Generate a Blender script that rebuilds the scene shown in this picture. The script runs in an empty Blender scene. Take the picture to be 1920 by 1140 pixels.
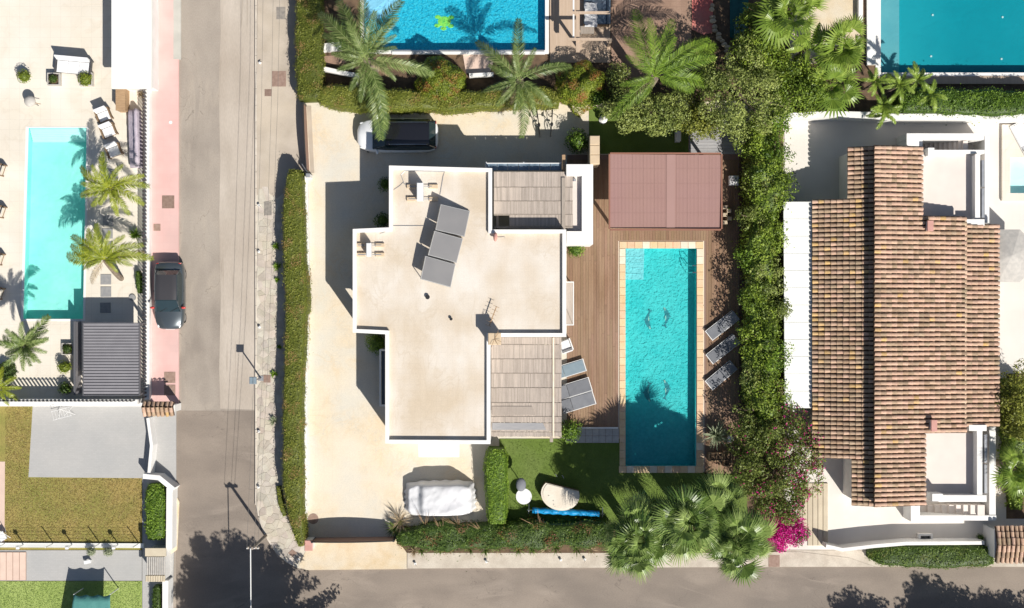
import bpy, math, random
import numpy as np
from mathutils import Vector, Matrix
from mathutils.geometry import tessellate_polygon
random.seed(7)
rng = np.random.default_rng(7)
S = bpy.context.scene
COL = S.collection
# ------------------------------------------------------------------ camera, sky, sun, exposure
CAM_H = 70.0
PXM = 32.0                       # ground pixels (of the 1920 wide photo) per metre
cam_d = bpy.data.cameras.new('camera'); cam = bpy.data.objects.new('camera', cam_d); COL.objects.link(cam)
cam.location = (0, 0, CAM_H); cam.rotation_euler = (0, 0, 0)
cam_d.sensor_width = 36.0; cam_d.lens = 36.0 * CAM_H / 60.0
cam_d.clip_end = 2000; cam_d.clip_start = 0.5
S.camera = cam
SUN_EL = math.radians(45.0)
SUN_DIR = Vector((0.575, -0.818, 0)).normalized()      # horizontal direction TOWARDS the sun
world = bpy.data.worlds.new('World'); S.world = world; world.use_nodes = True
nt = world.node_tree; nt.nodes.clear()
sky = nt.nodes.new('ShaderNodeTexSky'); sky.sky_type = 'NISHITA'; sky.sun_disc = False
sky.sun_elevation = SUN_EL; sky.sun_rotation = math.atan2(SUN_DIR.x, SUN_DIR.y)
bg = nt.nodes.new('ShaderNodeBackground'); bg.inputs[1].default_value = 0.058
wo = nt.nodes.new('ShaderNodeOutputWorld')
nt.links.new(sky.outputs[0], bg.inputs[0]); nt.links.new(bg.outputs[0], wo.inputs[0])
sun_d = bpy.data.lights.new('sun', 'SUN'); sun_d.energy = 4.6; sun_d.angle = math.radians(0.55); sun_d.color = (1.0, 0.955, 0.88)
sun = bpy.data.objects.new('sun', sun_d); COL.objects.link(sun)
to_sun = Vector((SUN_DIR.x * math.cos(SUN_EL), SUN_DIR.y * math.cos(SUN_EL), math.sin(SUN_EL)))
sun.rotation_euler = to_sun.to_track_quat('Z', 'Y').to_euler(); sun.location = (20, -30, 40)
S.view_settings.view_transform = 'Standard'; S.view_settings.look = 'None'
S.view_settings.exposure = 0.39; S.view_settings.gamma = 1.0; S.view_settings.use_curve_mapping = False
S.render.engine = 'CYCLES'
S.cycles.max_bounces = 6; S.cycles.transparent_max_bounces = 12

# ------------------------------------------------------------------ survey helpers
def P(px, py, h=0.0):
    """place on the map: the point that is h metres up over this spot of the survey photo"""
    s = (CAM_H - h) / CAM_H
    return ((px - 960.0) / PXM * s, (570.0 - py) / PXM * s)
def PL(pts, h=0.0): return [P(x, y, h) for x, y in pts]
def rectp(x0, y0, x1, y1, h=0.0): return PL([(x0, y0), (x1, y0), (x1, y1), (x0, y1)], h)
# ------------------------------------------------------------------ materials
MATS = {}
def nodes_of(name):
    m = bpy.data.materials.new(name); m.use_nodes = True
    n = m.node_tree; n.nodes.clear()
    return m, n, n.nodes, n.links
def M(name, c1, c2=None, scale=1.5, rough=0.85, bump=0.0, bscale=30, metal=0.0, var=0.0, c3=None, s3=0.25, k3=0.5,
      hue=0.0, detail=5, brick=None, stretch=None, coat=0.0, spec=0.3, ramp=(0.35, 0.65), fine=0.0, veins=()):
    """procedural surface: two tones of noise, a large blotch tone, per-piece variation, fine grain"""
    if name in MATS: return MATS[name]
    m, n, N, L = nodes_of(name)
    out = N.new('ShaderNodeOutputMaterial'); b = N.new('ShaderNodeBsdfPrincipled')
    L.new(b.outputs[0], out.inputs[0])
    b.inputs['Roughness'].default_value = rough; b.inputs['Metallic'].default_value = metal
    b.inputs['Specular IOR Level'].default_value = spec
    if coat: b.inputs['Coat Weight'].default_value = coat; b.inputs['Coat Roughness'].default_value = 0.05
    geo = N.new('ShaderNodeNewGeometry')
    vec = geo.outputs['Position']
    if stretch:
        mp = N.new('ShaderNodeMapping'); mp.inputs['Scale'].default_value = stretch
        L.new(vec, mp.inputs[0]); svec = mp.outputs[0]
    else: svec = vec
    def noise(sc, det=5, v=None):
        t = N.new('ShaderNodeTexNoise'); t.inputs['Scale'].default_value = sc; t.inputs['Detail'].default_value = det
        L.new(v if v is not None else svec, t.inputs['Vector']); return t.outputs['Fac']
    def mixc(a, bb, f):
        x = N.new('ShaderNodeMix'); x.data_type = 'RGBA'
        for i, val in ((6, a), (7, bb)):
            if isinstance(val, tuple): x.inputs[i].default_value = (*val[:3], 1)
            else: L.new(val, x.inputs[i])
        if isinstance(f, (int, float)): x.inputs[0].default_value = f
        else: L.new(f, x.inputs[0])
        return x.outputs[2]
    def rmp(f, a, bb):
        r = N.new('ShaderNodeMapRange'); r.inputs[1].default_value = a; r.inputs[2].default_value = bb
        L.new(f, r.inputs[0]); return r.outputs[0]
    col = c1
    if c2: col = mixc(c1, c2, rmp(noise(scale, detail), *ramp))
    if c3: 
        mm = N.new('ShaderNodeMath'); mm.operation = 'MULTIPLY'; mm.inputs[1].default_value = k3
        L.new(rmp(noise(s3, 3, vec), 0.42, 0.68), mm.inputs[0]); col = mixc(col, c3, mm.outputs[0])
    for (vsc, vdist, vcol, vk, vw, vst) in veins:      # wandering thin marks: cracks, tyre sweeps, drain stains
        mp2 = N.new('ShaderNodeMapping'); mp2.inputs['Scale'].default_value = vst; L.new(vec, mp2.inputs[0])
        t = N.new('ShaderNodeTexNoise'); t.inputs['Scale'].default_value = vsc; t.inputs['Detail'].default_value = 3; t.inputs['Distortion'].default_value = vdist; L.new(mp2.outputs[0], t.inputs['Vector'])
        sb = N.new('ShaderNodeMath'); sb.operation = 'SUBTRACT'; sb.inputs[1].default_value = 0.5; L.new(t.outputs['Fac'], sb.inputs[0])
        ab = N.new('ShaderNodeMath'); ab.operation = 'ABSOLUTE'; L.new(sb.outputs[0], ab.inputs[0])
        mr_ = N.new('ShaderNodeMapRange'); mr_.inputs[1].default_value = 0; mr_.inputs[2].default_value = vw; mr_.inputs[3].default_value = vk; mr_.inputs[4].default_value = 0; L.new(ab.outputs[0], mr_.inputs[0])
        gate = N.new('ShaderNodeMath'); gate.operation = 'MULTIPLY'; L.new(mr_.outputs[0], gate.inputs[0]); L.new(rmp(noise(0.35, 2, vec), 0.45, 0.6), gate.inputs[1])
        col = mixc(col, vcol, gate.outputs[0])
    if brick:
        bt = N.new('ShaderNodeTexBrick'); bt.inputs['Scale'].default_value = 1.0
        bt.inputs['Brick Width'].default_value = brick[0]; bt.inputs['Row Height'].default_value = brick[1]
        bt.inputs['Mortar Size'].default_value = brick[2]; bt.inputs['Color1'].default_value = (1, 1, 1, 1)
        bt.inputs['Color2'].default_value = (brick[3],) * 3 + (1,); bt.inputs['Mortar'].default_value = (brick[4],) * 3 + (1,)
        if len(brick) > 5: bt.offset = brick[5]
        L.new(vec, bt.inputs['Vector'])
        x = N.new('ShaderNodeMix'); x.data_type = 'RGBA'; x.blend_type = 'MULTIPLY'; x.inputs[0].default_value = 1
        if isinstance(col, tuple): x.inputs[6].default_value = (*col, 1)
        else: L.new(col, x.inputs[6])
        L.new(bt.outputs['Color'], x.inputs[7]); col = x.outputs[2]
    if var or fine or hue:
        hs = N.new('ShaderNodeHueSaturation')
        if isinstance(col, tuple): hs.inputs['Color'].default_value = (*col, 1)
        else: L.new(col, hs.inputs['Color'])
        val = None
        if var:
            oi = N.new('ShaderNodeObjectInfo'); at = N.new('ShaderNodeAttribute'); at.attribute_name = 'v'
            ad = N.new('ShaderNodeMath'); ad.operation = 'ADD'; L.new(oi.outputs['Random'], ad.inputs[0]); L.new(at.outputs['Fac'], ad.inputs[1])
            fr = N.new('ShaderNodeMath'); fr.operation = 'FRACT'; L.new(ad.outputs[0], fr.inputs[0])
            mr = N.new('ShaderNodeMapRange'); mr.inputs[3].default_value = 1 - var; mr.inputs[4].default_value = 1 + var
            L.new(fr.outputs[0], mr.inputs[0]); val = mr.outputs[0]
            if hue:
                m7 = N.new('ShaderNodeMath'); m7.operation = 'MULTIPLY'; m7.inputs[1].default_value = 7.31; L.new(fr.outputs[0], m7.inputs[0])
                f7 = N.new('ShaderNodeMath'); f7.operation = 'FRACT'; L.new(m7.outputs[0], f7.inputs[0])
                mh = N.new('ShaderNodeMapRange'); mh.inputs[3].default_value = 0.5 - hue; mh.inputs[4].default_value = 0.5 + hue
                L.new(f7.outputs[0], mh.inputs[0]); L.new(mh.outputs[0], hs.inputs['Hue'])
        if fine:
            mf = N.new('ShaderNodeMapRange'); mf.inputs[1].default_value = 0.3; mf.inputs[2].default_value = 0.7
            mf.inputs[3].default_value = 1 - fine; mf.inputs[4].default_value = 1 + fine
            L.new(noise(22, 3), mf.inputs[0])
            if val is None: val = mf.outputs[0]
            else:
                mu = N.new('ShaderNodeMath'); mu.operation = 'MULTIPLY'; L.new(val, mu.inputs[0]); L.new(mf.outputs[0], mu.inputs[1]); val = mu.outputs[0]
        if val is not None: L.new(val, hs.inputs['Value'])
        col = hs.outputs[0]
    if isinstance(col, tuple): b.inputs['Base Color'].default_value = (*col, 1)
    else: L.new(col, b.inputs['Base Color'])
    if bump:
        bp = N.new('ShaderNodeBump'); bp.inputs['Strength'].default_value = bump; bp.inputs['Distance'].default_value = 0.03
        L.new(noise(bscale, 4), bp.inputs['Height']); L.new(bp.outputs[0], b.inputs['Normal'])
    MATS[name] = m
    return m
def leafmat(name, dark, mid, light, tint=(0.3, 0.08, 0.02), rough=0.5, trans=0.25):
    m, n, N, L = nodes_of(name)
    out = N.new('ShaderNodeOutputMaterial'); b = N.new('ShaderNodeBsdfPrincipled')
    b.inputs['Roughness'].default_value = rough; b.inputs['Specular IOR Level'].default_value = 0.35
    at = N.new('ShaderNodeAttribute'); at.attribute_name = 'v'; oi = N.new('ShaderNodeObjectInfo')
    ad = N.new('ShaderNodeMath'); ad.operation = 'MULTIPLY_ADD'; L.new(oi.outputs['Random'], ad.inputs[0]); ad.inputs[1].default_value = 0.22; L.new(at.outputs['Fac'], ad.inputs[2])
    cr = N.new('ShaderNodeValToRGB'); e = cr.color_ramp.elements
    e[0].position = 0.05; e[0].color = (*dark, 1); e[1].position = 1.0; e[1].color = (*light, 1)
    k = e.new(0.5); k.color = (*mid, 1)
    L.new(ad.outputs[0], cr.inputs[0])
    a2 = N.new('ShaderNodeAttribute'); a2.attribute_name = 'tint'
    x = N.new('ShaderNodeMix'); x.data_type = 'RGBA'; L.new(a2.outputs['Fac'], x.inputs[0]); L.new(cr.outputs[0], x.inputs[6]); x.inputs[7].default_value = (*tint, 1)
    L.new(x.outputs[2], b.inputs['Base Color'])
    tr = N.new('ShaderNodeBsdfTranslucent'); L.new(x.outputs[2], tr.inputs[0])
    mx = N.new('ShaderNodeMixShader'); mx.inputs[0].default_value = trans
    L.new(b.outputs[0], mx.inputs[1]); L.new(tr.outputs[0], mx.inputs[2]); L.new(mx.outputs[0], out.inputs[0])
    MATS[name] = m; return m
def watermat(name, tint, bump=0.25, scale=3.0, mottle=0.0):
    m, n, N, L = nodes_of(name)
    out = N.new('ShaderNodeOutputMaterial')
    t = N.new('ShaderNodeBsdfTransparent'); t.inputs[0].default_value = (*tint, 1)
    g = N.new('ShaderNodeBsdfGlossy'); g.inputs['Roughness'].default_value = 0.03
    fr = N.new('ShaderNodeFresnel'); fr.inputs[0].default_value = 1.33
    mx = N.new('ShaderNodeMixShader')
    geo = N.new('ShaderNodeNewGeometry'); no = N.new('ShaderNodeTexNoise'); no.inputs['Scale'].default_value = scale; no.inputs['Detail'].default_value = 3
    no.inputs['Distortion'].default_value = 1.2
    L.new(geo.outputs['Position'], no.inputs['Vector'])
    bp = N.new('ShaderNodeBump'); bp.inputs['Strength'].default_value = bump; bp.inputs['Distance'].default_value = 0.1
    L.new(no.outputs['Fac'], bp.inputs['Height']); L.new(bp.outputs[0], g.inputs['Normal']); L.new(bp.outputs[0], fr.inputs['Normal'])
    L.new(fr.outputs[0], mx.inputs[0]); L.new(t.outputs[0], mx.inputs[1]); L.new(g.outputs[0], mx.inputs[2]); L.new(mx.outputs[0], out.inputs[0])
    MATS[name] = m; return m
# ------------------------------------------------------------------ mesh helpers
def offset_poly(pts, d):
    """inward offset (d>0) of a simple polygon"""
    n = len(pts); area = sum(pts[i][0] * pts[(i + 1) % n][1] - pts[(i + 1) % n][0] * pts[i][1] for i in range(n)) / 2
    sgn = 1 if area > 0 else -1
    out = []
    for i in range(n):
        p0 = Vector(pts[i - 1]); p1 = Vector(pts[i]); p2 = Vector(pts[(i + 1) % n])
        e1 = (p1 - p0).normalized(); e2 = (p2 - p1).normalized()
        n1 = Vector((-e1.y, e1.x)) * sgn; n2 = Vector((-e2.y, e2.x)) * sgn
        k = n1 + n2
        if k.length < 1e-6: k = n1
        k = k / max(0.3, k.dot(n1))
        q = p1 + k * d; out.append((q.x, q.y))
    return out
class MB:
    def __init__(s): s.v = []; s.f = []; s.a = []; s.val = 0.0; s.m = []; s.mi = 0
    def addf(s, f): s.f.append(tuple(f)); s.a.append(s.val); s.m.append(s.mi)
    def add(s, vs, fs):
        o = len(s.v); s.v += [tuple(x) for x in vs]
        for f in fs: s.addf([i + o for i in f])
        return s
    def box(s, x0, y0, z0, x1, y1, z1, rot=None, piv=(0, 0, 0)):
        vs = [(x0, y0, z0), (x1, y0, z0), (x1, y1, z0), (x0, y1, z0), (x0, y0, z1), (x1, y0, z1), (x1, y1, z1), (x0, y1, z1)]
        if rot is not None:
            R = Matrix.Rotation(rot, 3, 'Z'); pv = Vector(piv); vs = [tuple(R @ (Vector(v) - pv) + pv) for v in vs]
        return s.add(vs, [(0, 3, 2, 1), (4, 5, 6, 7), (0, 1, 5, 4), (1, 2, 6, 5), (2, 3, 7, 6), (3, 0, 4, 7)])
    def cbox(s, cx, cy, cz, sx, sy, sz, rot=0.0):
        c, n = math.cos(rot), math.sin(rot); vs = []
        for z in (-sz / 2, sz / 2):
            for x, y in ((-sx / 2, -sy / 2), (sx / 2, -sy / 2), (sx / 2, sy / 2), (-sx / 2, sy / 2)):
                vs.append((cx + x * c - y * n, cy + x * n + y * c, cz + z))
        return s.add(vs, [(0, 3, 2, 1), (4, 5, 6, 7), (0, 1, 5, 4), (1, 2, 6, 5), (2, 3, 7, 6), (3, 0, 4, 7)])
    def bevbox(s, cx, cy, z0, sx, sy, sz, b=0.03, rot=0.0):
        """box with a bevelled top edge"""
        c, n = math.cos(rot), math.sin(rot); vs = []
        for z, d in ((z0, 0), (z0 + sz - b, 0), (z0 + sz, b)):
            for x, y in ((-sx / 2 + d, -sy / 2 + d), (sx / 2 - d, -sy / 2 + d), (sx / 2 - d, sy / 2 - d), (-sx / 2 + d, sy / 2 - d)):
                vs.append((cx + x * c - y * n, cy + x * n + y * c, z))
        fs = [(0, 3, 2, 1), (8, 9, 10, 11)]
        for k in (0, 4):
            for i in range(4): j = (i + 1) % 4; fs.append((k + i, k + j, k + 4 + j, k + 4 + i))
        return s.add(vs, fs)
    def prism(s, outer, z0, z1, holes=(), bottom=True):
        """polygon (with holes) extruded from z0 to z1"""
        def ccw(p): return sum(p[i][0] * p[(i + 1) % len(p)][1] - p[(i + 1) % len(p)][0] * p[i][1] for i in range(len(p))) > 0
        outer = list(outer) if ccw(outer) else list(outer)[::-1]
        loops = [outer] + [list(h)[::-1] if ccw(h) else list(h) for h in holes]
        tris = tessellate_polygon([[Vector((x, y, 0)) for x, y in lp] for lp in loops])
        flat = [p for lp in loops for p in lp]; n = len(flat)
        base = len(s.v)
        s.v += [(x, y, z1) for x, y in flat] + [(x, y, z0) for x, y in flat]
        for t in tris:
            a, b, c = [Vector(flat[i]) for i in t]
            up = (b - a).cross(c - a) if False else ((b.x - a.x) * (c.y - a.y) - (b.y - a.y) * (c.x - a.x))
            t = tuple(t) if up > 0 else tuple(t)[::-1]
            s.addf([base + i for i in t])
            if bottom: s.addf([base + n + i for i in t[::-1]])
        k = 0
        for lp in loops:
            m = len(lp)
            for i in range(m):
                j = (i + 1) % m; s.addf([base + k + i, base + n + k + i, base + n + k + j, base + k + j])
            k += m
        return s
    def tube(s, pts, r, seg=6, r2=None, cap=True):
        pts = [Vector(p) for p in pts]; n = len(pts); r2 = r if r2 is None else r2
        base = len(s.v); ref = Vector((0, 0, 1))
        for i, p in enumerate(pts):
            d = (pts[min(i + 1, n - 1)] - pts[max(i - 1, 0)]).normalized()
            u = d.cross(ref)
            if u.length < 0.05: u = d.cross(Vector((1, 0, 0)))
            u.normalize(); w = u.cross(d)
            rr = r + (r2 - r) * i / max(1, n - 1)
            for k in range(seg):
                a = 2 * math.pi * k / seg; s.v.append(tuple(p + u * math.cos(a) * rr + w * math.sin(a) * rr))
        for i in range(n - 1):
            for k in range(seg):
                a = base + i * seg + k; b = base + i * seg + (k + 1) % seg
                s.addf((a, a + seg, b + seg, b))
        if cap:
            s.addf([base + k for k in range(seg)]); s.addf([base + (n - 1) * seg + k for k in range(seg)][::-1])
        return s
    def cyl(s, cx, cy, z0, z1, r, seg=16, r1=None):
        r1 = r if r1 is None else r1; base = len(s.v)
        for z, rr in ((z0, r), (z1, r1)):
            for k in range(seg):
                a = 2 * math.pi * k / seg; s.v.append((cx + rr * math.cos(a), cy + rr * math.sin(a), z))
        for k in range(seg): s.addf((base + k, base + (k + 1) % seg, base + seg + (k + 1) % seg, base + seg + k))
        s.addf([base + k for k in range(seg)][::-1]); s.addf([base + seg + k for k in range(seg)])
        return s
    def lathe(s, prof, seg=16, cx=0, cy=0):
        base = len(s.v); n = len(prof)
        for r, z in prof:
            for k in range(seg):
                a = 2 * math.pi * k / seg; s.v.append((cx + r * math.cos(a), cy + r * math.sin(a), z))
        for i in range(n - 1):
            for k in range(seg):
                a = base + i * seg + k; b = base + i * seg + (k + 1) % seg; s.addf((a, b, b + seg, a + seg))
        s.addf([base + (n - 1) * seg + k for k in range(seg)])
        return s
    def ellip(s, cx, cy, cz, rx, ry, rz, nu=12, nv=7, zmin=-1.0, wob=0.0, e=1.0):
        base = len(s.v)
        t0 = math.asin(zmin)
        for i in range(nv + 1):
            t = t0 + (math.pi / 2 - t0) * i / nv
            for k in range(nu):
                a = 2 * math.pi * k / nu; w = 1 + wob * (random.random() - 0.5)
                ct = max(0.0, math.cos(t)); sx = math.copysign(abs(math.cos(a)) ** e, math.cos(a)); sy = math.copysign(abs(math.sin(a)) ** e, math.sin(a))
                s.v.append((cx + rx * ct ** e * sx * w, cy + ry * ct ** e * sy * w, cz + rz * math.copysign(abs(math.sin(t)) ** e, math.sin(t)) * w))
        for i in range(nv):
            for k in range(nu):
                a = base + i * nu + k; b = base + i * nu + (k + 1) % nu; s.addf((a, b, b + nu, a + nu))
        return s
    def mesh(s, name, mats, smooth=False):
        me = bpy.data.meshes.new(name); me.from_pydata(s.v, [], s.f)
        if not isinstance(mats, (list, tuple)): mats = [mats]
        for m in mats: me.materials.append(MATS[m] if isinstance(m, str) else m)
        if any(s.a):
            at = me.attributes.new('v', 'FLOAT', 'FACE'); at.data.foreach_set('value', s.a)
        if any(s.m): me.polygons.foreach_set('material_index', s.m)
        if smooth: me.polygons.foreach_set('use_smooth', [True] * len(me.polygons))
        me.update(); return me
    def build(s, name, mats, parent=None, smooth=False, loc=None):
        return obj(name, s.mesh(name, mats, smooth), parent, loc)
def obj(name, me, parent=None, loc=None, rz=None, sc=None):
    o = bpy.data.objects.new(name, me); COL.objects.link(o)
    if parent: o.parent = parent
    if loc is not None: o.location = (*loc, 0) if len(loc) == 2 else loc
    if rz is not None: o.rotation_euler = (0, 0, rz)
    if sc is not None: o.scale = sc
    return o
def tag(o, label, cat, group=None):
    o['label'] = label; o['category'] = cat
    if group: o['group'] = group
    return o
def thing(name, label, cat, loc=(0, 0, 0), rz=0, group=None):
    o = bpy.data.objects.new(name, None); COL.objects.link(o); o.empty_display_size = 0.3
    o.location = (*loc, 0) if len(loc) == 2 else loc; o.rotation_euler = (0, 0, rz)
    return tag(o, label, cat, group)
def struct(o, label=None):
    o['kind'] = 'structure'
    if label: o['label'] = label
    return o
def stuff(o): o['kind'] = 'stuff'; return o
def dup(root, loc, rz=None, label=None, group=None):
    r = root.copy(); COL.objects.link(r); r.location = (*loc, 0) if len(loc) == 2 else loc
    if rz is not None: r.rotation_euler = (0, 0, rz)
    if label: r['label'] = label
    if group: r['group'] = group
    for ch in list(root.children):
        c = ch.copy(); COL.objects.link(c); c.parent = r
        for g in ch.children:
            d = g.copy(); COL.objects.link(d); d.parent = c
    return r
def sheet(name, outer, z, mat, holes=(), thick=0.2, label=None):
    return struct(MB().prism(outer, z - thick, z, holes).build(name, mat), label)
def pwall(name, pts, w, z0, z1, mat, h=0.0, parent=None):
    """a wall of width w following a map polyline, mitred at its bends"""
    q = [Vector(P(x, y, h)) for x, y in pts]; L, R = [], []
    for i, p in enumerate(q):
        a = (q[i] - q[i - 1]).normalized() if i else None; b = (q[i + 1] - q[i]).normalized() if i < len(q) - 1 else None
        if a is None: a = b
        if b is None: b = a
        na = Vector((-a.y, a.x)); nb = Vector((-b.y, b.x)); k = na + nb; k = k / max(0.3, k.dot(na)) * w / 2
        L.append(tuple(p + k)); R.append(tuple(p - k))
    return MB().prism(L + R[::-1], z0, z1).build(name, mat, parent)
# ------------------------------------------------------------------ foliage
def nz(x, y, z=0.0, s=1.0):
    x = x * s; y = y * s; z = z * s
    return (np.sin(1.7 * x + 1.3 * y + 2.1) + np.sin(2.9 * y - 1.1 * x + 0.7 * z) + np.sin(3.7 * x + 0.9 * z - 2.3 * y + 1.0) * 0.7
            + np.sin(5.3 * x + 4.9 * y + 3.1 * z) * 0.5) / 3.2
def leafmesh(name, Pt, Nn, size, mat, v=None, tint=None, aspect=0.55, core=None, smooth=False):
    """Pt (n,3) leaf centres, Nn (n,3) facing; one folded rhombus each"""
    n = len(Pt); Nn = Nn / (np.linalg.norm(Nn, axis=1, keepdims=True) + 1e-9)
    r = rng.normal(size=(n, 3)); U = np.cross(Nn, r); U /= (np.linalg.norm(U, axis=1, keepdims=True) + 1e-9); Wd = np.cross(Nn, U)
    sz = (size * rng.uniform(0.6, 1.35, n))[:, None]
    V = np.empty((n, 4, 3))
    V[:, 0] = Pt - U * sz * 0.5; V[:, 1] = Pt - Wd * sz * aspect * 0.5 + Nn * sz * 0.08
    V[:, 2] = Pt + U * sz * 0.5; V[:, 3] = Pt + Wd * sz * aspect * 0.5 + Nn * sz * 0.08
    V = V.reshape(-1, 3)
    cv, cf = (core.v, core.f) if core else ([], [])
    nl = sum(len(f) for f in cf)
    me = bpy.data.meshes.new(name)
    me.vertices.add(len(V) + len(cv)); allv = np.concatenate([V, np.array(cv).reshape(-1, 3)]) if cv else V
    me.vertices.foreach_set('co', allv.ravel())
    me.loops.add(4 * n + nl); idx = np.arange(4 * n)
    st = np.arange(n) * 4; tot = np.full(n, 4)
    if cf:
        idx = np.concatenate([idx, np.array([i for f in cf for i in f]) + 4 * n])
        l = np.array([len(f) for f in cf]); st = np.concatenate([st, 4 * n + np.concatenate([[0], np.cumsum(l)[:-1]])]); tot = np.concatenate([tot, l])
    me.loops.foreach_set('vertex_index', idx)
    me.polygons.add(n + len(cf)); me.polygons.foreach_set('loop_start', st); me.polygons.foreach_set('loop_total', tot)
    v = rng.uniform(0.1, 0.9, n) if v is None else v
    vv = np.concatenate([v, np.full(len(cf), 0.2)]); at = me.attributes.new('v', 'FLOAT', 'FACE'); at.data.foreach_set('value', vv.astype(np.float32))
    if tint is not None:
        tt = np.concatenate([tint, np.zeros(len(cf))]); at = me.attributes.new('tint', 'FLOAT', 'FACE'); at.data.foreach_set('value', tt.astype(np.float32))
    me.materials.append(MATS[mat] if isinstance(mat, str) else mat)
    me.update(calc_edges=True); me.validate(); return me
def strip_hedge(name, label, cat, pts, mat, h=1.6, dens=330, size=0.09, wob=0.10, rag=0.05, tintk=0.0, vb=0.0, group=None, parent=None, flat=0.32, nscale=2.2, sprig=0.0):
    """clipped or shaggy hedge: pts = [(px, py, halfwidth_px, height_m)] measured on the map at ground level"""
    c = [Vector((*P(p[0], p[1], (p[3] if len(p) > 3 else h) * 0.9), 0)) for p in pts]; hw = [p[2] / PXM for p in pts]; hh = [p[3] if len(p) > 3 else h for p in pts]
    # resample
    cs, ws, hs = [], [], []
    for i in range(len(c) - 1):
        n = max(2, int((c[i + 1] - c[i]).length / 0.3))
        for k in range(n):
            t = k / n; cs.append(c[i].lerp(c[i + 1], t)); ws.append(hw[i] * (1 - t) + hw[i + 1] * t); hs.append(hh[i] * (1 - t) + hh[i + 1] * t)
    cs.append(c[-1]); ws.append(hw[-1]); hs.append(hh[-1])
    n = len(cs); dirs = []
    for i in range(n):
        d = (cs[min(i + 2, n - 1)] - cs[max(i - 2, 0)]).normalized(); dirs.append(d)
    prof = [(-1.0, 0.0), (-1.0, 0.5), (-0.97, 0.85), (-0.82, 0.98), (-flat, 1.0), (flat, 1.0), (0.82, 0.98), (0.97, 0.85), (1.0, 0.5), (1.0, 0.0)]
    core = MB(); K = len(prof)
    for i in range(n):
        e = min(i, n - 1 - i); sc = [0.72, 0.92, 1.0][min(e, 2)]
        nrm = Vector((-dirs[i].y, dirs[i].x, 0))
        wv = 1 + wob * float(nz(cs[i].x, cs[i].y, 3.0, 1.3)) * 1.2
        for a, b in prof:
            p = cs[i] + nrm * a * ws[i] * sc * wv * 0.93; core.v.append((p.x, p.y, b * (hs[i] * (1 + wob * 0.6 * float(nz(p.x, p.y, 0, 1.1))) - 0.06) * (0.9 + 0.1 * sc)))
    for i in range(n - 1):
        for k in range(K - 1):
            a = i * K + k; core.addf((a, a + K, a + K + 1, a + 1))
    core.addf(range(K)); core.addf([(n - 1) * K + k for k in range(K)][::-1])
    # scatter leaves over the core surface
    A = np.array(core.v); F = [f for f in core.f if len(f) == 4]
    Q = A[np.array(F)]; ar = 0.5 * (np.linalg.norm(np.cross(Q[:, 1] - Q[:, 0], Q[:, 2] - Q[:, 0]), axis=1) + np.linalg.norm(np.cross(Q[:, 2] - Q[:, 0], Q[:, 3] - Q[:, 0]), axis=1))
    nr = np.cross(Q[:, 1] - Q[:, 0], Q[:, 3] - Q[:, 0]); nr /= (np.linalg.norm(nr, axis=1, keepdims=True) + 1e-9)
    cen = Q.mean(axis=1); up = np.maximum(0.35, np.abs(nr[:, 2]))
    pr = ar * up; tot = int(pr.sum() * dens); pr = pr / pr.sum()
    ix = rng.choice(len(F), tot, p=pr); a = rng.random((tot, 1)); b = rng.random((tot, 1)); q = Q[ix]
    pt = q[:, 0] * (1 - a) * (1 - b) + q[:, 1] * a * (1 - b) + q[:, 2] * a * b + q[:, 3] * (1 - a) * b
    N0 = nr[ix]; 
    low = nz(pt[:, 0], pt[:, 1], pt[:, 2], nscale); low2 = nz(pt[:, 1] + 9, pt[:, 0], pt[:, 2], nscale * 3.1)
    out = rng.uniform(-0.03, rag, tot) + 0.05 * low2 + rag * 0.6 * low
    if sprig: out = out + np.where(rng.random(tot) < 0.12, rng.exponential(sprig, tot), 0)
    pt = pt + N0 * (out[:, None] + 0.03)
    NN = N0 + rng.normal(size=(tot, 3)) * 0.55 + np.array([0, 0, 0.25])
    v = np.clip(0.45 + vb + 0.22 * low + 0.16 * low2 + rng.normal(0, 0.17, tot), 0, 1)
    ti = None
    if tintk: ti = np.clip((nz(pt[:, 0] + 4, pt[:, 1] - 7, pt[:, 2], 1.6) - 0.15) * tintk * rng.random(tot) * 2, 0, 0.85)
    o = obj(name, leafmesh(name, pt, NN, size, mat, v, ti, core=core), parent)
    if cat: tag(o, label, cat, group)
    return o
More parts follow.
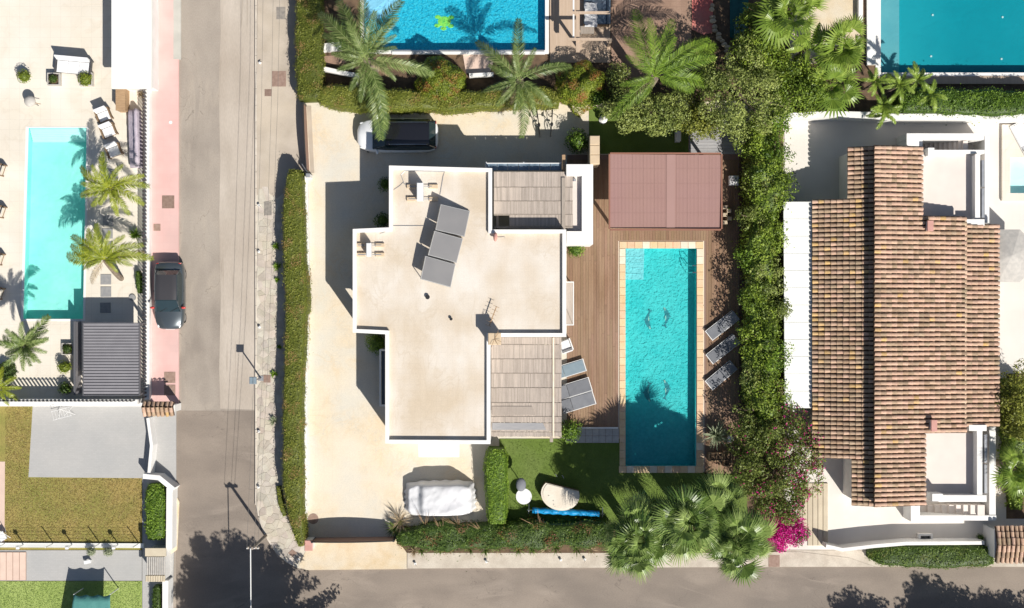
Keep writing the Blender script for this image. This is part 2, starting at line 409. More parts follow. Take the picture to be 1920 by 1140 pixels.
def ball_bush(name, label, cat, px, py, r, h, mat, size=0.09, dens=420, tintk=0.0, group=None, squash=1.0, vb=0.0, rag=0.06, parent=None, z0=0.12, sx=1.0, wob=0.16):
    cx, cy = P(px, py, h * 0.6); R = r / PXM; rz = (h - z0) / 2 if h > 2 * R else h - z0; zc = z0 + (rz if h > 2 * R else 0.0)
    n = int(2 * math.pi * R * max(R, rz) * dens * 1.3)
    d = rng.normal(size=(n, 3)); d /= np.linalg.norm(d, axis=1, keepdims=True)
    if zc == z0: d[:, 2] = np.abs(d[:, 2])
    w = 1 + wob * nz(d[:, 0] * 2 + px, d[:, 1] * 2 + py, d[:, 2] * 2, 1.0)
    low = nz(d[:, 0] * R + px, d[:, 1] * R + py, d[:, 2] * R, 3.0)
    rad = w * (1 + (rng.uniform(-0.05, rag, n) + 0.05 * low) / R)
    pt = np.stack([cx + d[:, 0] * R * sx * rad, cy + d[:, 1] * R * squash * rad, zc + d[:, 2] * rz * rad], 1)
    v = np.clip(0.45 + vb + 0.25 * low + rng.normal(0, 0.18, n), 0, 1)
    ti = np.clip((nz(pt[:, 0] + 4, pt[:, 1] - 7, pt[:, 2], 2.2) + 0.05) * tintk * rng.random(n) * 2, 0, 0.85) if tintk else None
    core = MB().ellip(cx, cy, zc, R * sx * 0.82, R * squash * 0.82, rz * 0.82, 14, 7, zmin=(0.0 if zc == z0 else -1.0))
    o = obj(name, leafmesh(name, pt, d + rng.normal(size=(n, 3)) * 0.45 + np.array([0, 0, 0.2]), size, mat, v, ti, core=core), parent)
    if cat: tag(o, label, cat, group)
    return o
def clump_mesh(name, clumps, mat, size, per, tint=None, vb=0.0, fl=0.75, tk=0.0):
    """leaf clumps: clumps = [(x,y,z,r)] ; hollow-ish shells so light and dark clumps form"""
    Ps, Ns, Vs, Ts = [], [], [], []
    for (x, y, z, r) in clumps:
        n = int(per * r * r * 4) + 4
        d = rng.normal(size=(n, 3)); d /= np.linalg.norm(d, axis=1, keepdims=True)
        rad = r * (0.55 + 0.5 * rng.random(n) ** 0.6)
        p = d * rad[:, None] * np.array([1, 1, fl]) + np.array([x, y, z])
        Ps.append(p); Ns.append(d * 0.8 + rng.normal(size=(n, 3)) * 0.5 + np.array([0, 0, 0.5])); b = rng.normal(0, 0.1)
        Vs.append(np.clip(0.45 + vb + b * 1.5 + rng.normal(0, 0.17, n), 0, 1))
        fx = float(nz(x * 1.0 + 3, y * 1.0 - 5, 0, 1.3)); Ts.append(np.where(rng.random(n) < tk * (0.12 + 3.2 * max(0.0, fx + 0.28 * x)) , 1.0, 0.0))
    Pn = np.concatenate(Ps)
    return leafmesh(name, Pn, np.concatenate(Ns), size, mat, np.concatenate(Vs), np.concatenate(Ts) if tk else None)
def tree(name, label, cat, base, crown, rx, ry, h, mat, size=0.13, nclump=90, per=60, cr=0.55, bark='bark', z0=0.55, limbs=9, group=None, tk=0.0, vb=0.0, conical=0.0):
    """base, crown: world xy; crown ellipsoid between z0*h and h"""
    t = thing(name, label, cat, (base[0], base[1], 0), 0, group)
    bx, by = base; cx, cy = crown[0] - bx, crown[1] - by
    cl = []
    for i in range(nclump):
        while True:
            d = rng.uniform(-1, 1, 3)
            if 0.25 < (d ** 2).sum() < 1: break
        zz = z0 * h + (h - z0 * h) * (d[2] * 0.5 + 0.5); k = 1.0 - conical * (zz - z0 * h) / (h - z0 * h)
        wv = 1 + 0.30 * float(nz(d[0] * 2 + bx, d[1] * 2 + by, d[2], 1.5))
        cl.append((cx + d[0] * rx * k * wv, cy + d[1] * ry * k * wv, zz, cr * rng.uniform(0.6, 1.25)))
    tr = MB(); top = Vector((cx * 0.8, cy * 0.8, h * (z0 + 0.15)))
    r0 = 0.035 * h + 0.03
    tr.tube([(0, 0, 0), (cx * 0.25, cy * 0.25 + 0.05, h * 0.25), tuple(top * 0.8), tuple(top)], r0, 8, r0 * 0.55)
    tr.build('trunk', bark, t)
    lb = MB()
    for i in range(limbs):
        c = cl[int(rng.integers(len(cl)))]; s = top * rng.uniform(0.6, 1.0); e = Vector(c[:3]); m = (s + e) / 2 + Vector((0, 0, 0.15))
        lb.tube([s, m, e], r0 * 0.38, 5, r0 * 0.08)
    lb.build('limbs', bark, t)
    obj('crown', clump_mesh('crown', cl, mat, size, per, vb=vb, tk=tk), t)
    return t
def frond_mesh(name, L, n, ll, mat, droop=0.35, lift=0.35, stiff=0.5, w=0.045, seed=0, vb=0.0, dry=False):
    """feather leaf along +x: rachis with leaflets both sides"""
    r = random.Random(seed); mb = MB(); A = []
    def pt(t): return Vector((L * t * (1 - 0.12 * t * t), 0.10 * L * math.sin(t * 2 + seed) * t * 0.6, L * (lift * t - (lift + droop) * t * t)))
    pts = [pt(i / 8) for i in range(9)]
    mb.val = 0.75; mb.tube(pts, 0.028, 4, 0.008)
    for i in range(n):
        t = 0.12 + 0.88 * (i + r.random() * 0.4) / n; p = pt(t); d = (pt(min(1, t + 0.02)) - pt(t - 0.02)).normalized(); sd = Vector((-d.y, d.x, 0)).normalized()
        ln = ll * (0.35 + 0.75 * math.sin(math.pi * min(1, t * 0.92 + 0.1)) ** 0.7) * (0.85 + 0.3 * r.random())
        for s in (-1, 1):
            fw = 0.55 + 0.55 * t + r.uniform(-0.12, 0.12)
            dr = (d * fw + sd * s * 0.9 + Vector((0, 0, r.uniform(-0.05, 0.45)))).normalized()
            mid = p + dr * ln * 0.5; e = p + dr * ln + Vector((0, 0, -ln * (0.25 + 0.3 * r.random())))
            ax = d * w * 0.5
            mb.val = min(1, max(0.02, 0.45 + vb + r.gauss(0, 0.16)))
            mb.add([p - ax * 0.6, mid - ax, e, mid + ax, p + ax * 0.6], [(0, 1, 3, 4), (1, 2, 3)])
    return mb.mesh(name, mat)
def fan_mesh(name, pet, R, n, mat, seed=0, vb=0.0, spread=250, w=1.0, droop=0.3):
    """fan leaf: petiole along +x then pleated segments"""
    r = random.Random(seed); mb = MB()
    mb.val = 0.7; mb.tube([(0, 0, 0), (pet * 0.5, 0, pet * 0.18), (pet, 0, pet * 0.15)], 0.022, 4, 0.014)
    c = Vector((pet, 0, pet * 0.15)); st = math.radians(spread) / n
    for i in range(n):
        a = -math.radians(spread) / 2 + st * (i + 0.5); ln = R * (0.78 + 0.22 * math.cos(a * 0.55)) * r.uniform(0.88, 1.06)
        da = st * 0.5 * w
        def q(rad, ang, dz): return Vector((c.x + rad * math.cos(ang), c.y + rad * math.sin(ang), c.z + dz))
        z1 = 0.05 * R; z2 = -droop * 0.35 * R; z3 = -droop * R * r.uniform(0.7, 1.5)
        mb.val = min(1, max(0.02, 0.45 + vb + r.gauss(0, 0.13)))
        mb.add([c, q(ln * 0.5, a - da, z1), q(ln * 0.5, a, z1 + 0.03 * R), q(ln * 0.5, a + da, z1), q(ln * 0.76, a - da * 0.42, z2), q(ln * 0.76, a + da * 0.42, z2), q(ln, a + r.uniform(-.08, .08), z3)],
               [(0, 1, 2), (0, 2, 3), (1, 4, 5, 3), (4, 6, 5)])
    return mb.mesh(name, mat)
def paddle_mesh(name, pet, L, wd, mat, seed=0, vb=0.0, droop=0.3):
    r = random.Random(seed); mb = MB(); mb.val = 0.8
    def pt(t): return Vector((pet + L * t, 0, pet * 0.5 + L * (0.25 * t - (0.25 + droop) * t * t)))
    mb.tube([(0, 0, 0), (pet * 0.5, 0, pet * 0.35), pt(0)], 0.035, 4, 0.02)
    n = 12
    for i in range(n):
        t0, t1 = i / n, (i + 0.92) / n
        w0 = wd * math.sin(math.pi * (0.06 + 0.94 * t0) ** 0.8) ** 0.7 if t0 < 0.99 else 0; w1 = wd * max(0.0, math.sin(math.pi * min(1, (0.06 + 0.94 * t1)) ** 0.8)) ** 0.7
        p0, p1 = pt(t0), pt(t1)
        for s in (-1, 1):
            mb.val = min(1, max(0.02, 0.5 + vb + r.gauss(0, 0.1))); k = r.uniform(0.0, 0.2)
            mb.add([p0, p1, p1 + Vector((0.05, s * w1 / 2, 0.08 - k * w1)), p0 + Vector((0.05, s * w0 / 2, 0.08 - k * w0))], [(0, 1, 2, 3)])
    return mb.mesh(name, mat)
def palm(name, label, px, py, h, fronds, meshes, bark='palm_bark', lean=(0, 0), r0=0.16, group=None, cat='palm tree', fname='frond', ring=True, base=None, r1=None, dry=None, dryaz=None):
    """crown centre seen at px,py at height h. fronds: [(azimuth_deg, length_scale, pitch_deg, mesh_index)]"""
    cx, cy = P(px, py, h); bx, by = (P(*base) if base else (cx - lean[0], cy - lean[1]))
    t = thing(name, label, cat, (bx, by, 0), 0, group)
    dx, dy = cx - bx, cy - by; tr = MB()
    pts = [(0, 0, 0), (dx * 0.2, dy * 0.2, h * 0.3), (dx * 0.55, dy * 0.55, h * 0.65), (dx, dy, h)]
    tr.tube(pts, r0 * 1.25, 9, r1 or r0)
    if ring:
        for k in range(int(h / 0.16)):
            f = (k + 0.5) * 0.16 / h; p = Vector((dx * f ** 1.3, dy * f ** 1.3, h * f)); tr.cyl(p.x, p.y, p.z - 0.03, p.z + 0.03, r0 * 1.32, 9, r0 * 1.2)
    tr.build('trunk', bark, t)
    for i, (az, ls, pitch, mi) in enumerate(fronds):
        o = obj(fname, meshes[mi % len(meshes)], t, (dx, dy, h - 0.02 + 0.015 * (i % 4)))
        o.rotation_euler = (math.radians(random.uniform(-18, 18)), -math.radians(pitch), math.radians(az)); o.scale = (ls, ls * random.uniform(0.9, 1.1), ls)
    for k in range(2):
        if dry is not None: o = obj(fname, dry, t, (dx, dy, h - 0.15)); a_ = random.uniform(0, 6.28) if dryaz is None else math.radians(dryaz + 35 * k); o.rotation_euler = (0, 0.35, a_); o.scale = (0.8,) * 3
    return t
def rosette(n, a0, ls, p0, p1, jit=8, k=3):
    """fronds all round, inner ones upright, outer ones lying lower"""
    out = []
    for i in range(n):
        f = i / max(1, n - 1); out.append((a0 + i * 137.5 + random.uniform(-jit, jit), ls * random.uniform(0.8, 1.08) * (1 - 0.25 * (1 - f)), p1 + (p0 - p1) * (1 - f), i % k))
    return out
# ------------------------------------------------------------------ materials used in the place
M('cream_terrace', (0.69, 0.63, 0.53), (0.73, 0.68, 0.60), 0.5, 0.8, 0.1, c3=(0.62, 0.56, 0.47), s3=0.18, k3=0.7, brick=(0.6, 0.6, 0.010, 0.97, 0.88, 0.0), veins=((0.3, 2.0, (0.60, 0.53, 0.43), 0.5, 0.05, (1, 1, 1)),), fine=0.03)
M('soil', (0.16, 0.105, 0.065), (0.09, 0.06, 0.04), 3.0, 0.95, 0.6, 12)
M('base_ground', (0.33, 0.26, 0.18), (0.22, 0.18, 0.12), 0.4, 0.95, 0.3, 6)
M('asphalt', (0.33, 0.286, 0.241), (0.262, 0.225, 0.19), 1.1, 0.88, 0.25, 40, c3=(0.385, 0.338, 0.288), s3=0.10, k3=0.8, stretch=(1, 0.45, 1), fine=0.08, veins=((0.30, 2.2, (0.42, 0.36, 0.295), 0.42, 0.09, (1, 0.35, 1)), (0.6, 1.2, (0.13, 0.11, 0.09), 0.6, 0.005, (1, 0.6, 1))))
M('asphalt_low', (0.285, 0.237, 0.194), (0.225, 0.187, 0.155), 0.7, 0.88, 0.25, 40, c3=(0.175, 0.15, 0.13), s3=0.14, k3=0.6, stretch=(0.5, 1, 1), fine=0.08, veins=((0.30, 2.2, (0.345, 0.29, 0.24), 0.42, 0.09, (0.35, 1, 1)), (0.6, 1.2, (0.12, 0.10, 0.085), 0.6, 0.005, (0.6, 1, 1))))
M('road_strip', (0.50, 0.44, 0.375), (0.435, 0.38, 0.32), 1.3, 0.88, 0.2, 40, c3=(0.35, 0.29, 0.235), s3=0.12, k3=0.7, stretch=(1, 0.2, 1), fine=0.06, veins=((0.9, 0.6, (0.27, 0.225, 0.18), 0.6, 0.02, (1, 0.04, 1)),))
M('concrete_walk', (0.46, 0.40, 0.335), (0.37, 0.315, 0.255), 1.0, 0.9, 0.25, 30, c3=(0.55, 0.47, 0.37), s3=0.3, k3=0.7, fine=0.05)
M('stone_joint', (0.60, 0.55, 0.46), (0.50, 0.45, 0.37), 2.0, 0.95, 0.3, 30)
M('paving_stone', (0.43, 0.385, 0.33), (0.52, 0.475, 0.41), 2.5, 0.85, 0.4, 25, var=0.14, hue=0.02, c3=(0.52, 0.43, 0.32), s3=0.5, k3=0.5, fine=0.10)
M('kerb', (0.60, 0.54, 0.46), (0.50, 0.44, 0.37), 2, 0.85, 0.2, var=0.08)
M('pink_walk', (0.66, 0.405, 0.375), (0.70, 0.46, 0.425), 0.9, 0.85, 0.15, 30, c3=(0.56, 0.40, 0.37), s3=0.35, k3=0.6, brick=(0.4, 0.4, 0.008, 0.97, 0.94, 0.0))
M('grey_walk', (0.50, 0.485, 0.44), (0.42, 0.41, 0.37), 1.4, 0.85, 0.15)
M('plate_brown', (0.24, 0.16, 0.125), (0.30, 0.21, 0.17), 6, 0.8, 0.3, 40, var=0.15)
M('plate_grey', (0.30, 0.27, 0.235), (0.22, 0.20, 0.18), 6, 0.8, 0.3, 40)
M('white_wall', (0.78, 0.77, 0.745), (0.72, 0.70, 0.67), 1.2, 0.8, 0.08)
M('white_roof', (0.78, 0.785, 0.76), (0.74, 0.74, 0.70), 0.6, 0.75, 0.05)
M('cream_drive', (0.67, 0.60, 0.485), (0.66, 0.545, 0.39), 0.35, 0.85, 0.15, 30, c3=(0.58, 0.56, 0.50), s3=0.42, k3=0.8, ramp=(0.4, 0.7), fine=0.07, veins=((0.5, 2.0, (0.62, 0.49, 0.32), 0.45, 0.06, (1, 1, 1)), (0.8, 3.0, (0.52, 0.49, 0.43), 0.5, 0.03, (1, 1, 1))), brick=(0.5, 0.5, 0.008, 0.985, 0.95, 0.0))
M('cream_crossing', (0.63, 0.54, 0.40), (0.58, 0.46, 0.30), 1.4, 0.85, 0.3, 25, c3=(0.60, 0.54, 0.44), s3=0.9, k3=0.6, fine=0.1)
M('south_walk', (0.56, 0.50, 0.42), (0.46, 0.40, 0.33), 1.6, 0.85, 0.3, 25, fine=0.1)
M('house_roof', (0.68, 0.63, 0.565), (0.62, 0.545, 0.455), 0.9, 0.85, 0.2, 30, c3=(0.53, 0.43, 0.31), s3=0.3, k3=0.8, stretch=(1, 0.5, 1), fine=0.055, veins=((0.7, 2.5, (0.52, 0.43, 0.32), 0.45, 0.05, (1, .6, 1)),), brick=(0.3, 0.3, 0.008, 0.975, 0.94, 0.0))
M('deck_board', (0.225, 0.136, 0.08), (0.278, 0.178, 0.112), 1.6, 0.7, 0.2, 40, var=0.09, hue=0.008, c3=(0.33, 0.225, 0.16), s3=0.2, k3=0.5, stretch=(2.5, 0.25, 1), fine=0.08)
M('coping', (0.67, 0.46, 0.27), (0.71, 0.52, 0.34), 3, 0.75, 0.2, var=0.09, hue=0.012, fine=0.05)
M('coping_pale', (0.72, 0.60, 0.45), (0.75, 0.66, 0.54), 3, 0.75, 0.2, var=0.06)
M('pool_main_tile', (0.045, 0.50, 0.51), (0.085, 0.60, 0.61), 5.0, 0.5, 0.0, c3=(0.14, 0.64, 0.63), s3=0.6, k3=0.5, brick=(0.1, 0.1, 0.006, 0.93, 1.0, 0.0), fine=0.08)  # mottled tones and pale blotches stand in for ripple light on the floor
M('pool_main_step', (0.34, 0.66, 0.70), (0.30, 0.62, 0.66), 2.0, 0.5, 0.0, brick=(0.1, 0.1, 0.006, 0.93, 1.0, 0.0))
M('pool_left_tile', (0.29, 0.76, 0.69), (0.35, 0.80, 0.74), 0.6, 0.5, brick=(0.2, 0.2, 0.01, 0.96, 1.0, 0.0), fine=0.03)
M('pool_left_step', (0.48, 0.86, 0.82), (0.55, 0.88, 0.84), 0.8, 0.5, brick=(0.2, 0.2, 0.01, 0.96, 1.0, 0.0))
M('pool_top_tile', (0.01, 0.42, 0.64), (0.08, 0.60, 0.76), 9, 0.5, brick=(0.05, 0.05, 0.004, 0.75, 1.0, 0.0), fine=0.16, detail=2)
M('pool_top_step', (0.42, 0.62, 0.80), (0.36, 0.58, 0.76), 3, 0.5)
M('pool_right_tile', (0.0, 0.25, 0.31), (0.0, 0.265, 0.325), 0.7, 0.5, c3=(0.02, 0.36, 0.42), s3=0.1, k3=0.6)
M('pool_right_ledge', (0.17, 0.40, 0.44), (0.14, 0.37, 0.42), 1, 0.5)
M('tub_tile', (0.62, 0.84, 0.84), (0.68, 0.86, 0.86), 1, 0.5)
M('mosaic_dark', (0.04, 0.20, 0.24), (0.06, 0.26, 0.30), 8, 0.5); M('mosaic_pale', (0.45, 0.60, 0.52), (0.55, 0.64, 0.56), 8, 0.5)
M('turtle_green', (0.22, 0.62, 0.12), (0.45, 0.72, 0.10), 5, 0.5)
watermat('water', (0.78, 0.98, 0.985), 0.17, 5.0); watermat('water_deep', (0.80, 0.97, 0.985), 0.12, 1.2); watermat('water_pale', (0.93, 1.0, 1.0), 0.15, 1.5)
M('lawn_green', (0.115, 0.175, 0.028), (0.14, 0.205, 0.04), 1.2, 0.9, 0.8, 90, c3=(0.16, 0.21, 0.06), s3=0.4, k3=0.6, fine=0.16)
M('lawn_bright', (0.29, 0.38, 0.10), (0.34, 0.42, 0.13), 0.8, 0.9, 0.6, 90, c3=(0.40, 0.46, 0.16), s3=0.3, k3=0.5, fine=0.08)
M('lawn_dry', (0.38, 0.285, 0.10), (0.27, 0.24, 0.07), 0.8, 0.95, 0.8, 70, c3=(0.21, 0.235, 0.05), s3=0.22, k3=0.7, fine=0.16)
M('grey_paver', (0.43, 0.42, 0.405), (0.40, 0.395, 0.385), 0.6, 0.85, 0.15, brick=(0.2, 0.1, 0.006, 0.95, 0.88), fine=0.03)
M('pink_board', (0.66, 0.50, 0.41), (0.60, 0.45, 0.37), 2, 0.8, 0.2, var=0.06)
M('hard_joint', (0.28, 0.18, 0.14), None, rough=0.9)
M('dark_slat', (0.035, 0.035, 0.042), None, rough=0.5); M('charcoal', (0.05, 0.05, 0.055), (0.07, 0.07, 0.075), 3, 0.5)
M('louvre', (0.185, 0.18, 0.195), (0.205, 0.20, 0.215), 1.5, 0.45, var=0.05); M('louvre_frame', (0.11, 0.11, 0.12), None, rough=0.5)
M('stone_grey', (0.24, 0.24, 0.245), (0.30, 0.295, 0.29), 5, 0.8, 0.3); M('stone_pale', (0.42, 0.40, 0.37), (0.5, 0.47, 0.43), 5, 0.8, 0.3)
M('fabric_white', (0.74, 0.74, 0.74), (0.68, 0.68, 0.69), 4, 0.9, 0.3, 12); M('fabric_cream', (0.70, 0.64, 0.54), (0.64, 0.57, 0.47), 2, 0.9, 0.3, 10)
M('fabric_lilac', (0.42, 0.37, 0.43), (0.52, 0.46, 0.52), 2.0, 0.85, 0.6, 8); M('fabric_grey', (0.165, 0.172, 0.19), (0.19, 0.197, 0.215), 3, 0.85, 0.2, 60, var=0.12)
M('fabric_bluegrey', (0.19, 0.25, 0.29), (0.22, 0.28, 0.32), 3, 0.85, 0.2, 60)
M('fabric_teal', (0.085, 0.26, 0.235), (0.11, 0.31, 0.28), 2, 0.8, 0.3, 10)
M('fabric_black', (0.03, 0.032, 0.035), None, rough=0.85); M('wicker', (0.26, 0.17, 0.10), (0.18, 0.12, 0.07), 20, 0.8, 0.5, 60)
M('metal_white', (0.72, 0.72, 0.71), None, rough=0.4); M('metal_grey', (0.33, 0.34, 0.36), (0.4, 0.41, 0.43), 4, 0.4, metal=0.4); M('metal_dark', (0.03, 0.03, 0.032), None, rough=0.4)
M('steel', (0.6, 0.62, 0.64), None, rough=0.2, metal=1.0); M('cable', (0.16, 0.15, 0.14), None, rough=0.6)
M('wood_tan', (0.42, 0.28, 0.16), (0.33, 0.21, 0.12), 3, 0.7, 0.3, stretch=(1, 6, 1)); M('wood_grey', (0.30, 0.255, 0.215), (0.37, 0.32, 0.27), 5, 0.85, 0.4, 30, var=0.14, stretch=(4, 0.5, 1))
M('wood_silver', (0.30, 0.30, 0.31), (0.36, 0.35, 0.35), 4, 0.8, 0.3, var=0.12, stretch=(0.5, 5, 1))
M('reed', (0.43, 0.37, 0.32), (0.36, 0.305, 0.262), 3.2, 0.9, 0.4, 40, c3=(0.47, 0.40, 0.34), s3=0.5, k3=0.6, stretch=(6, 0.5, 1), var=0.17, fine=0.10)
M('maroon_roof', (0.305, 0.18, 0.155), (0.32, 0.192, 0.165), 0.5, 0.6, 0.1, c3=(0.32, 0.185, 0.18), s3=0.2, k3=0.5, fine=0.02, var=0.012); M('maroon_ridge', (0.345, 0.21, 0.185), (0.335, 0.205, 0.18), 1, 0.6)
M('maroon_trim', (0.26, 0.12, 0.08), None, rough=0.6)
M('terracotta', (0.52, 0.335, 0.235), (0.58, 0.395, 0.29), 2.0, 0.85, 0.3, 25, var=0.11, hue=0.006, c3=(0.36, 0.26, 0.18), s3=1.1, k3=0.5, fine=0.18)
M('terracotta_old', (0.385, 0.26, 0.175), (0.44, 0.32, 0.225), 2.6, 0.9, 0.4, 25, var=0.13, hue=0.008, c3=(0.27, 0.20, 0.13), s3=0.9, k3=0.65, fine=0.22)
M('terracotta_lichen', (0.54, 0.35, 0.14), (0.53, 0.36, 0.20), 4, 0.95, 0.4, 25, var=0.2, fine=0.2)
M('terracotta_dark', (0.37, 0.245, 0.16), (0.41, 0.285, 0.19), 3, 0.95, 0.4, 25, var=0.14, fine=0.2)
M('tile_bed', (0.12, 0.07, 0.045), (0.07, 0.045, 0.03), 4, 0.95, 0.4)
M('clay_pink', (0.56, 0.30, 0.26), (0.50, 0.27, 0.22), 3, 0.8); M('brick_red', (0.55, 0.14, 0.12), (0.60, 0.19, 0.16), 1.5, 0.85, 0.2, c3=(0.45, 0.25, 0.2), s3=0.6, k3=0.5)
M('brown_patio', (0.34, 0.225, 0.165), (0.28, 0.18, 0.13), 1.2, 0.9, 0.3, brick=(0.3, 0.3, 0.01, 0.93, 0.8, 0.0), fine=0.1); M('tan_deck', (0.50, 0.385, 0.29), (0.45, 0.34, 0.25), 2, 0.85, 0.2, stretch=(5, 0.4, 1))
M('rubble', (0.58, 0.47, 0.34), (0.45, 0.36, 0.26), 3, 0.9, 0.5, var=0.25); M('tan_block', (0.60, 0.47, 0.32), (0.55, 0.43, 0.30), 2, 0.9, 0.4)
M('solar_glass', (0.15, 0.148, 0.152), (0.172, 0.168, 0.17), 0.8, 0.45, spec=0.6, var=0.04); M('solar_frame', (0.45, 0.45, 0.44), None, rough=0.4, metal=0.6)
M('glass_blue', (0.10, 0.15, 0.20), (0.22, 0.28, 0.34), 3, 0.12, spec=0.8); M('window_glass', (0.03, 0.04, 0.05), None, rough=0.08, spec=0.9)
M('bark', (0.20, 0.15, 0.11), (0.13, 0.095, 0.07), 6, 0.95, 0.8, 20); M('palm_bark', (0.25, 0.20, 0.15), (0.16, 0.125, 0.095), 8, 0.95, 0.8, 20)
M('car_white', (0.78, 0.79, 0.80), None, rough=0.25, coat=1.0, spec=0.5); M('car_grey', (0.075, 0.092, 0.105), None, rough=0.3, coat=1.0, spec=0.5, metal=0.35)
M('car_black', (0.012, 0.012, 0.015), None, rough=0.12, coat=0.8, spec=0.5); M('car_glass', (0.02, 0.035, 0.04), None, rough=0.05, spec=0.9); M('car_roof_grey', (0.05, 0.048, 0.052), None, rough=0.35, coat=0.4)
M('tyre', (0.02, 0.02, 0.02), None, rough=0.9); M('lamp_clear', (0.72, 0.74, 0.75), None, rough=0.1, coat=1); M('lamp_red', (0.42, 0.02, 0.02), None, rough=0.15, coat=1); M('mirror_red', (0.55, 0.06, 0.05), None, rough=0.2, coat=1)
M('plate_white', (0.75, 0.75, 0.73), None, rough=0.5); M('car_cloth', (0.66, 0.66, 0.67), (0.58, 0.58, 0.60), 1.5, 0.85, 0.7, 5); M('pool_cover', (0.01, 0.22, 0.50), (0.02, 0.30, 0.60), 5, 0.3, 0.6, 10)
M('seat_teal', (0.08, 0.17, 0.17), None, rough=0.8); M('pond_teal', (0.01, 0.07, 0.065), (0.02, 0.11, 0.10), 3, 0.15)
M('terrace_right', (0.70, 0.66, 0.61), (0.66, 0.62, 0.57), 0.7, 0.85, 0.12, c3=(0.62, 0.56, 0.50), s3=0.25, k3=0.5, brick=(0.45, 0.45, 0.005, 0.985, 0.95, 0.0))
M('balcony_floor', (0.70, 0.63, 0.575), (0.66, 0.59, 0.54), 1, 0.85, 0.1); M('wood_step', (0.55, 0.48, 0.36), (0.50, 0.43, 0.32), 2, 0.8, 0.2, var=0.06)
M('handle_dark', (0.02, 0.02, 0.02), None, rough=0.5); M('flower_magenta', (0.55, 0.015, 0.22), (0.65, 0.03, 0.30), 5, 0.7)
leafmat('leaf_hedge', (0.05, 0.07, 0.010), (0.165, 0.19, 0.028), (0.34, 0.35, 0.06), tint=(0.36, 0.22, 0.085))
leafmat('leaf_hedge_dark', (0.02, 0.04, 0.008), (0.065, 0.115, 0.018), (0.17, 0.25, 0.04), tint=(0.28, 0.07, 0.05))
leafmat('leaf_topiary', (0.05, 0.085, 0.01), (0.17, 0.22, 0.02), (0.32, 0.38, 0.04), tint=(0.34, 0.11, 0.045))
leafmat('leaf_tree', (0.03, 0.05, 0.012), (0.14, 0.185, 0.04), (0.36, 0.41, 0.11), tint=(0.25, 0.15, 0.06))
leafmat('leaf_lush', (0.025, 0.055, 0.008), (0.10, 0.18, 0.018), (0.25, 0.38, 0.04), tint=(0.5, 0.02, 0.22))
leafmat('leaf_vine', (0.03, 0.05, 0.010), (0.13, 0.175, 0.03), (0.30, 0.35, 0.09), tint=(0.62, 0.015, 0.24), trans=0.3)
leafmat('leaf_magenta', (0.33, 0.005, 0.10), (0.62, 0.012, 0.25), (0.78, 0.05, 0.40), tint=(0.08, 0.12, 0.02), trans=0.35)
leafmat('leaf_shaggy', (0.03, 0.06, 0.01), (0.145, 0.22, 0.022), (0.36, 0.47, 0.06), tint=(0.6, 0.02, 0.24))
leafmat('leaf_palm', (0.03, 0.06, 0.014), (0.125, 0.185, 0.045), (0.34, 0.40, 0.15), rough=0.4)
leafmat('leaf_palm_yellow', (0.08, 0.11, 0.012), (0.22, 0.27, 0.022), (0.42, 0.44, 0.05), rough=0.4)
leafmat('leaf_fan', (0.022, 0.055, 0.014), (0.135, 0.215, 0.045), (0.42, 0.52, 0.17), rough=0.35)
leafmat('leaf_paddle', (0.06, 0.11, 0.015), (0.17, 0.26, 0.035), (0.33, 0.42, 0.08), rough=0.35)
leafmat('leaf_agave', (0.09, 0.12, 0.06), (0.22, 0.26, 0.15), (0.42, 0.45, 0.30), rough=0.5)
leafmat('leaf_dry', (0.16, 0.11, 0.06), (0.34, 0.25, 0.15), (0.52, 0.42, 0.28), rough=0.8)
leafmat('leaf_pine', (0.012, 0.022, 0.008), (0.03, 0.055, 0.015), (0.07, 0.11, 0.03), trans=0.1)
# ------------------------------------------------------------------ pools are sunk: every sheet over them has a hole
Q_MAIN = [(1173, 466), (1305, 466), (1303, 873), (1169, 873)]
Q_LEFT = [(55, 240), (164, 240), (157, 598), (45, 598)]
Q_TOP = [(683, -170), (1022, -170), (1022, 95), (683, 95)]
Q_RIGHT = [(1650, -150), (2040, -150), (2040, 137), (1650, 137)]
Q_TUB = [(1891, 297), (2010, 297), (2010, 362), (1891, 362)]
HOLES = {k: offset_poly(PL(q), -0.05) for k, q in dict(m=Q_MAIN, l=Q_LEFT, t=Q_TOP, r=Q_RIGHT, b=Q_TUB).items()}
GZ = 0.12
# ------------------------------------------------------------------ ground, roads, pavements
sheet('ground', [(-300, -300), (300, -300), (300, 300), (-300, 300)], -0.02, 'base_ground', list(HOLES.values()), 1.2)
sheet('road', PL([(332, -2500), (486, -2500), (486, 900), (580, 1058), (4000, 1058), (4000, 1330), (500, 1330), (500, 3500), (316, 3500), (316, 1058), (330, 900)]), 0.0, 'asphalt', thick=0.1)
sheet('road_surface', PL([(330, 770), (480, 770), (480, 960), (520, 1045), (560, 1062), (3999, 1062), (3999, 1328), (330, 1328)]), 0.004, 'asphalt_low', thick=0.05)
sheet('road_strip', PL([(415, -2499), (411, -100), (414, 60), (410, 160), (413, 300), (411, 420), (414, 560), (411, 690), (413, 766), (479, 768), (479, -2499)]), 0.008, 'road_strip', thick=0.05)
sheet('left_pavement', PL([(284, -2500), (336, -2500), (336, 755), (284, 755)]), GZ, 'pink_walk')
sheet('left_pavement_band', PL([(325, -2500), (340, -2500), (340, 112), (326, 112)]), GZ + 0.004, 'grey_walk')
sheet('left_paver_walk', PL([(268, 757), (331, 757), (331, 900), (326, 1060), (318, 1330), (268, 1330)]), GZ - 0.004, 'grey_paver')
sheet('tan_verge', PL([(319, 905), (337, 940), (333, 1030), (319, 1040)]), GZ, 'cream_crossing')
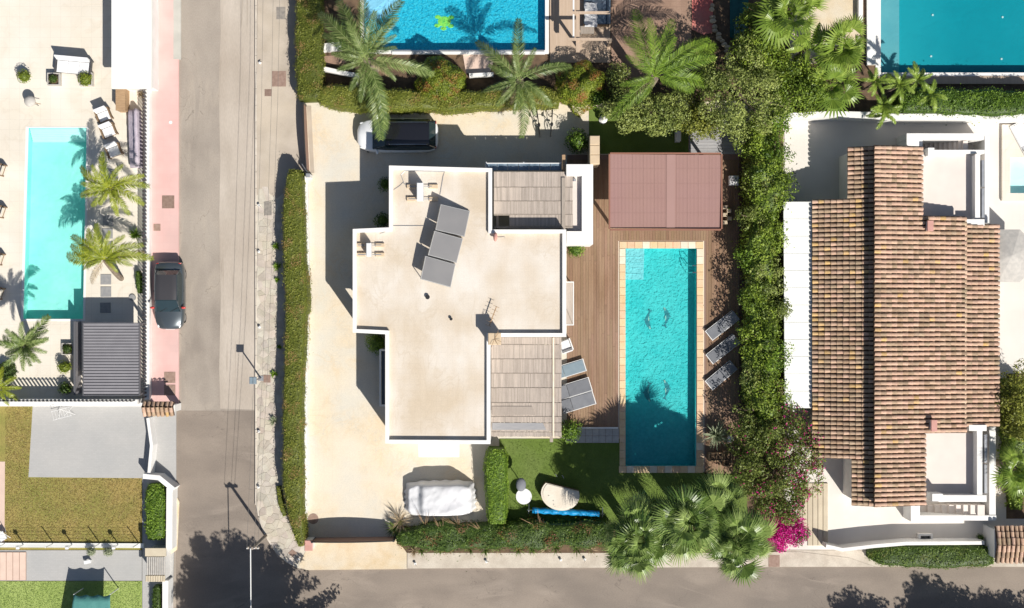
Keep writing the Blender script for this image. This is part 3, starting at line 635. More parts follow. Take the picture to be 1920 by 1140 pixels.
sheet('left_terrace', PL([(-800, -2500), (283.5, -2500), (283.5, 756), (-800, 756)]), GZ, 'cream_terrace', [HOLES['l']])
walk_pts = [(482, -2500), (482, 900), (484, 955), (490, 985), (502, 1012), (518, 1036), (538, 1054), (560, 1065), (592, 1066), (592, 800), (580, -2500)]
pav = sheet('pavement', PL(walk_pts), GZ - 0.01, 'stone_joint')
sheet('pavement_concrete', PL([(482.5, -2500), (573, -2500), (573, 330), (520, 372), (500, 360), (482.5, 366)]), GZ + 0.004, 'concrete_walk', thick=0.02)
sheet('driveway', PL([(573, 190), (1470, 190), (1470, 1008), (578, 1008)]), GZ, 'cream_drive', [HOLES['m']])
sheet('driveway_crossing', PL([(592, 1009), (745, 1009), (763, 1036), (763, 1066), (575, 1068), (560, 1062), (575, 1030)]), GZ + 0.004, 'cream_crossing')
sheet('south_pavement', PL([(764, 1034), (1500, 1034), (1590, 1045), (1640, 1062), (1500, 1062), (764, 1065)]), GZ, 'south_walk')
sheet('hedge_soil', PL([(592, 985), (1470, 985), (1470, 1037), (745, 1037), (738, 1008), (592, 1008)]), GZ + 0.008, 'soil') if False else sheet('hedge_soil', PL([(742, 985), (1440, 985), (1440, 1036), (764, 1036), (742, 1009)]), GZ + 0.012, 'soil')
sheet('north_garden', PL([(548, -2500), (1640.8, -2500), (1640.8, 213.5), (1470, 213.5), (1105, 198), (548, 190)]), GZ - 0.03, 'soil', [HOLES['t']])
sheet('east_bed', PL([(1368, 232), (1468, 232), (1468, 1033), (1385, 1033), (1375, 800)]), GZ + 0.016, 'soil')
sheet('pool_garden', PL([(1641, -2500), (3000, -2500), (3000, 213.5), (1641, 213.5)]), GZ - 0.03, 'soil', [HOLES['r']])
sheet('right_terrace', PL([(1469, 214), (3000, 214), (3000, 1030), (1469, 1030)]), GZ, 'terrace_right', [HOLES['b']])
sheet('south_verge', PL([(1469, 1031), (3000, 1031), (3000, 1062), (1640, 1062), (1500, 1045)]), GZ - 0.02, 'south_walk')
sheet('yellow_lawn', PL([(-800, 757), (267, 757), (267, 1030), (-800, 1030)]), GZ, 'lawn_dry')
sheet('grey_drive', PL([(63, 760), (276, 760), (272, 896), (55, 894)]), GZ + 0.006, 'grey_paver', thick=0.05)
sheet('pink_path', PL([(-100, 865), (11, 865), (10, 1018), (-100, 1018)]), GZ + 0.006, 'pink_board', thick=0.05)
sheet('grey_path', PL([(-800, 1031), (267, 1031), (267, 1088), (-800, 1088)]), GZ, 'grey_paver')
sheet('green_lawn', PL([(-800, 1089), (267, 1089), (267, 1330), (-800, 1330)]), GZ, 'lawn_bright')
sheet('artificial_lawn', PL([(936, 822), (1168, 822), (1168, 885), (1400, 885), (1400, 984), (940, 984)]), GZ + 0.02, 'lawn_green', thick=0.04)
sheet('north_lawn', PL([(1104, 205), (1290, 205), (1290, 289), (1104, 289)]), GZ + 0.02, 'lawn_green', thick=0.04)
for nm, poly, z, m in (('manhole_cover', [(511, 134), (537, 134), (537, 163), (511, 163)], 0.012, 'plate_brown'), ('meter_plate', [(497, 168), (510, 168), (510, 181), (497, 181)], 0.012, 'plate_brown'),
                       ('utility_plate', [(519, 14), (536, 14), (536, 37), (519, 37)], 0.012, 'plate_grey'), ('utility_plate', [(496, 378), (510, 378), (510, 404), (496, 404)], 0.012, 'plate_grey'),
                       ('meter_plate', [(495, 703), (508, 703), (508, 717), (495, 717)], 0.02, 'plate_brown'), ('meter_plate', [(541, 1036), (549, 1029), (558, 1036), (549, 1043)], 0.02, 'plate_brown'),
                       ('manhole_cover', [(305, 367), (328, 367), (328, 391), (305, 391)], 0.012, 'plate_brown'), ('meter_plate', [(289, 420), (302, 420), (302, 433), (289, 433)], 0.012, 'plate_brown'),
                       ('manhole_cover', [(309, 697), (330, 697), (330, 718), (309, 718)], 0.012, 'plate_brown'), ('manhole_cover', [(309, 721), (330, 721), (330, 741), (309, 741)], 0.012, 'plate_brown'),
                       ('utility_plate', [(1440, 1040), (1461, 1040), (1461, 1062), (1440, 1062)], 0.012, 'plate_brown')):
    pp = PL(poly); cxp = sum(p[0] for p in poly) / 4; cyp = sum(p[1] for p in poly) / 4
    o = MB().prism(pp, 0.05, GZ + z).build(nm, m)
    lab = {524: 'pinkish square manhole cover in the concrete pavement beside the tall corner hedge', 503: 'small brown square plate just below the pinkish manhole cover', 527: 'grey square plate in the pavement at the top of the photo',
           549: 'small reddish diamond plate on the curved pavement corner', 316: 'large brown manhole cover in the pink pavement above the parked grey car', 295: 'small tan plate in the pink pavement between manhole and car',
           319: 'brown manhole cover by the tiled gate roof', 501: 'small terracotta plate beside the foot of the square solar street lamp', 1450: 'pinkish plate in the pavement below the magenta bougainvillea'}
    key = int(cxp)
    if key == 503 and cyp > 300: L_ = 'grey rectangular plate at the pavement edge near where the crazy paving starts'
    elif key == 319: L_ = 'brown manhole cover in the pink pavement, %s of the pair by the tiled gate roof' % ('upper' if cyp < 720 else 'lower')
    else: L_ = lab.get(key, 'plate set in the pavement')
    tag(o, L_, 'manhole cover' if nm == 'manhole_cover' else 'plate')
o = MB().cyl(*P(321, 230), GZ, GZ + 0.02, 0.1, 12).build('marker_stud', 'white_wall'); tag(o, 'small white round stud on the pink pavement', 'marker')
# crazy paving: one stone at a time
def clip(poly, nx, ny, c):
    out = []
    for i in range(len(poly)):
        a, b = poly[i], poly[(i + 1) % len(poly)]; da = nx * a[0] + ny * a[1] - c; db = nx * b[0] + ny * b[1] - c
        if da <= 0: out.append(a)
        if (da < 0 < db) or (db < 0 < da): t = da / (da - db); out.append((a[0] + (b[0] - a[0]) * t, a[1] + (b[1] - a[1]) * t))
    return out
def inpoly(x, y, poly):
    c = False
    for i in range(len(poly)):
        (x0, y0), (x1, y1) = poly[i - 1], poly[i]
        if (y0 > y) != (y1 > y) and x < (x1 - x0) * (y - y0) / (y1 - y0) + x0: c = not c
    return c
left = PL([(483, 368), (483, 900), (485, 955), (491, 985), (503, 1011), (519, 1035), (539, 1053), (560, 1063)])
bound = PL([(483, 368), (483, 900), (485, 955), (491, 985), (503, 1011), (519, 1035), (539, 1053), (560, 1063), (574, 1020), (556, 960), (546, 900), (546, 372)])
seeds = []
y = P(0, 368)[1]
sp = 0.40
while y > P(0, 1066)[1]:
    x = P(478, 0)[0]
    while x < P(582, 0)[0]:
        seeds.append((x + random.uniform(-0.19, 0.19), y + random.uniform(-0.19, 0.19))); x += sp
    y -= sp
nst = 0
for (sx, sy) in seeds:
    if not inpoly(sx, sy, bound) or nst >= 298: continue
    if sx > P(551, 0)[0] and sy > P(0, 960)[1]: continue
    poly = [(sx - .6, sy - .6), (sx + .6, sy - .6), (sx + .6, sy + .6), (sx - .6, sy + .6)]
    for (qx, qy) in seeds:
        dx, dy = qx - sx, qy - sy; d = math.hypot(dx, dy)
        if 0 < d < 1.3: poly = clip(poly, dx / d, dy / d, ((sx + qx) / 2 * dx + (sy + qy) / 2 * dy) / d - 0.014)
        if len(poly) < 3: break
    for i in range(len(left) - 1):
        ex, ey = left[i + 1][0] - left[i][0], left[i + 1][1] - left[i][1]; l = math.hypot(ex, ey)
        nx, ny = ey / l, -ex / l
        poly = clip(poly, nx, ny, nx * left[i][0] + ny * left[i][1])
        if len(poly) < 3: break
    if len(poly) < 3: continue
    MB().prism([(a - sx, b - sy) for a, b in poly], -0.02, random.uniform(0.004, 0.012), bottom=False).build('paving_stone', 'paving_stone', pav, loc=(sx, sy, GZ)); nst += 1
kb = MB().bevbox(0, 0, -0.14, 0.10, 0.96, 0.14, 0.015).mesh('kerb_stone', 'kerb')
for k in range(36):
    yy = -5 + k * 31.2
    if yy < 935: obj('kerb_stone', kb, pav, (*P(480.5, yy), GZ + 0.01))
prev = None
for (ax, ay), (bx_, by_) in zip([(481, 938), (486, 968), (496, 997), (510, 1022), (528, 1043)], [(486, 968), (496, 997), (510, 1022), (528, 1043), (552, 1060)]):
    a, b = Vector(P(ax, ay)), Vector(P(bx_, by_)); o = obj('kerb_stone', kb, pav, (*((a + b) / 2), GZ + 0.01)); o.rotation_euler = (0, 0, math.atan2((b - a).y, (b - a).x) - math.pi / 2); o.scale = (1, (b - a).length * 0.98, 1)
# ------------------------------------------------------------------ pools
def pool(name, label, quad, floor_z, tile, water, wz=0.03, rim=None, rimw=0.0, rimz=None):
    t = thing(name, label, 'swimming pool', (*P(sum(q[0] for q in quad) / 4, sum(q[1] for q in quad) / 4), 0))
    ox, oy = t.location.x, t.location.y
    w = [(a - ox, b - oy) for a, b in PL(quad)]
    mb = MB().prism(offset_poly(w, -0.2), floor_z, GZ - 0.045, [w]); mb.prism(offset_poly(w, -0.2), floor_z - 0.2, floor_z - 0.002)
    mb.build('basin', tile, t)
    MB().prism(offset_poly(w, 0.003), wz - 0.004, wz, bottom=False).build('water', water, t)
    if rim: MB().prism(offset_poly(w, -rimw), GZ - 0.04, rimz or GZ + 0.03, [w]).build('rim', rim, t)
    return t, w
pm, wm = pool('swimming_pool', 'long turquoise pool with dolphin mosaics and orange stone coping in the wooden deck', Q_MAIN, -0.56, 'pool_main_tile', 'water')
# entry steps
def off(t, pts, h=0): return [(a - t.location.x, b - t.location.y) for a, b in PL(pts, h)]
for k in range(5):
    y0 = 466 + [0, 15, 26, 36, 47][k]; y1 = 466 + [15, 26, 36, 47, 58][k]
    MB().prism(off(pm, [(1174, y0 + 0.3), (1208, y0 + 0.3), (1208, y1), (1174, y1)]), -0.54, -0.05 - 0.09 * k).build('pool_step', 'pool_main_step', pm)
# coping pavers
def coping_run(t, p0, p1, wpx, n, vert, pale=()):
    for k in range(n):
        f0, f1 = k / n, (k + 1) / n
        if vert: a = (p0[0], p0[1] + (p1[1] - p0[1]) * f0); b = (p0[0] + wpx, p0[1] + (p1[1] - p0[1]) * f1)
        else: a = (p0[0] + (p1[0] - p0[0]) * f0, p0[1]); b = (p0[0] + (p1[0] - p0[0]) * f1, p0[1] + wpx)
        w = off(t, [a, (b[0], a[1]), b, (a[0], b[1])]); xs = [p[0] for p in w]; ys = [p[1] for p in w]
        MB().bevbox((min(xs) + max(xs)) / 2, (min(ys) + max(ys)) / 2, GZ - 0.03, max(xs) - min(xs) - 0.012, max(ys) - min(ys) - 0.012, 0.08, 0.012).build('coping_stone', 'coping_pale' if k in pale else 'coping', t)
coping_run(pm, (1161, 453), (1318, 453), 13, 11, False, (3, 8, 9))
coping_run(pm, (1160, 873), (1317, 873), 13, 11, False, (1, 4, 6, 9))
coping_run(pm, (1161, 466.3), (1161, 873), 11.5, 28, True, (0, 1))
coping_run(pm, (1305.5, 466.3), (1305.5, 873), 12.5, 28, True, (0, 1, 25))
def dolphin(t, px, py, s, flip):
    """flat mosaic laid in the floor: arched body, beak, fins, fluke"""
    cx, cy = off(t, [(px, py)])[0]; z = -0.556
    spine = [(-0.10, 0.62), (0.02, 0.45), (0.12, 0.2), (0.14, -0.05), (0.06, -0.35), (-0.06, -0.6)]; wd = [0.05, 0.13, 0.17, 0.15, 0.085, 0.03]
    d = MB(); p = MB()
    L = [(x - w, y) for (x, y), w in zip(spine, wd)]; R = [(x + w, y) for (x, y), w in zip(spine, wd)]
    q = lambda pts: [(cx + x * s * flip, cy + y * s * flip) for x, y in pts]
    d.prism(q(L + R[::-1]), z, z + 0.006); d.prism(q([(0.24, 0.12), (0.42, -0.02), (0.26, -0.04)]), z, z + 0.0065); d.prism(q([(-0.02, 0.12), (-0.16, -0.08), (0.0, -0.02)]), z, z + 0.0066)
    d.prism(q([(-0.04, -0.56), (-0.26, -0.62), (-0.06, -0.70), (0.10, -0.80), (0.04, -0.60)]), z, z + 0.0068)
    p.prism(q([(-0.13, 0.66), (-0.05, 0.42), (0.0, 0.46), (0.0, 0.6)]), z, z + 0.008); p.prism(q([(-0.02, 0.02), (0.03, 0.1), (0.06, -0.1), (0.0, -0.3)]), z, z + 0.008)
    o = d.build('dolphin_mosaic', 'mosaic_dark', t); p.build('belly', 'mosaic_pale', o)
for (x, y, f) in ((1250, 594, 1), (1219, 600, -1), (1250, 731, 1), (1218, 737, -1)): dolphin(pm, x, y, 0.85, f)
# dive ladder handrails at the corner
lx, ly = off(pm, [(1300, 505)])[0]; lad = MB()
for s in (-0.2, 0.2): lad.tube([(lx + 0.12, ly + s, GZ), (lx + 0.1, ly + s, GZ + 0.4), (lx - 0.12, ly + s, GZ + 0.42), (lx - 0.3, ly + s, 0.0), (lx - 0.32, ly + s, -0.5)], 0.022, 6)
lad.build('ladder_rail', 'steel', pm)
pl, wl = pool('swimming_pool', 'pale turquoise rectangular pool in the white left hand terrace', Q_LEFT, -0.50, 'pool_left_tile', 'water_pale')
for k in range(6): MB().prism(off(pl, [(56, 240.5 + k * 4), (163.4, 240.5 + k * 4), (163.2, 244.5 + k * 4), (56, 244.5 + k * 4)]), -0.49, -0.02 - 0.08 * k).build('pool_step', 'pool_left_step', pl)
MB().prism(off(pl, [(50, 238), (168, 238), (161, 602), (41, 602)]), GZ - 0.03, GZ + 0.015, [wl]).build('rim', 'white_wall', pl)
pt_, wt = pool('swimming_pool', 'bright blue mosaic pool at the top middle with white edge', Q_TOP, -0.56, 'pool_top_tile', 'water', rim='white_wall', rimw=0.22)
for k in range(4):
    cx, cy = off(pt_, [(683, -8)])[0]; r = 2.1 - 0.28 * k
    arc = [(cx + 0.01, cy + 1.4)] + [(cx + 0.01 + r * math.cos(a), cy + r * 0.62 * math.sin(a)) for a in [math.radians(d) for d in range(-90, 40, 8)]]
    MB().prism([(cx + 0.01, cy - r * 0.62)] + [(cx + 0.01 + r * math.cos(a), cy + r * 0.62 * math.sin(a)) for a in [math.radians(d) for d in range(-82, 60, 8)]] + [(cx + 0.01, cy + r * 0.62)], -0.55, -0.42 + 0.11 * k).build('pool_step', 'pool_top_step', pt_)
cx, cy = off(pt_, [(832, 36)])[0]
tb = MB().ellip(cx, cy, -0.57, 0.42, 0.34, 0.03, 14, 3, zmin=0)
for a in (35, 140, 215, 320, 265): tb.ellip(cx + 0.5 * math.cos(math.radians(a)), cy + 0.42 * math.sin(math.radians(a)), -0.565, 0.2, 0.13, 0.02, 8, 2, zmin=0)
tb.build('turtle_mosaic', 'turtle_green', pt_)
pr, wr = pool('swimming_pool', 'deep teal pool with white edge in the top right corner', Q_RIGHT, -0.56, 'pool_right_tile', 'water_deep', rim='white_wall', rimw=0.3)
MB().prism(off(pr, [(1650.5, -149), (1690, -149), (1690, 136.5), (1650.5, 136.5)]), -0.55, -0.40).build('pool_ledge', 'pool_right_ledge', pr)
for (x, y) in ((1755, 24), (1887, 28), (1752, 102), (1885, 107)):
    a, b = off(pr, [(x, y)])[0]; MB().cyl(a, b, -0.57, -0.53, 0.06, 10).build('floor_inlet', 'metal_white', pr)
pb, wb = pool('hot_tub', 'shallow pale plunge pool at the right edge of the photo', Q_TUB, -0.28, 'tub_tile', 'water_pale'); pb['category'] = 'plunge pool'
# ------------------------------------------------------------------ the flat roofed house
RH = 3.5; PH = 3.75
hs_px = [(730, 311), (922, 316), (922, 431), (1061, 431), (1061, 631), (919, 631), (919, 832), (723, 831), (723, 626), (662, 623), (662, 430), (730, 427)]
house = thing('flat_roof_house', 'white flat roofed villa with sandy roof, parapet and solar panels in the centre', 'house', (*P(840, 570), 0))
outer = off(house, hs_px, PH); inner = offset_poly(outer, 0.17)
ring_px = [(662, 505), (662, 430), (730, 427), (730, 311), (922, 316), (922, 431), (1061, 431), (1061, 631), (919, 631), (919, 832), (723, 831), (723, 627)]
ro = off(house, ring_px, PH)
inn = [inner[10], inner[11], inner[0], inner[1], inner[2], inner[3], inner[4], inner[5], inner[6], inner[7]]
MB().prism(ro + [(inner[8][0], ro[-1][1])] + [inner[7]] + inn[::-1][1:] + [(inner[9][0], ro[0][1])], 0.02, RH - 0.3, bottom=True).build('wall', 'white_wall', house)
cx_, cy_ = outer[9]; MB().box(cx_, cy_, 0.02, cx_ + 0.5, cy_ + 0.42, RH - 0.3).build('pillar', 'white_wall', house)
MB().prism(outer, RH - 0.3, RH - 0.02, [inner]).build('lintel', 'white_wall', house)
MB().box(inner[9][0] + 0.001, ro[0][1], 0.02, inner[8][0] + 0.05, ro[0][1] + 0.15, RH - 0.3).build('wall', 'white_wall', house)
MB().prism(offset_poly(outer, 0.165), RH - 0.25, RH).build('roof', 'house_roof', house)
MB().prism(offset_poly(outer, -0.02), RH - 0.021, PH, [offset_poly(outer, 0.19)]).build('parapet', 'white_wall', house)
o = MB().prism(offset_poly(off(house, [(785, 832.5), (861, 832.5), (861, 857), (785, 857)], 2.3), 0), 2.2, 2.32).build('door_canopy', 'white_roof', house)
def wall_window(t, a, b, z0, z1, side, nm='window'):
    """framed window standing 3 cm proud of a wall running a to b (local xy)"""
    a, b = Vector(a), Vector(b); d = (b - a).normalized(); n = Vector((d.y, -d.x)) * side; L = (b - a).length; ang = math.atan2(d.y, d.x); c = (a + b) / 2
    f = MB()
    for s in (-1, 1): q = c + d * s * (L / 2) + n * 0.03; f.cbox(q.x, q.y, (z0 + z1) / 2, 0.07, 0.08, z1 - z0, ang)
    for z in (z0, z1): q = c + n * 0.03; f.cbox(q.x, q.y, z, L + 0.07, 0.082, 0.07, ang)
    fo = f.build(nm, 'metal_grey', t); q = c + n * 0.015; MB().cbox(q.x, q.y, (z0 + z1) / 2, L, 0.03, z1 - z0, ang).build('pane', 'window_glass', fo)
N = outer
def seg(i, t0, t1): a, b = Vector(N[i]), Vector(N[(i + 1) % len(N)]); return a.lerp(b, t0), a.lerp(b, t1)
for i, t0, t1, z0, z1 in ((0, .2, .45, 1.0, 2.2), (0, .6, .85, 1.0, 2.2), (3, .15, .45, 0.15, 2.3), (3, .6, .85, 0.15, 2.3), (5, .2, .7, 0.15, 2.3), (6, .15, .35, 1.0, 2.2), (9, .3, .6, 1.0, 2.2), (11, .3, .7, 1.0, 2.2)):
    a, b = seg(i, t0, t1); wall_window(house, a, b, z0, z1, 1 if sum(N[k][0] * N[(k + 1) % 12][1] - N[(k + 1) % 12][0] * N[k][1] for k in range(12)) > 0 else -1)
# bay window frame west of the south wing
bx0, by0 = off(house, [(711.5, 655)], 2.4)[0]; bx1, by1 = off(house, [(724, 762)], 2.4)[0]
bw = MB(); bw.box(bx0, by1, 2.3, bx0 + 0.09, by0, 2.42); bw.box(bx0 + 0.09, by1, 2.3, bx1 + 0.3, by1 + 0.09, 2.42); bw.box(bx0 + 0.09, by0 - 0.09, 2.3, bx1 + 0.3, by0, 2.42)
for k in range(6): yy = by1 + (by0 - by1) * k / 5; bw.box(bx0 + 0.01, yy - 0.03 if k else yy, 0.12, bx0 + 0.07, yy + 0.03 if k < 5 else yy, 2.3)
bay = bw.build('bay_window', 'metal_white', house); MB().box(bx0 + 0.1, by1 + 0.1, 0.12, bx1 + 0.28, by0 - 0.1, 2.2).build('pane', 'window_glass', bay)
# north east porch: white frame walls round a recessed floor
wz = 3.05
def hprism(nm, pts, z0, z1, m, h=None, holes=()): return MB().prism(off(house, pts, z1 if h is None else h), z0, z1, [off(house, q, z1 if h is None else h) for q in holes]).build(nm, m, house)
hprism('porch_wall', [(1062, 308), (1112, 308), (1112, 458), (1062.5, 458), (1062.5, 433.5), (1091, 433.5), (1091, 330), (1062, 330)], 0.02, wz, 'white_wall')
hprism('porch_floor', [(1064, 331), (1090, 331), (1090, 432.5), (1064, 432.5)], 2.3, 2.62, 'balcony_floor')
o = MB().box(*[*off(house, [(1075, 340)], 2.7)[0]], 2.62, off(house, [(1075, 340)], 2.7)[0][0] + 0.14, off(house, [(1075, 340)], 2.7)[0][1] + 0.14, 2.85).build('porch_vent', 'metal_grey', house)
# roof joints, cables and fittings
def rline(pts, r, m, nm, z=RH + 0.02): w = off(house, pts, RH); MB().tube([(a, b, z) for a, b in w], r, 5).build(nm, m, house)
rline([(737, 423.3), (795, 423.3)], 0.018, 'metal_grey', 'roof_cable')
rline([(825, 365), (831, 330), (834, 322), (760, 320), (752, 328), (758, 345), (775, 351)], 0.02, 'metal_grey', 'roof_cable'); rline([(738, 356), (750, 348), (757, 341)], 0.015, 'metal_grey', 'roof_cable')
rline([(712, 438), (722, 435)], 0.015, 'metal_grey', 'roof_cable')
def roof_thing(nm, label, cat, px, py, rz=0, group=None): return thing(nm, label, cat, (*P(px, py, RH), RH), rz, group)
for (px, py, r, L_) in ((802, 557, 0.13, 'larger round grey vent cap on the sandy roof below the solar panels'), (846, 598, 0.09, 'smaller round grey vent cap on the middle of the sandy roof')):
    t = roof_thing('roof_vent', L_, 'vent', px, py, 0, 'roof vents'); MB().cyl(0, 0, 0, 0.14, r * 0.7, 12).build('pipe', 'metal_grey', t); MB().cyl(0, 0, 0.14, 0.18, r, 12, r * 0.8).build('cap', 'metal_dark', t)
for (px, py, k, L_) in ((787, 362, 1.0, 'white air conditioner on tan blocks at the north end of the roof'), (692, 469, 0.75, 'white narrow air conditioner on tan blocks on the west wing roof')):
    t = roof_thing('air_conditioner', L_, 'air conditioner', px, py, 0, 'roof air conditioners')
    MB().bevbox(0.08 * k, 0, 0.18, 0.34 * k, 0.98 * k, 0.75 * k + 0.05, 0.03).build('casing', 'metal_white', t)
    fan = MB().cyl(0, 0, 0, 0.02, 0.25 * k, 14).build('fan_grille', 'metal_grey', t); fan.location = (0.08 * k - 0.17 * k - 0.02, 0, 0.55 * k); fan.rotation_euler = (0, math.pi / 2, 0)
    for x in (-0.47, 0.62 * k + 0.15):
        for y in (-0.34 * k, 0.36 * k): MB().bevbox(x, y, 0, 0.48, 0.22, 0.16, 0.02).build('support_block', 'tan_block', t)
    for y in (-0.34 * k, 0.36 * k): MB().box(-0.6, y - 0.02, 0.161, 0.7, y + 0.02, 0.179).build('rail', 'metal_grey', t)
t = roof_thing('vent_cowl', 'terracotta oval cowl on the roof by the north pergola', 'vent', 929, 445)
MB().cyl(0, 0, 0, 0.35, 0.09, 10).build('pipe', 'clay_pink', t); MB().ellip(0, 0, 0.42, 0.12, 0.26, 0.16, 12, 6).build('cowl', 'clay_pink', t, True); MB().tube([(0.15, 0, 0.05), (0.5, 0.03, 0.04), (0.55, -0.05, 0.02)], 0.015, 4).build('pipe_bracket', 'metal_grey', t)
t = roof_thing('chimney', 'square white chimney at the inner roof corner with a dry weed on it', 'chimney', 928, 634)
MB().box(-0.33, -0.3, -0.4, 0.33, 0.3, 1.15).build('stack', 'white_wall', t); MB().bevbox(0, 0, 1.15, 0.72, 0.66, 0.12, 0.03).build('cap', 'tan_block', t)
for (a, l) in ((20, 0.5), (75, 0.4), (130, 0.55), (200, 0.4), (290, 0.45)): MB().tube([(0, 0, 1.27), (0.2 * math.cos(a), 0.2 * math.sin(a), 1.4), (l * math.cos(a), l * math.sin(a), 1.45)], 0.012, 4).build('dry_stalk', 'wood_tan', t)
t = roof_thing('tv_antenna', 'thin rooftop aerial leaning beside the chimney shadow', 'antenna', 921, 600)
MB().tube([(0, 0, 0), (0.02, 0.05, 0.55)], 0.025, 6).build('mast', 'metal_dark', t); a = MB(); a.tube([(-0.1, -0.3, 0.5), (0.3, 0.75, 0.55)], 0.03, 5)
for k in range(6): f = k / 5; a.tube([(-0.15 + 0.45 * f - 0.16, -0.3 + 1.05 * f + 0.07, 0.52), (-0.15 + 0.45 * f + 0.16, -0.3 + 1.05 * f - 0.07, 0.52)], 0.012, 4)
a.build('aerial', 'wood_tan', t)
# solar collectors: tilted frames, high along the west side
t = thing('solar_array', 'row of three tilted grey solar collectors on the flat roof', 'solar panels', (*P(835, 450, RH), RH))
quads = [[(827, 383), (881, 396), (865, 444), (817, 431)], [(815, 433), (868, 448), (852, 491), (803, 478)], [(798, 480), (854, 496), (842, 538), (789, 523)]]
hi, lo = 1.0, 0.18
for q in quads:
    c = [Vector((*off(t, [q[k]], RH + (hi, lo, lo, hi)[k])[0], (hi, lo, lo, hi)[k])) for k in range(4)]
    c[2] = c[1] + c[3] - c[0]
    n = (c[1] - c[0]).cross(c[3] - c[0]).normalized(); n = n if n.z > 0 else -n
    mb = MB(); mb.add([x for x in c] + [x - n * 0.09 for x in c], [(0, 3, 2, 1), (4, 5, 6, 7), (0, 1, 5, 4), (1, 2, 6, 5), (2, 3, 7, 6), (3, 0, 4, 7)])
    fr = mb.build('panel', 'solar_frame', t); cc = sum(c, Vector()) / 4
    g = [cc + (x - cc) * 0.965 + n * 0.006 for x in c]; gm = MB(); gm.add(g + [x - n * 0.004 for x in g], [(0, 3, 2, 1), (4, 5, 6, 7), (0, 1, 5, 4), (1, 2, 6, 5), (2, 3, 7, 6), (3, 0, 4, 7)]); gm.build('pane', 'solar_glass', fr)
    lg = MB()
    for k in (0, 3): x = c[k]; lg.tube([(x.x, x.y, x.z - 0.1), (x.x, x.y, 0)], 0.025, 5); lg.tube([(x.x, x.y, 0.03), (c[1 if k == 0 else 2].x, c[1 if k == 0 else 2].y, 0.08)], 0.02, 5)
    lg.build('stand', 'solar_frame', t)
# ------------------------------------------------------------------ pergolas of the house with reed mats
def reed_pergola(name, label, x0, y0, x1, y1, z, beams, bands, extra=None, hole=None):
    t = thing(name, label, 'pergola', (*P((x0 + x1) / 2, (y0 + y1) / 2), 0))
    xa, ya = off(t, [(x0, y0)], z)[0]; xb, yb = off(t, [(x1, y1)], z)[0]      # ya > yb
    for b in beams:
        yy = off(t, [(0, b)], z)[0][1]; MB().box(xa, yy - 0.05, z - 0.16, xb, yy + 0.05, z - 0.03).build('rafter', 'wood_grey', t)
    for x in (xa + 0.2, xb - 0.3):
        MB().box(x - 0.06, yb, z - 0.31, x + 0.06, ya, z - 0.161).build('beam', 'wood_grey', t)
        for y in (ya - 0.15, yb + 0.15): MB().box(x - 0.055, y - 0.055, 0.1, x + 0.055, y + 0.055, z - 0.311).build('post', 'wood_grey', t)
    for (by0_, by1_) in zip(bands[:-1], bands[1:]):
        w0 = off(t, [(0, by0_)], z)[0][1]; w1 = off(t, [(0, by1_)], z)[0][1]
        mb = MB(); x = xa
        while x < xb - 0.02:
            w = random.uniform(0.035, 0.075); j = random.uniform(-0.02, 0.02)
            if not (hole and x < off(t, [(hole[0], 0)], z)[0][0] and w1 < off(t, [(0, hole[1])], z)[0][1]):
                mb.val = random.random(); zz = z + random.uniform(-0.002, 0.002); mb.box(x, w1 + 0.012 + j, zz - 0.025, min(xb, x + w), w0 - 0.012 + j, zz)
            x += w + 0.001
        if mb.v: mb.build('reed_mat', 'reed', t)
        MB().tube([(xa, w0, z + 0.015), (xb, w0 - 0.01, z + 0.015)], 0.014, 4).build('batten', 'wood_grey', t)
    return t
pg = reed_pergola('reed_pergola', 'reed covered pergola in the north east corner of the villa', 926, 321, 1074, 428, 2.85, [325, 351, 377, 402, 426], [322, 351, 377, 402, 424], hole=(954, 402))
a, b = off(pg, [(1054, 290), (1060, 331)], 2.7); MB().box(a[0], b[1], 2.55, b[0], a[1], 2.68).build('beam_end', 'wood_tan', pg)
a, b = off(pg, [(1053, 333), (1060, 431)], 2.9); MB().box(a[0], b[1], 2.87, b[0], a[1], 2.94).build('top_beam', 'wood_grey', pg)
t = thing('glass_canopy', 'narrow glass strip along the north edge of the reed pergola', 'glass canopy', (*P(990, 314), 0))
a, b = off(t, [(912, 307), (1052, 319)], 2.4)
for k in range(7):
    xx0 = a[0] + (b[0] - a[0]) * k / 7; xx1 = a[0] + (b[0] - a[0]) * (k + 1) / 7; MB().box(xx0 + 0.015, b[1], 2.38, xx1 - 0.015, a[1], 2.4).build('pane', 'glass_blue', t)
f = MB(); f.box(a[0], a[1], 2.36, b[0], a[1] + 0.05, 2.42); f.box(a[0] - 0.05, b[1], 2.36, a[0], a[1] + 0.05, 2.42); f.build('frame', 'metal_white', t)
for x in (a[0], (a[0] + b[0]) / 2, b[0]): MB().box(x - 0.03, a[1] + 0.051, 0.12, x + 0.03, a[1] + 0.1, 2.4).build('post', 'metal_white', t)
pg2 = reed_pergola('reed_pergola', 'long reed covered pergola south of the villa beside the loungers', 921, 631, 1053, 819, 2.75, [640, 673, 700, 727, 755, 781, 800, 816], [632, 646, 673, 700, 727, 755, 781, 793, 810, 819])
a, b = off(pg2, [(1036, 633), (1039, 820)], 2.8); MB().box(a[0], b[1], 2.79, b[0], a[1], 2.83).build('top_beam', 'coping_pale', pg2)
a, b = off(pg2, [(1031, 815), (1037, 829)], 2.6); MB().box(a[0], b[1], 2.45, b[0], a[1], 2.6).build('beam_end', 'wood_grey', pg2)
for (x0, y0, x1, y1) in ((923, 793, 1018, 806), (923, 762, 998, 778)):
    w = off(pg2, [(x0, y0), (x1, y0), (x1 + 6, y1), (x0, y1)], 2.8); MB().prism(w, 2.765, 2.785).build('roof_sheet', 'wood_silver' if y0 > 790 else 'reed', pg2)
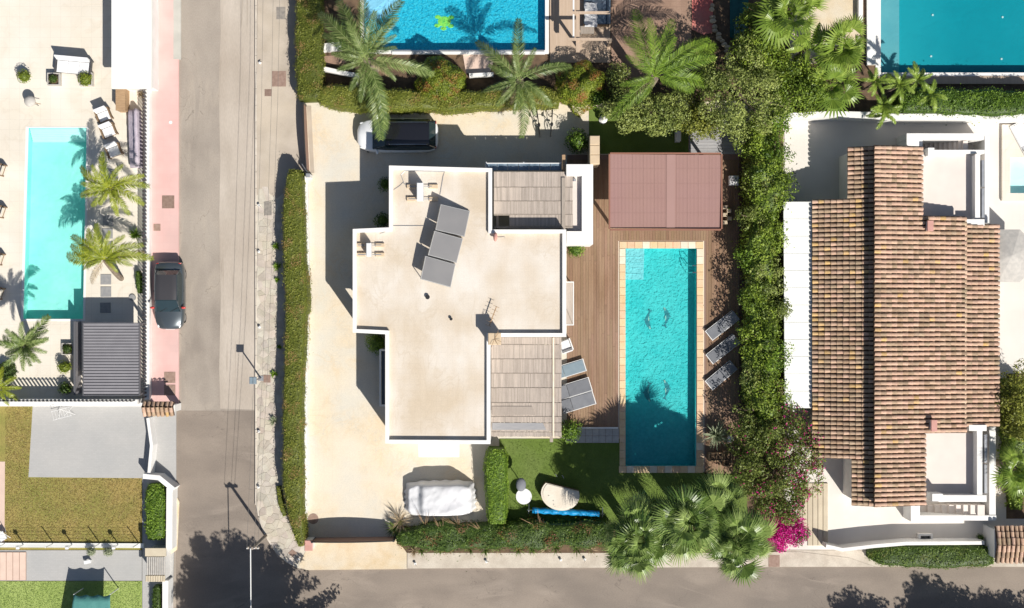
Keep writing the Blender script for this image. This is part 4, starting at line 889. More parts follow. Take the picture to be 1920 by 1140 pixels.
# ------------------------------------------------------------------ maroon sheet roof over the summer kitchen
t = thing('maroon_pavilion', 'open pavilion with maroon ribbed sheet roof north of the pool', 'pavilion', (*P(1248, 358), 0))
z = 2.8
w = off(t, [(1144, 289), (1351, 291), (1352, 429), (1144, 427)], z)
n = 10
for k in range(n):
    f0, f1 = k / n + 0.0004, (k + 1) / n - 0.0004
    A = [Vector(w[0]).lerp(Vector(w[1]), f0), Vector(w[0]).lerp(Vector(w[1]), f1), Vector(w[3]).lerp(Vector(w[2]), f1), Vector(w[3]).lerp(Vector(w[2]), f0)]
    mb = MB(); sl = [0.0, 0.0, -0.12, -0.12]
    # ribbed sheet: shallow corrugations
    m = 8
    for q in range(m):
        for (u0, u1, h0, h1) in ((q / m, (q + .5) / m, 0.0, 0.010), ((q + .5) / m, (q + 1) / m, 0.010, 0.0)):
            p = [A[0].lerp(A[1], u0), A[0].lerp(A[1], u1), A[3].lerp(A[2], u1), A[3].lerp(A[2], u0)]
            hh = (h0, h1, h1, h0); mb.add([(p[i].x, p[i].y, z + sl[i] + hh[i]) for i in range(4)] + [(p[i].x, p[i].y, z + sl[i] - 0.02) for i in range(4)], [(0, 3, 2, 1), (4, 5, 6, 7), (0, 1, 5, 4), (2, 3, 7, 6)])
    mb.build('roof_panel', 'maroon_roof', t)
for k in range(1, 5):
    f = k / 5; a_, b_ = Vector(w[0]).lerp(Vector(w[3]), f), Vector(w[1]).lerp(Vector(w[2]), f); MB().box(a_.x, a_.y - 0.012, z - 0.12 * f + 0.008, b_.x, a_.y + 0.012, z - 0.12 * f + 0.014).build('lap_seam', 'maroon_roof', t)
a, b = off(t, [(1250, 290), (1266, 428)], z); MB().add([(a[0], b[1], z - .115), (b[0], b[1], z - .115), (b[0], a[1], z + .012), (a[0], a[1], z + .012), (a[0], b[1], z - .095), (b[0], b[1], z - .095), (b[0], a[1], z + .026), (a[0], a[1], z + .026)], [(0, 3, 2, 1), (4, 5, 6, 7), (0, 1, 5, 4), (1, 2, 6, 5), (2, 3, 7, 6), (3, 0, 4, 7)]).build('ridge_cap', 'maroon_ridge', t)
bx0, by0 = w[0]; bx1, by1 = w[2]
for (x0, y0, x1, y1) in ((bx0, by0, bx1, by0 + 0.09), (bx0, by1 - 0.09, bx1, by1), (bx0 - 0.08, by1, bx0, by0), (bx1, by1, bx1 + 0.08, by0)): MB().box(x0, y0, z - 0.22, x1, y1, z + 0.005).build('fascia', 'maroon_trim', t)
for x in (bx0 + 0.3, (bx0 + bx1) / 2, bx1 - 0.3):
    for y in (by0 - 0.3, by1 + 0.3): MB().box(x - 0.07, y - 0.07, 0.1, x + 0.07, y + 0.07, z - 0.18).build('post', 'wood_tan', t)
MB().box(bx0 + 0.6, by0 - 0.9, 0.15, bx1 - 0.6, by0 - 0.35, 1.0).build('kitchen_counter', 'stone_grey', t)
# ------------------------------------------------------------------ wooden deck, board by board
deck = struct(MB().prism(PL([(1063, 291), (1385, 291), (1385, 890), (1320, 890), (1320, 452), (1159, 452), (1159, 802), (1063, 802)]), GZ + 0.002, GZ + 0.02).build('deck', 'hard_joint'))
bw_ = 5.0; x = 1063.0; nb = 0
while x + bw_ <= 1384:
    if x + bw_ < 1159.5: runs = [(300, 801)]
    elif x < 1320: runs = [(300, 451.5)]
    else: runs = [(300, 888)]
    for (y0, y1) in runs:
        y = y0
        while y < y1:
            l = random.uniform(120, 190); ye = y1 if y + l > y1 - 40 else y + l
            a = P(x + 0.18, ye - 0.3); b = P(x + bw_ - 0.18, y)
            if nb < 298: MB().box(0, 0, 0, b[0] - a[0], b[1] - a[1], 0.022 + random.uniform(-0.002, 0.002)).build('deck_board', 'deck_board', deck, loc=(a[0], a[1], GZ + 0.02)); nb += 1
            y = ye
    x += bw_
print('deck boards', nb, 'stones', nst)
t = struct(MB().prism(PL([(1060, 803), (1160, 803), (1160, 830), (1060, 830)]), GZ, GZ + 0.03).build('grey_walkway', 'hard_joint'))
for k in range(8):
    for j in range(2): a = P(1060.5 + k * 12.5, 829.5 - j * 13.2); MB().box(0, 0, 0, 0.37, 0.39, 0.02).build('slab', 'stone_pale', t, loc=(a[0], a[1], GZ + 0.03))
for (pts, nm, L_) in (([(1066, 801.5), (1158, 801.5)], 'low_wall', 'low pale edging wall between deck and grey walkway'),): tag(pwall(nm, pts, 0.09, 0.1, 0.32, 'white_wall'), L_, 'wall')
# ------------------------------------------------------------------ barrel tile roofs
def tile_geo(L=0.40, ra=0.085, rb=0.112, seg=5):
    vs, fs = [], []
    for x, r, dz in ((0, ra, 0.0), (L, rb, 0.028)):
        for k in range(seg + 1): a = math.pi * k / seg; vs.append((x, r * math.cos(a), r * math.sin(a) * 0.85 + dz))
    n = seg + 1
    for k in range(seg): fs.append((k, n + k, n + k + 1, k + 1))
    fs.append(tuple(range(n, 2 * n))); return vs, fs
TV, TF = tile_geo()
TM = ['terracotta', 'terracotta_old', 'terracotta_lichen', 'terracotta_dark']
def tile_planes(planes, pitch=0.268, L=0.32):
    """planes: (x_high, z_high, x_low, z_low, y0, y1, weights) in world metres; barrels run down the slope along x"""
    out = []
    for (xh, zh, xl, zl, y0, y1, wts) in planes:
        s = 1 if xl > xh else -1; run = abs(xl - xh); n = max(1, round(run / L)); step = run / n; rows = max(1, int(round((y1 - y0) / pitch))); pp = (y1 - y0) / rows
        ang = math.atan2(zh - zl, run)
        for r in range(rows):
            y = y0 + (r + 0.5) * pp; wob = random.uniform(-0.012, 0.012)
            for k in range(n):
                f = k * step; x = xh + s * f; z = zh - (zh - zl) * f / run
                out.append((x + random.uniform(-0.015, 0.015), y + wob + random.uniform(-0.008, 0.008), z + 0.02, s, ang, step, random.choices(range(4), wts(x, y) if callable(wts) else wts)[0]))
    return out
def tile_matrix(t, ox, oy):
    x, y, z, s, ang, step, mi = t
    R = Matrix.Rotation(0 if s > 0 else math.pi, 4, 'Z') @ Matrix.Rotation(ang, 4, 'Y')
    return Matrix.Translation((x - ox, y - oy, z)) @ R @ Matrix.Rotation(random.uniform(-0.02, 0.02), 4, 'Z') @ Matrix.Diagonal((step * 1.12 / 0.40, 1, 1, 1))
def lay_tiles(parent, ox, oy, tiles, nobj, rot=None):
    tiles = sorted(tiles, key=lambda t: t[0] ** 2 + t[1] ** 2)
    tm = []
    for m in TM: b = MB(); b.add(TV, TF); tm.append(b.mesh('tile', m, False))
    for t in tiles[:nobj]:
        o = obj('tile', tm[t[6]], parent); o.matrix_local = (rot or Matrix()) @ tile_matrix(t, ox, oy)
    if len(tiles) > nobj:
        mb = MB()
        for t in tiles[nobj:]:
            Mx = (rot or Matrix()) @ tile_matrix(t, ox, oy); mb.mi = t[6]; mb.val = random.random(); mb.add([tuple(Mx @ Vector(v)) for v in TV], TF)
        stuff(mb.build('roof_tiles', TM, parent))
# ------------------------------------------------------------------ the tile roofed house on the right
hr = thing('tile_roofed_house', 'long house with weathered terracotta barrel tile roof on the right', 'house', (*P(1690, 610), 0))
ox, oy = hr.location.x, hr.location.y
def X(px, h): return P(px, 0, h)[0]
def Y(py, h): return P(0, py, h)[1]
zE, zR, zU, zL = 2.12, 3.15, 3.72, 2.15
xW, xR = X(1524, zE), X(1641, zR); xU, xM, xEe = X(1639, zU), X(1810, 2.72), X(1872, 2.42)
def zw(x): return zE + (zR - zE) * (x - xW) / (xR - xW)
def ze(x): return zU + (2.72 - zU) * (x - xU) / (xM - xU)
wW = lambda x, y: (1.6, 4, 0.35 + (1.6 if x < xW + 0.5 else 0) + (0.5 if y > 4 else 0), 1.2)
wE = lambda x, y: (6, 1.8, 0.2 + (0.8 if x < xU + 0.6 else 0), 0.45)
xn = X(1590, 2.7); xs = X(1597, 2.7)
planes = [(xR, zR, xW, zE, Y(860, 2.6), Y(373, 2.6), wW), (xR, zR, xn, zw(xn), Y(373, 2.6) + 0.004, Y(276, 2.6), wW), (xR, zR, xs, zw(xs), Y(947, 2.6), Y(860, 2.6) - 0.004, wW),
          (xU, zU, xM, 2.72, Y(812, 3.0), Y(405, 3.0), wE), (xU, zU, X(1727, 3.1), ze(X(1727, 3.1)), Y(405, 3.0), Y(275, 3.0), wE), (xU, zU, X(1733, 3.1), ze(X(1733, 3.1)), Y(947, 3.0), Y(812, 3.0), wE),
          (xM + 0.01, 2.66, xEe, 2.38, Y(800, 2.5), Y(420, 2.5), wE)]
bed = MB()
for (xh, zh, xl, zl, y0, y1, w) in planes:
    a, b = (xl, xh) if xl < xh else (xh, xl); za, zb = (zl, zh) if xl < xh else (zh, zl)
    bed.add([(a - ox, y0 - oy, za), (b - ox, y0 - oy, zb), (b - ox, y1 - oy, zb), (a - ox, y1 - oy, za), (a - ox, y0 - oy, za - 0.12), (b - ox, y0 - oy, zb - 0.12), (b - ox, y1 - oy, zb - 0.12), (a - ox, y1 - oy, za - 0.12)],
            [(0, 1, 2, 3), (7, 6, 5, 4), (4, 5, 1, 0), (5, 6, 2, 1), (6, 7, 3, 2), (7, 4, 0, 3)])
roof = bed.build('roof', 'tile_bed', hr)
lay_tiles(roof, ox, oy, tile_planes(planes), 298)
wl = MB()
def bx(mb, x0, y0, x1, y1, z0, z1): mb.box(min(x0, x1) - ox, min(y0, y1) - oy, z0, max(x0, x1) - ox, max(y0, y1) - oy, z1)
bx(wl, xW + 0.3, Y(860, 2.6) + 0.3, xR, Y(373, 2.6) - 0.3, 0.1, 2.0); bx(wl, xn + 0.2, Y(373, 2.6) - 0.3, xR, Y(276, 2.6) - 0.25, 0.1, 2.4); bx(wl, xs + 0.2, Y(860, 2.6) + 0.3, xR, Y(947, 2.6) + 0.25, 0.1, 2.4)
bx(wl, xR + 0.002, Y(947, 2.6) + 0.25, X(1725, 3), Y(276, 2.6) - 0.25, 0.1, 2.75); bx(wl, X(1725, 3) + 0.002, Y(800, 2.5) + 0.2, xM + 0.2, Y(420, 2.5) - 0.2, 0.1, 2.5); bx(wl, xM + 0.202, Y(798, 2.5) + 0.25, xEe - 0.3, Y(422, 2.5) - 0.25, 0.1, 2.25)
bx(wl, xR - 0.02, Y(946, 2.6), xR + 0.08, Y(277, 2.6), 2.76, 3.62)
wl.build('wall', 'white_wall', hr)
# ridge closing piece under the upper slope and the ledge line
for k in range(5): y0 = Y(412 + k * 77, 2.8); y1 = Y(412 + (k + 1) * 77, 2.8); MB().box(xM - 0.05 - ox, y1 - oy + 0.01, 2.74, xM + 0.02 - ox, y0 - oy - 0.01, 2.80).build('edge_strip', 'tan_block', roof)
for (x, y, w, d) in ((1741, 424, 0.24, 0.5), (1748, 797, 0.24, 0.55)):
    cx, cy = P(x, y, 3.3); st = MB().box(cx - w / 2 - ox, cy - d / 2 - oy, 2.7, cx + w / 2 - ox, cy + d / 2 - oy, 3.55).build('chimney', 'white_wall', hr)
    MB().bevbox(cx - ox, cy - oy, 3.55, w + 0.1, d + 0.1, 0.08, 0.02).build('cap', 'clay_pink', st)
zT = 1.95
def block(nm, px0, py0, px1, py1, z0, z1, m='white_wall', parent=hr):
    a = P(px0, py1, z1); b = P(px1, py0, z1); return MB().box(a[0] - ox, a[1] - oy, z0, b[0] - ox, b[1] - oy, z1).build(nm, m, parent)
block('balcony_floor', 1728, 286, 1837, 416, 0.14, zT, 'balcony_floor'); block('balcony_floor', 1735, 812, 1841, 930, 0.14, zT, 'balcony_floor')
block('parapet', 1828.5, 290, 1838, 410, zT + 0.002, 2.5, 'white_wall'); block('parapet', 1748, 281, 1846, 288, 0.14, 2.22); block('parapet', 1812, 411, 1846, 423, 0.14, 2.62)
block('parapet', 1832, 802, 1842, 928, zT + 0.002, 2.6); block('parapet', 1760, 928.5, 1850, 941, 0.14, 2.62); block('parapet', 1817, 797, 1850, 808, 2.46, 2.75); block('pillar', 1748, 926, 1768, 940, 0.14, 2.85); block('pillar', 1740, 277, 1752, 292, 0.14, 2.4)
for (x0, y0, x1, y1) in ((1841, 300, 1846, 350), (1841, 353, 1846, 408), (1846, 815, 1851, 868), (1846, 871, 1851, 925)): block('glass_rail', x0, y0, x1, y1, 1.4, 2.6, 'metal_grey')
# outside stairs, north and south
for k in range(9):
    block('stair_step', 1734 + k * 9.0, 264, 1742.9 + k * 9.0, 282.5, 0.13, 0.3 + 0.17 * k, 'balcony_floor'); block('stair_step', 1726 + k * 13.4, 947, 1739.2 + k * 13.4, 966, 0.13, 0.3 + 0.16 * k, 'balcony_floor')
block('stair_wall', 1700, 250, 1845, 262, 0.13, 1.9); block('stair_wall', 1846.5, 255, 1855, 418, 0.13, 1.7); block('stair_wall', 1700, 262.5, 1730, 276, 0.13, 1.85)
block('stair_wall', 1716, 966.5, 1868, 976, 0.13, 1.5); block('stair_wall', 1855, 800, 1867, 966, 0.13, 1.45); block('stair_wall', 1708, 944, 1725, 978, 0.13, 1.55)
# ------------------------------------------------------------------ white slab awning west of the tiled house
aw = thing('white_awning', 'long white slab awning of twelve panels along the tiled house', 'awning', (*P(1495, 570), 0))
for k in range(12):
    y0 = 378 + k * 32.3; a = P(1469 + (0.2 * k), y0 + 31.9, 2.0); b = P(1522.5, y0, 2.0); MB().bevbox((a[0] + b[0]) / 2 - aw.location.x, (a[1] + b[1]) / 2 - aw.location.y, 1.93, b[0] - a[0], b[1] - a[1], 0.07, 0.012).build('panel', 'white_roof', aw)
a = P(1472, 764, 1.9); b = P(1521, 380, 1.9); lx0, ly0, lx1, ly1 = a[0] - aw.location.x, a[1] - aw.location.y, b[0] - aw.location.x, b[1] - aw.location.y
for x in (lx0, lx1 - 0.1): MB().box(x, ly0, 1.78, x + 0.1, ly1, 1.925).build('beam', 'white_wall', aw)
for k in range(5): yy = ly0 + (ly1 - ly0 - 0.12) * k / 4; MB().box(lx0, yy, 0.12, lx0 + 0.12, yy + 0.12, 1.78).build('post', 'white_wall', aw)
# ------------------------------------------------------------------ walls and edges
def wall(pts, w, z1, label, m='white_wall', z0=0.02, h=None, nm='garden_wall'): return tag(pwall(nm, pts, w, z0, z1, m, z1 if h is None else h), label, 'wall')
wall([(1455, 219), (1560, 214), (1640, 216), (1660, 219), (3000, 222)], 0.36, 1.3, 'white garden wall along the north side of the tiled house plot')
wall([(1549, 1024), (1580, 1031), (1640, 1024), (1700, 1019), (1846, 1018)], 0.2, 1.15, 'white garden wall behind the low hedge at the lower right road')
wall([(1634, -400), (1634, 121)], 0.5, 0.3, 'broad white edge wall left of the teal corner pool', 'white_roof')
wall([(1468, 770), (1520, 770)], 0.14, 1.0, 'short white wall at the south end of the white awning')
wall([(1616, -400), (1614, 40)], 0.25, 0.5, 'pale low wall beside the broad leaved plants at the top right')
wall([(1641, 150), (3000, 150)], 0.45, 0.2, 'pinkish strip wall along the south edge of the teal pool', 'tan_deck')
t = thing('gate_block', 'white sloped gate pier beside the tiled gate roof at lower right', 'pier', (*P(1853, 1010), 0)); MB().box(-0.3, -0.42, 0.02, 0.3, 0.42, 1.5).build('pier', 'white_wall', t); MB().bevbox(0, 0, 1.5, 0.7, 0.9, 0.1, 0.03).build('cap', 'white_roof', t)
t = thing('light_well', 'square black skylight with raised white frame on the lower right terrace', 'skylight', (*P(1731, 1009), 0)); MB().prism([(-.42, -.32), (.42, -.32), (.42, .32), (-.42, .32)], 0.12, 0.45, [[(-.3, -.22), (.3, -.22), (.3, .22), (-.3, .22)]]).build('frame', 'white_wall', t); MB().box(-.3, -.22, 0.13, .3, .22, 0.2).build('pane', 'window_glass', t)
t = thing('entry_steps', 'beige plank steps descending beside the magenta bougainvillea', 'steps', (*P(1524, 965), 0))
for k in range(6): a = P(1494 + k * 9.5, 1022 if k > 1 else 1008); b = P(1503.2 + k * 9.5, 905); MB().bevbox((a[0] + b[0]) / 2 - t.location.x, (a[1] + b[1]) / 2 - t.location.y, 0.05, b[0] - a[0] - 0.01, b[1] - a[1], 0.16 - 0.012 * (5 - k), 0.015).build('step', 'wood_step', t)
# gate canopies with barrel tiles
def gate_roof(name, label, x0, y0, x1, y1, z, ridge, cols=None, walls=True):
    t = thing(name, label, 'gate roof', (*P((x0 + x1) / 2, (y0 + y1) / 2), 0)); gx, gy = t.location.x, t.location.y
    a = P(x0, y1, z); b = P(x1, y0, z); yr = P(0, ridge, z + 0.3)[1]
    bed = MB(); 
    for (ya, za, yb, zb) in ((a[1], z, yr, z + 0.3), (yr, z + 0.3, b[1], z)):
        bed.add([(a[0] - gx, ya - gy, za), (b[0] - gx, ya - gy, za), (b[0] - gx, yb - gy, zb), (a[0] - gx, yb - gy, zb), (a[0] - gx, ya - gy, za - 0.1), (b[0] - gx, ya - gy, za - 0.1), (b[0] - gx, yb - gy, zb - 0.1), (a[0] - gx, yb - gy, zb - 0.1)], [(0, 1, 2, 3), (7, 6, 5, 4), (4, 5, 1, 0), (5, 6, 2, 1), (6, 7, 3, 2), (7, 4, 0, 3)])
    rf = bed.build('roof', 'tile_bed', t)
    # planes rotated a quarter turn: local x' = -y
    Rz = Matrix.Rotation(math.pi / 2, 4, 'Z')     # (x,y)->(-y,x)
    tl = []
    for (ya, yb) in ((yr, a[1]), (yr, b[1])):
        # in rotated frame x' = y , y' = -x
        tl += tile_planes([(ya - gy, z + 0.3, yb - gy, z, -(b[0] - gx), -(a[0] - gx), (3, 3, 0.2, 1.5))], 0.25, 0.33)
    lay_tiles(rf, 0, 0, tl, 200, Rz)
    if walls:
        for x in (a[0] + 0.15, b[0] - 0.15): MB().box(x - gx - 0.14, a[1] - gy + 0.2, 0.05, x - gx + 0.14, b[1] - gy - 0.2, z - 0.11).build('pier', 'white_wall', t)
    return t
gate_roof('gate_roof', 'small terracotta tiled gate roof between the pink and the grey pavement', 268, 753, 327, 779, 1.5, 763)
gate_roof('gate_roof', 'tiled gate roof at the lower right edge of the photo', 1866, 987, 1960, 1054, 1.9, 1022)
# ------------------------------------------------------------------ left properties
t = thing('white_building', 'flat white roofed building at the upper left beside the pink pavement', 'building', (*P(245, 60), 0))
w = off(t, [(209, -400), (284, -400), (284, 166), (209, 166)], 2.3); MB().prism(offset_poly(w, 0.25), 0.02, 2.12).build('wall', 'white_wall', t); MB().prism(w, 2.121, 2.3).build('roof', 'white_roof', t)
t = thing('slat_fence', 'dark vertical slat fence on the white wall by the pink pavement', 'fence', (*P(281, 455), 0))
pz = 0.55
a = P(280.5, 168, pz); b = P(284, 745, pz)
MB().box(-0.14, P(0, 748)[1] - t.location.y, 0.02, 0.14, P(0, 166)[1] - t.location.y, pz).build('wall_base', 'white_wall', t)
sl = MB().cbox(0, 0, 0.33, 0.04, 0.10, 0.66).mesh('slat', 'dark_slat')
for k in range(82): o = obj('slat', sl, t, (-0.04, P(0, 171 + k * 7.05)[1] - t.location.y, pz)); 
MB().box(-0.075, P(0, 748)[1] - t.location.y, pz + 0.55, -0.061, P(0, 168)[1] - t.location.y, pz + 0.6).build('rail', 'dark_slat', t)
t = thing('slat_fence', 'dark slat fence on the white wall along the bottom of the left terrace', 'fence', (*P(130, 751), 0))
MB().box(P(-20, 0)[0] - t.location.x, -0.14, 0.02, P(268, 0)[0] - t.location.x, 0.14, 1.0).build('wall_base', 'white_wall', t)
for k in range(38):
    o = obj('slat', sl, t, (P(-8 + k * 7.3, 0)[0] - t.location.x, 0.09, 1.0)); o.rotation_euler = (0, 0, math.pi / 2)
MB().box(P(-20, 0)[0] - t.location.x, 0.111, 1.5, P(268, 0)[0] - t.location.x, 0.125, 1.55).build('rail', 'dark_slat', t)
# louvred pergola
t = thing('louvred_pergola', 'grey louvred pergola roof at the lower corner of the left terrace', 'pergola', (*P(209, 674), 0)); z = 1.9
a, b = off(t, [(155, 742), (262, 605)], z)
for k in range(24):
    y0 = a[1] + 0.06 + (b[1] - a[1] - 0.12) * k / 24; mb = MB(); mb.add([(a[0] + 0.05, y0, z - 0.06), (b[0] - 0.05, y0, z - 0.06), (b[0] - 0.05, y0 + 0.172, z), (a[0] + 0.05, y0 + 0.172, z), (a[0] + 0.05, y0, z - 0.075), (b[0] - 0.05, y0, z - 0.075), (b[0] - 0.05, y0 + 0.172, z - 0.015), (a[0] + 0.05, y0 + 0.172, z - 0.015)], [(0, 1, 2, 3), (7, 6, 5, 4), (4, 5, 1, 0), (5, 6, 2, 1), (6, 7, 3, 2), (7, 4, 0, 3)]); mb.build('louvre', 'louvre', t)
MB().prism([(a[0], a[1]), (b[0], a[1]), (b[0], b[1]), (a[0], b[1])], z - 0.2, z + 0.01, [[(a[0] + .05, a[1] + .05), (b[0] - .05, a[1] + .05), (b[0] - .05, b[1] - .05), (a[0] + .05, b[1] - .05)]]).build('frame', 'louvre_frame', t)
for x in (a[0] + 0.08, b[0] - 0.08):
    for y in (a[1] + 0.08, b[1] - 0.08): MB().box(x - 0.06, y - 0.06, 0.1, x + 0.06, y + 0.06, z - 0.2).build('post', 'louvre_frame', t)
t = thing('side_screen', 'dark grey screen wall left of the louvred pergola', 'screen', (*P(152, 670), 0)); MB().box(-0.05, -2.1, 0.1, 0.05, 2.1, 1.0).build('screen', 'louvre', t); MB().box(-0.06, -2.12, 1.0, 0.06, 2.12, 1.04).build('rail', 'louvre_frame', t)
ls = MB().bevbox(0, 0, 0, 0.62, 0.60, 0.03, 0.01).mesh('stepping_stone', 'stone_grey')
for i, (x, y) in enumerate(((213, 327), (204, 414), (203, 438), (203, 462), (200, 524), (200, 547), (199, 577))):
    o = obj('stepping_stone', ls, None, (*P(x, y), GZ)); tag(o, 'grey square stepping stone, %s' % ['topmost, by the upper yellow palm', 'just below the upper palm crown', 'second below the upper palm crown', 'hidden at the tips of the lower yellow palm', 'just below the lower yellow palm trunk', 'in the sun above the louvred pergola', 'in the shade of the louvred pergola'][i], 'stepping stone', 'stepping stones beside the left pool')
ls.materials[0] = MATS['stone_grey']
def planter_box(label, x, y, sz, zz, bush_r, bush_h, vb=0.1, mat='leaf_topiary', round_=False):
    t = thing('planter', label, 'planter', (*P(x, y), 0), 0)
    mb = MB()
    if round_: mb.lathe([(sz * 0.35, 0.12), (sz * 0.5, zz), (sz * 0.43, zz), (sz * 0.4, zz - 0.06)], 16)
    else: mb.prism([(-sz / 2, -sz / 2), (sz / 2, -sz / 2), (sz / 2, sz / 2), (-sz / 2, sz / 2)], 0.12, zz, [[(-sz / 2 + .05, -sz / 2 + .05), (sz / 2 - .05, -sz / 2 + .05), (sz / 2 - .05, sz / 2 - .05), (-sz / 2 + .05, sz / 2 - .05)]])
    mb.build('pot', 'stone_pale' if not round_ else 'stone_grey', t); MB().cyl(0, 0, zz - 0.1, zz - 0.05, sz * 0.4, 12).build('soil', 'soil', t)
    n = int(700 * bush_r); d = rng.normal(size=(n, 3)); d /= np.linalg.norm(d, axis=1, keepdims=True); d[:, 2] = np.abs(d[:, 2]) * 1.0
    core = MB().ellip(0, 0, zz, bush_r * .8, bush_r * .8, (bush_h - zz) * .8, 10, 5, zmin=0)
    pt = d * np.array([bush_r, bush_r, bush_h - zz]) * rng.uniform(0.9, 1.06, (n, 1)) + np.array([0, 0, zz])
    obj('foliage', leafmesh('foliage', pt, d + rng.normal(size=(n, 3)) * .4, 0.085, mat, np.clip(0.5 + vb + rng.normal(0, .18, n), 0, 1), None, core=core), t); return t
planter_box('round clipped shrub in a pot at the far left above the kettle barbecue', 52, 146, 0.5, 0.45, 0.42, 0.95, 0.12, round_=True)
planter_box('square pale planter with a small sparse plant left of the white sofa', 106, 151, 0.72, 0.5, 0.25, 0.75, -0.1, 'leaf_hedge_dark')
planter_box('clipped shrub in a square planter right of the white sofa', 166, 151, 0.76, 0.5, 0.42, 0.85, 0.12)
planter_box('square planter with a low green plant above the round shrub pot', 131, 654, 0.68, 0.4, 0.28, 0.6, -0.1, 'leaf_hedge_dark')
planter_box('round clipped shrub in a pot below the square planter', 127, 687, 0.6, 0.45, 0.42, 0.95, 0.05, round_=True)
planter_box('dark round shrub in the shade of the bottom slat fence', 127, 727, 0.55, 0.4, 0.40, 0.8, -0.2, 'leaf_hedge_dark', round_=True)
t = thing('kettle_barbecue', 'grey round kettle barbecue on thin legs below the potted shrub', 'barbecue', (*P(64, 193), 0)); MB().ellip(0, 0, 0.62, 0.33, 0.33, 0.26, 18, 8).build('kettle', 'stone_pale', t, True); MB().tube([(0.3, -0.1, 0.6), (0.62, -0.16, 0.6)], 0.02, 5).build('handle', 'wood_tan', t)
for a in (90, 210, 330): ca, sa = math.cos(math.radians(a)), math.sin(math.radians(a)); MB().tube([(0.2 * ca, 0.2 * sa, 0.45), (0.36 * ca, 0.36 * sa, 0.12)], 0.015, 5).build('leg', 'metal_dark', t)
def seat_unit(name, label, cat, x, y, w, d, rz, cush, frame, back=0.75, n=1, group=None, arms=True):
    """garden chair or sofa: frame, legs, seat cushions, sloping back"""
    t = thing(name, label, cat, (*P(x, y), 0), rz, group)
    f = MB(); f.box(-w / 2, -d / 2, 0.30, w / 2, d / 2, 0.36); f.build('frame', frame, t)
    for sx in (-1, 1):
        for sy in (-1, 1): MB().box(sx * w / 2 - 0.03 * (1 + sx), sy * d / 2 - 0.03 * (1 + sy), 0.12, sx * w / 2 + 0.03 * (1 - sx), sy * d / 2 + 0.03 * (1 - sy), 0.30).build('leg', frame, t)
        if arms: MB().box(sx * w / 2 - 0.035 * (1 + sx), -d / 2, 0.36, sx * w / 2 + 0.035 * (1 - sx), d / 2, 0.60).build('armrest', frame, t)
    cw = (w - 0.16) / n
    for k in range(n): MB().bevbox(-w / 2 + 0.08 + cw * (k + 0.5), -0.06, 0.361, cw - 0.015, d - 0.16, 0.13, 0.035).build('seat_cushion', cush, t); 
    b = MB(); b.add([(-w / 2 + .08, d / 2 - .14, 0.5), (w / 2 - .08, d / 2 - .14, 0.5), (w / 2 - .08, d / 2 - .02, back), (-w / 2 + .08, d / 2 - .02, back), (-w / 2 + .08, d / 2 - .02, 0.36), (w / 2 - .08, d / 2 - .02, 0.36), (w / 2 - .08, d / 2 + .05, back), (-w / 2 + .08, d / 2 + .05, back)], [(0, 1, 2, 3), (4, 7, 6, 5), (0, 3, 7, 4), (1, 5, 6, 2), (3, 2, 6, 7), (0, 4, 5, 1)]); b.build('backrest', cush, t)
    return t
seat_unit('garden_sofa', 'white garden sofa between two planters on the left terrace', 'sofa', 143, 127, 2.1, 0.85, -0.09, 'fabric_white', 'charcoal', 1.0, 3)
for i, (x, y) in enumerate(((199, 218), (208, 247), (218, 284))): seat_unit('garden_chair', ['uppermost white garden chair beside the left pool', 'middle white garden chair beside the left pool', 'white garden chair closest to the upper yellow palm'][i], 'chair', x, y, 0.85, 0.68, 0.38, 'fabric_white', 'wicker', 0.9, 1, 'white garden chairs beside the left pool')
for i, (x, y) in enumerate(((2, 318), (2, 396), (-1, 484), (-1, 548))): seat_unit('wicker_armchair', ['first', 'second', 'third', 'fourth'][i] + ' wicker armchair from the top, cut off by the left edge of the photo', 'armchair', x, y, 0.7, 0.7, -1.9, 'fabric_cream', 'wicker', 0.75, 1, 'wicker armchairs at the left edge')
t = thing('covered_bench', 'long garden bench under a lilac grey cover beside the slat fence', 'bench', (*P(257, 262), 0), 0.03)
mb = MB(); m = 18; prof = [(-0.30, 0), (-0.31, 0.42), (-0.26, 0.50), (0.05, 0.50), (0.12, 0.78), (0.28, 0.80), (0.32, 0.70), (0.33, 0)]
for i in range(m + 1):
    yy = -1.68 + 3.36 * i / m
    for (x, z_) in prof: mb.v.append((x + random.uniform(-.02, .02) * (z_ > 0), yy + random.uniform(-.02, .02), 0.12 + z_ * (0.9 if i in (0, m) else 1) + random.uniform(-.025, .025) * (z_ > 0.1)))
for i in range(m):
    for k in range(7): a = i * 8 + k; mb.addf((a, a + 8, a + 9, a + 1))
mb.addf(range(8)); mb.addf([m * 8 + k for k in range(8)][::-1]); mb.build('cover', 'fabric_lilac', t, True)
for yy in (-1.4, 0, 1.4): MB().box(-0.27, yy, 0.12, 0.27, yy + 0.06, 0.2).build('leg', 'wicker', t)
t = thing('storage_cabinet', 'tan wooden cabinet below the white roofed building', 'cabinet', (*P(236, 190), 0)); MB().bevbox(0, 0, 0.12, 0.5, 1.35, 0.85, 0.02).build('body', 'wood_tan', t); MB().box(-0.27, -0.7, 0.97, 0.27, 0.7, 1.0).build('top', 'wood_tan', t)
t = thing('round_slab', 'round grey stone disc beside the slat fence', 'stone disc', (*P(250, 558), 0)); MB().cyl(0, 0, 0.12, 0.2, 0.2, 16, 0.19).build('disc', 'stone_grey', t)
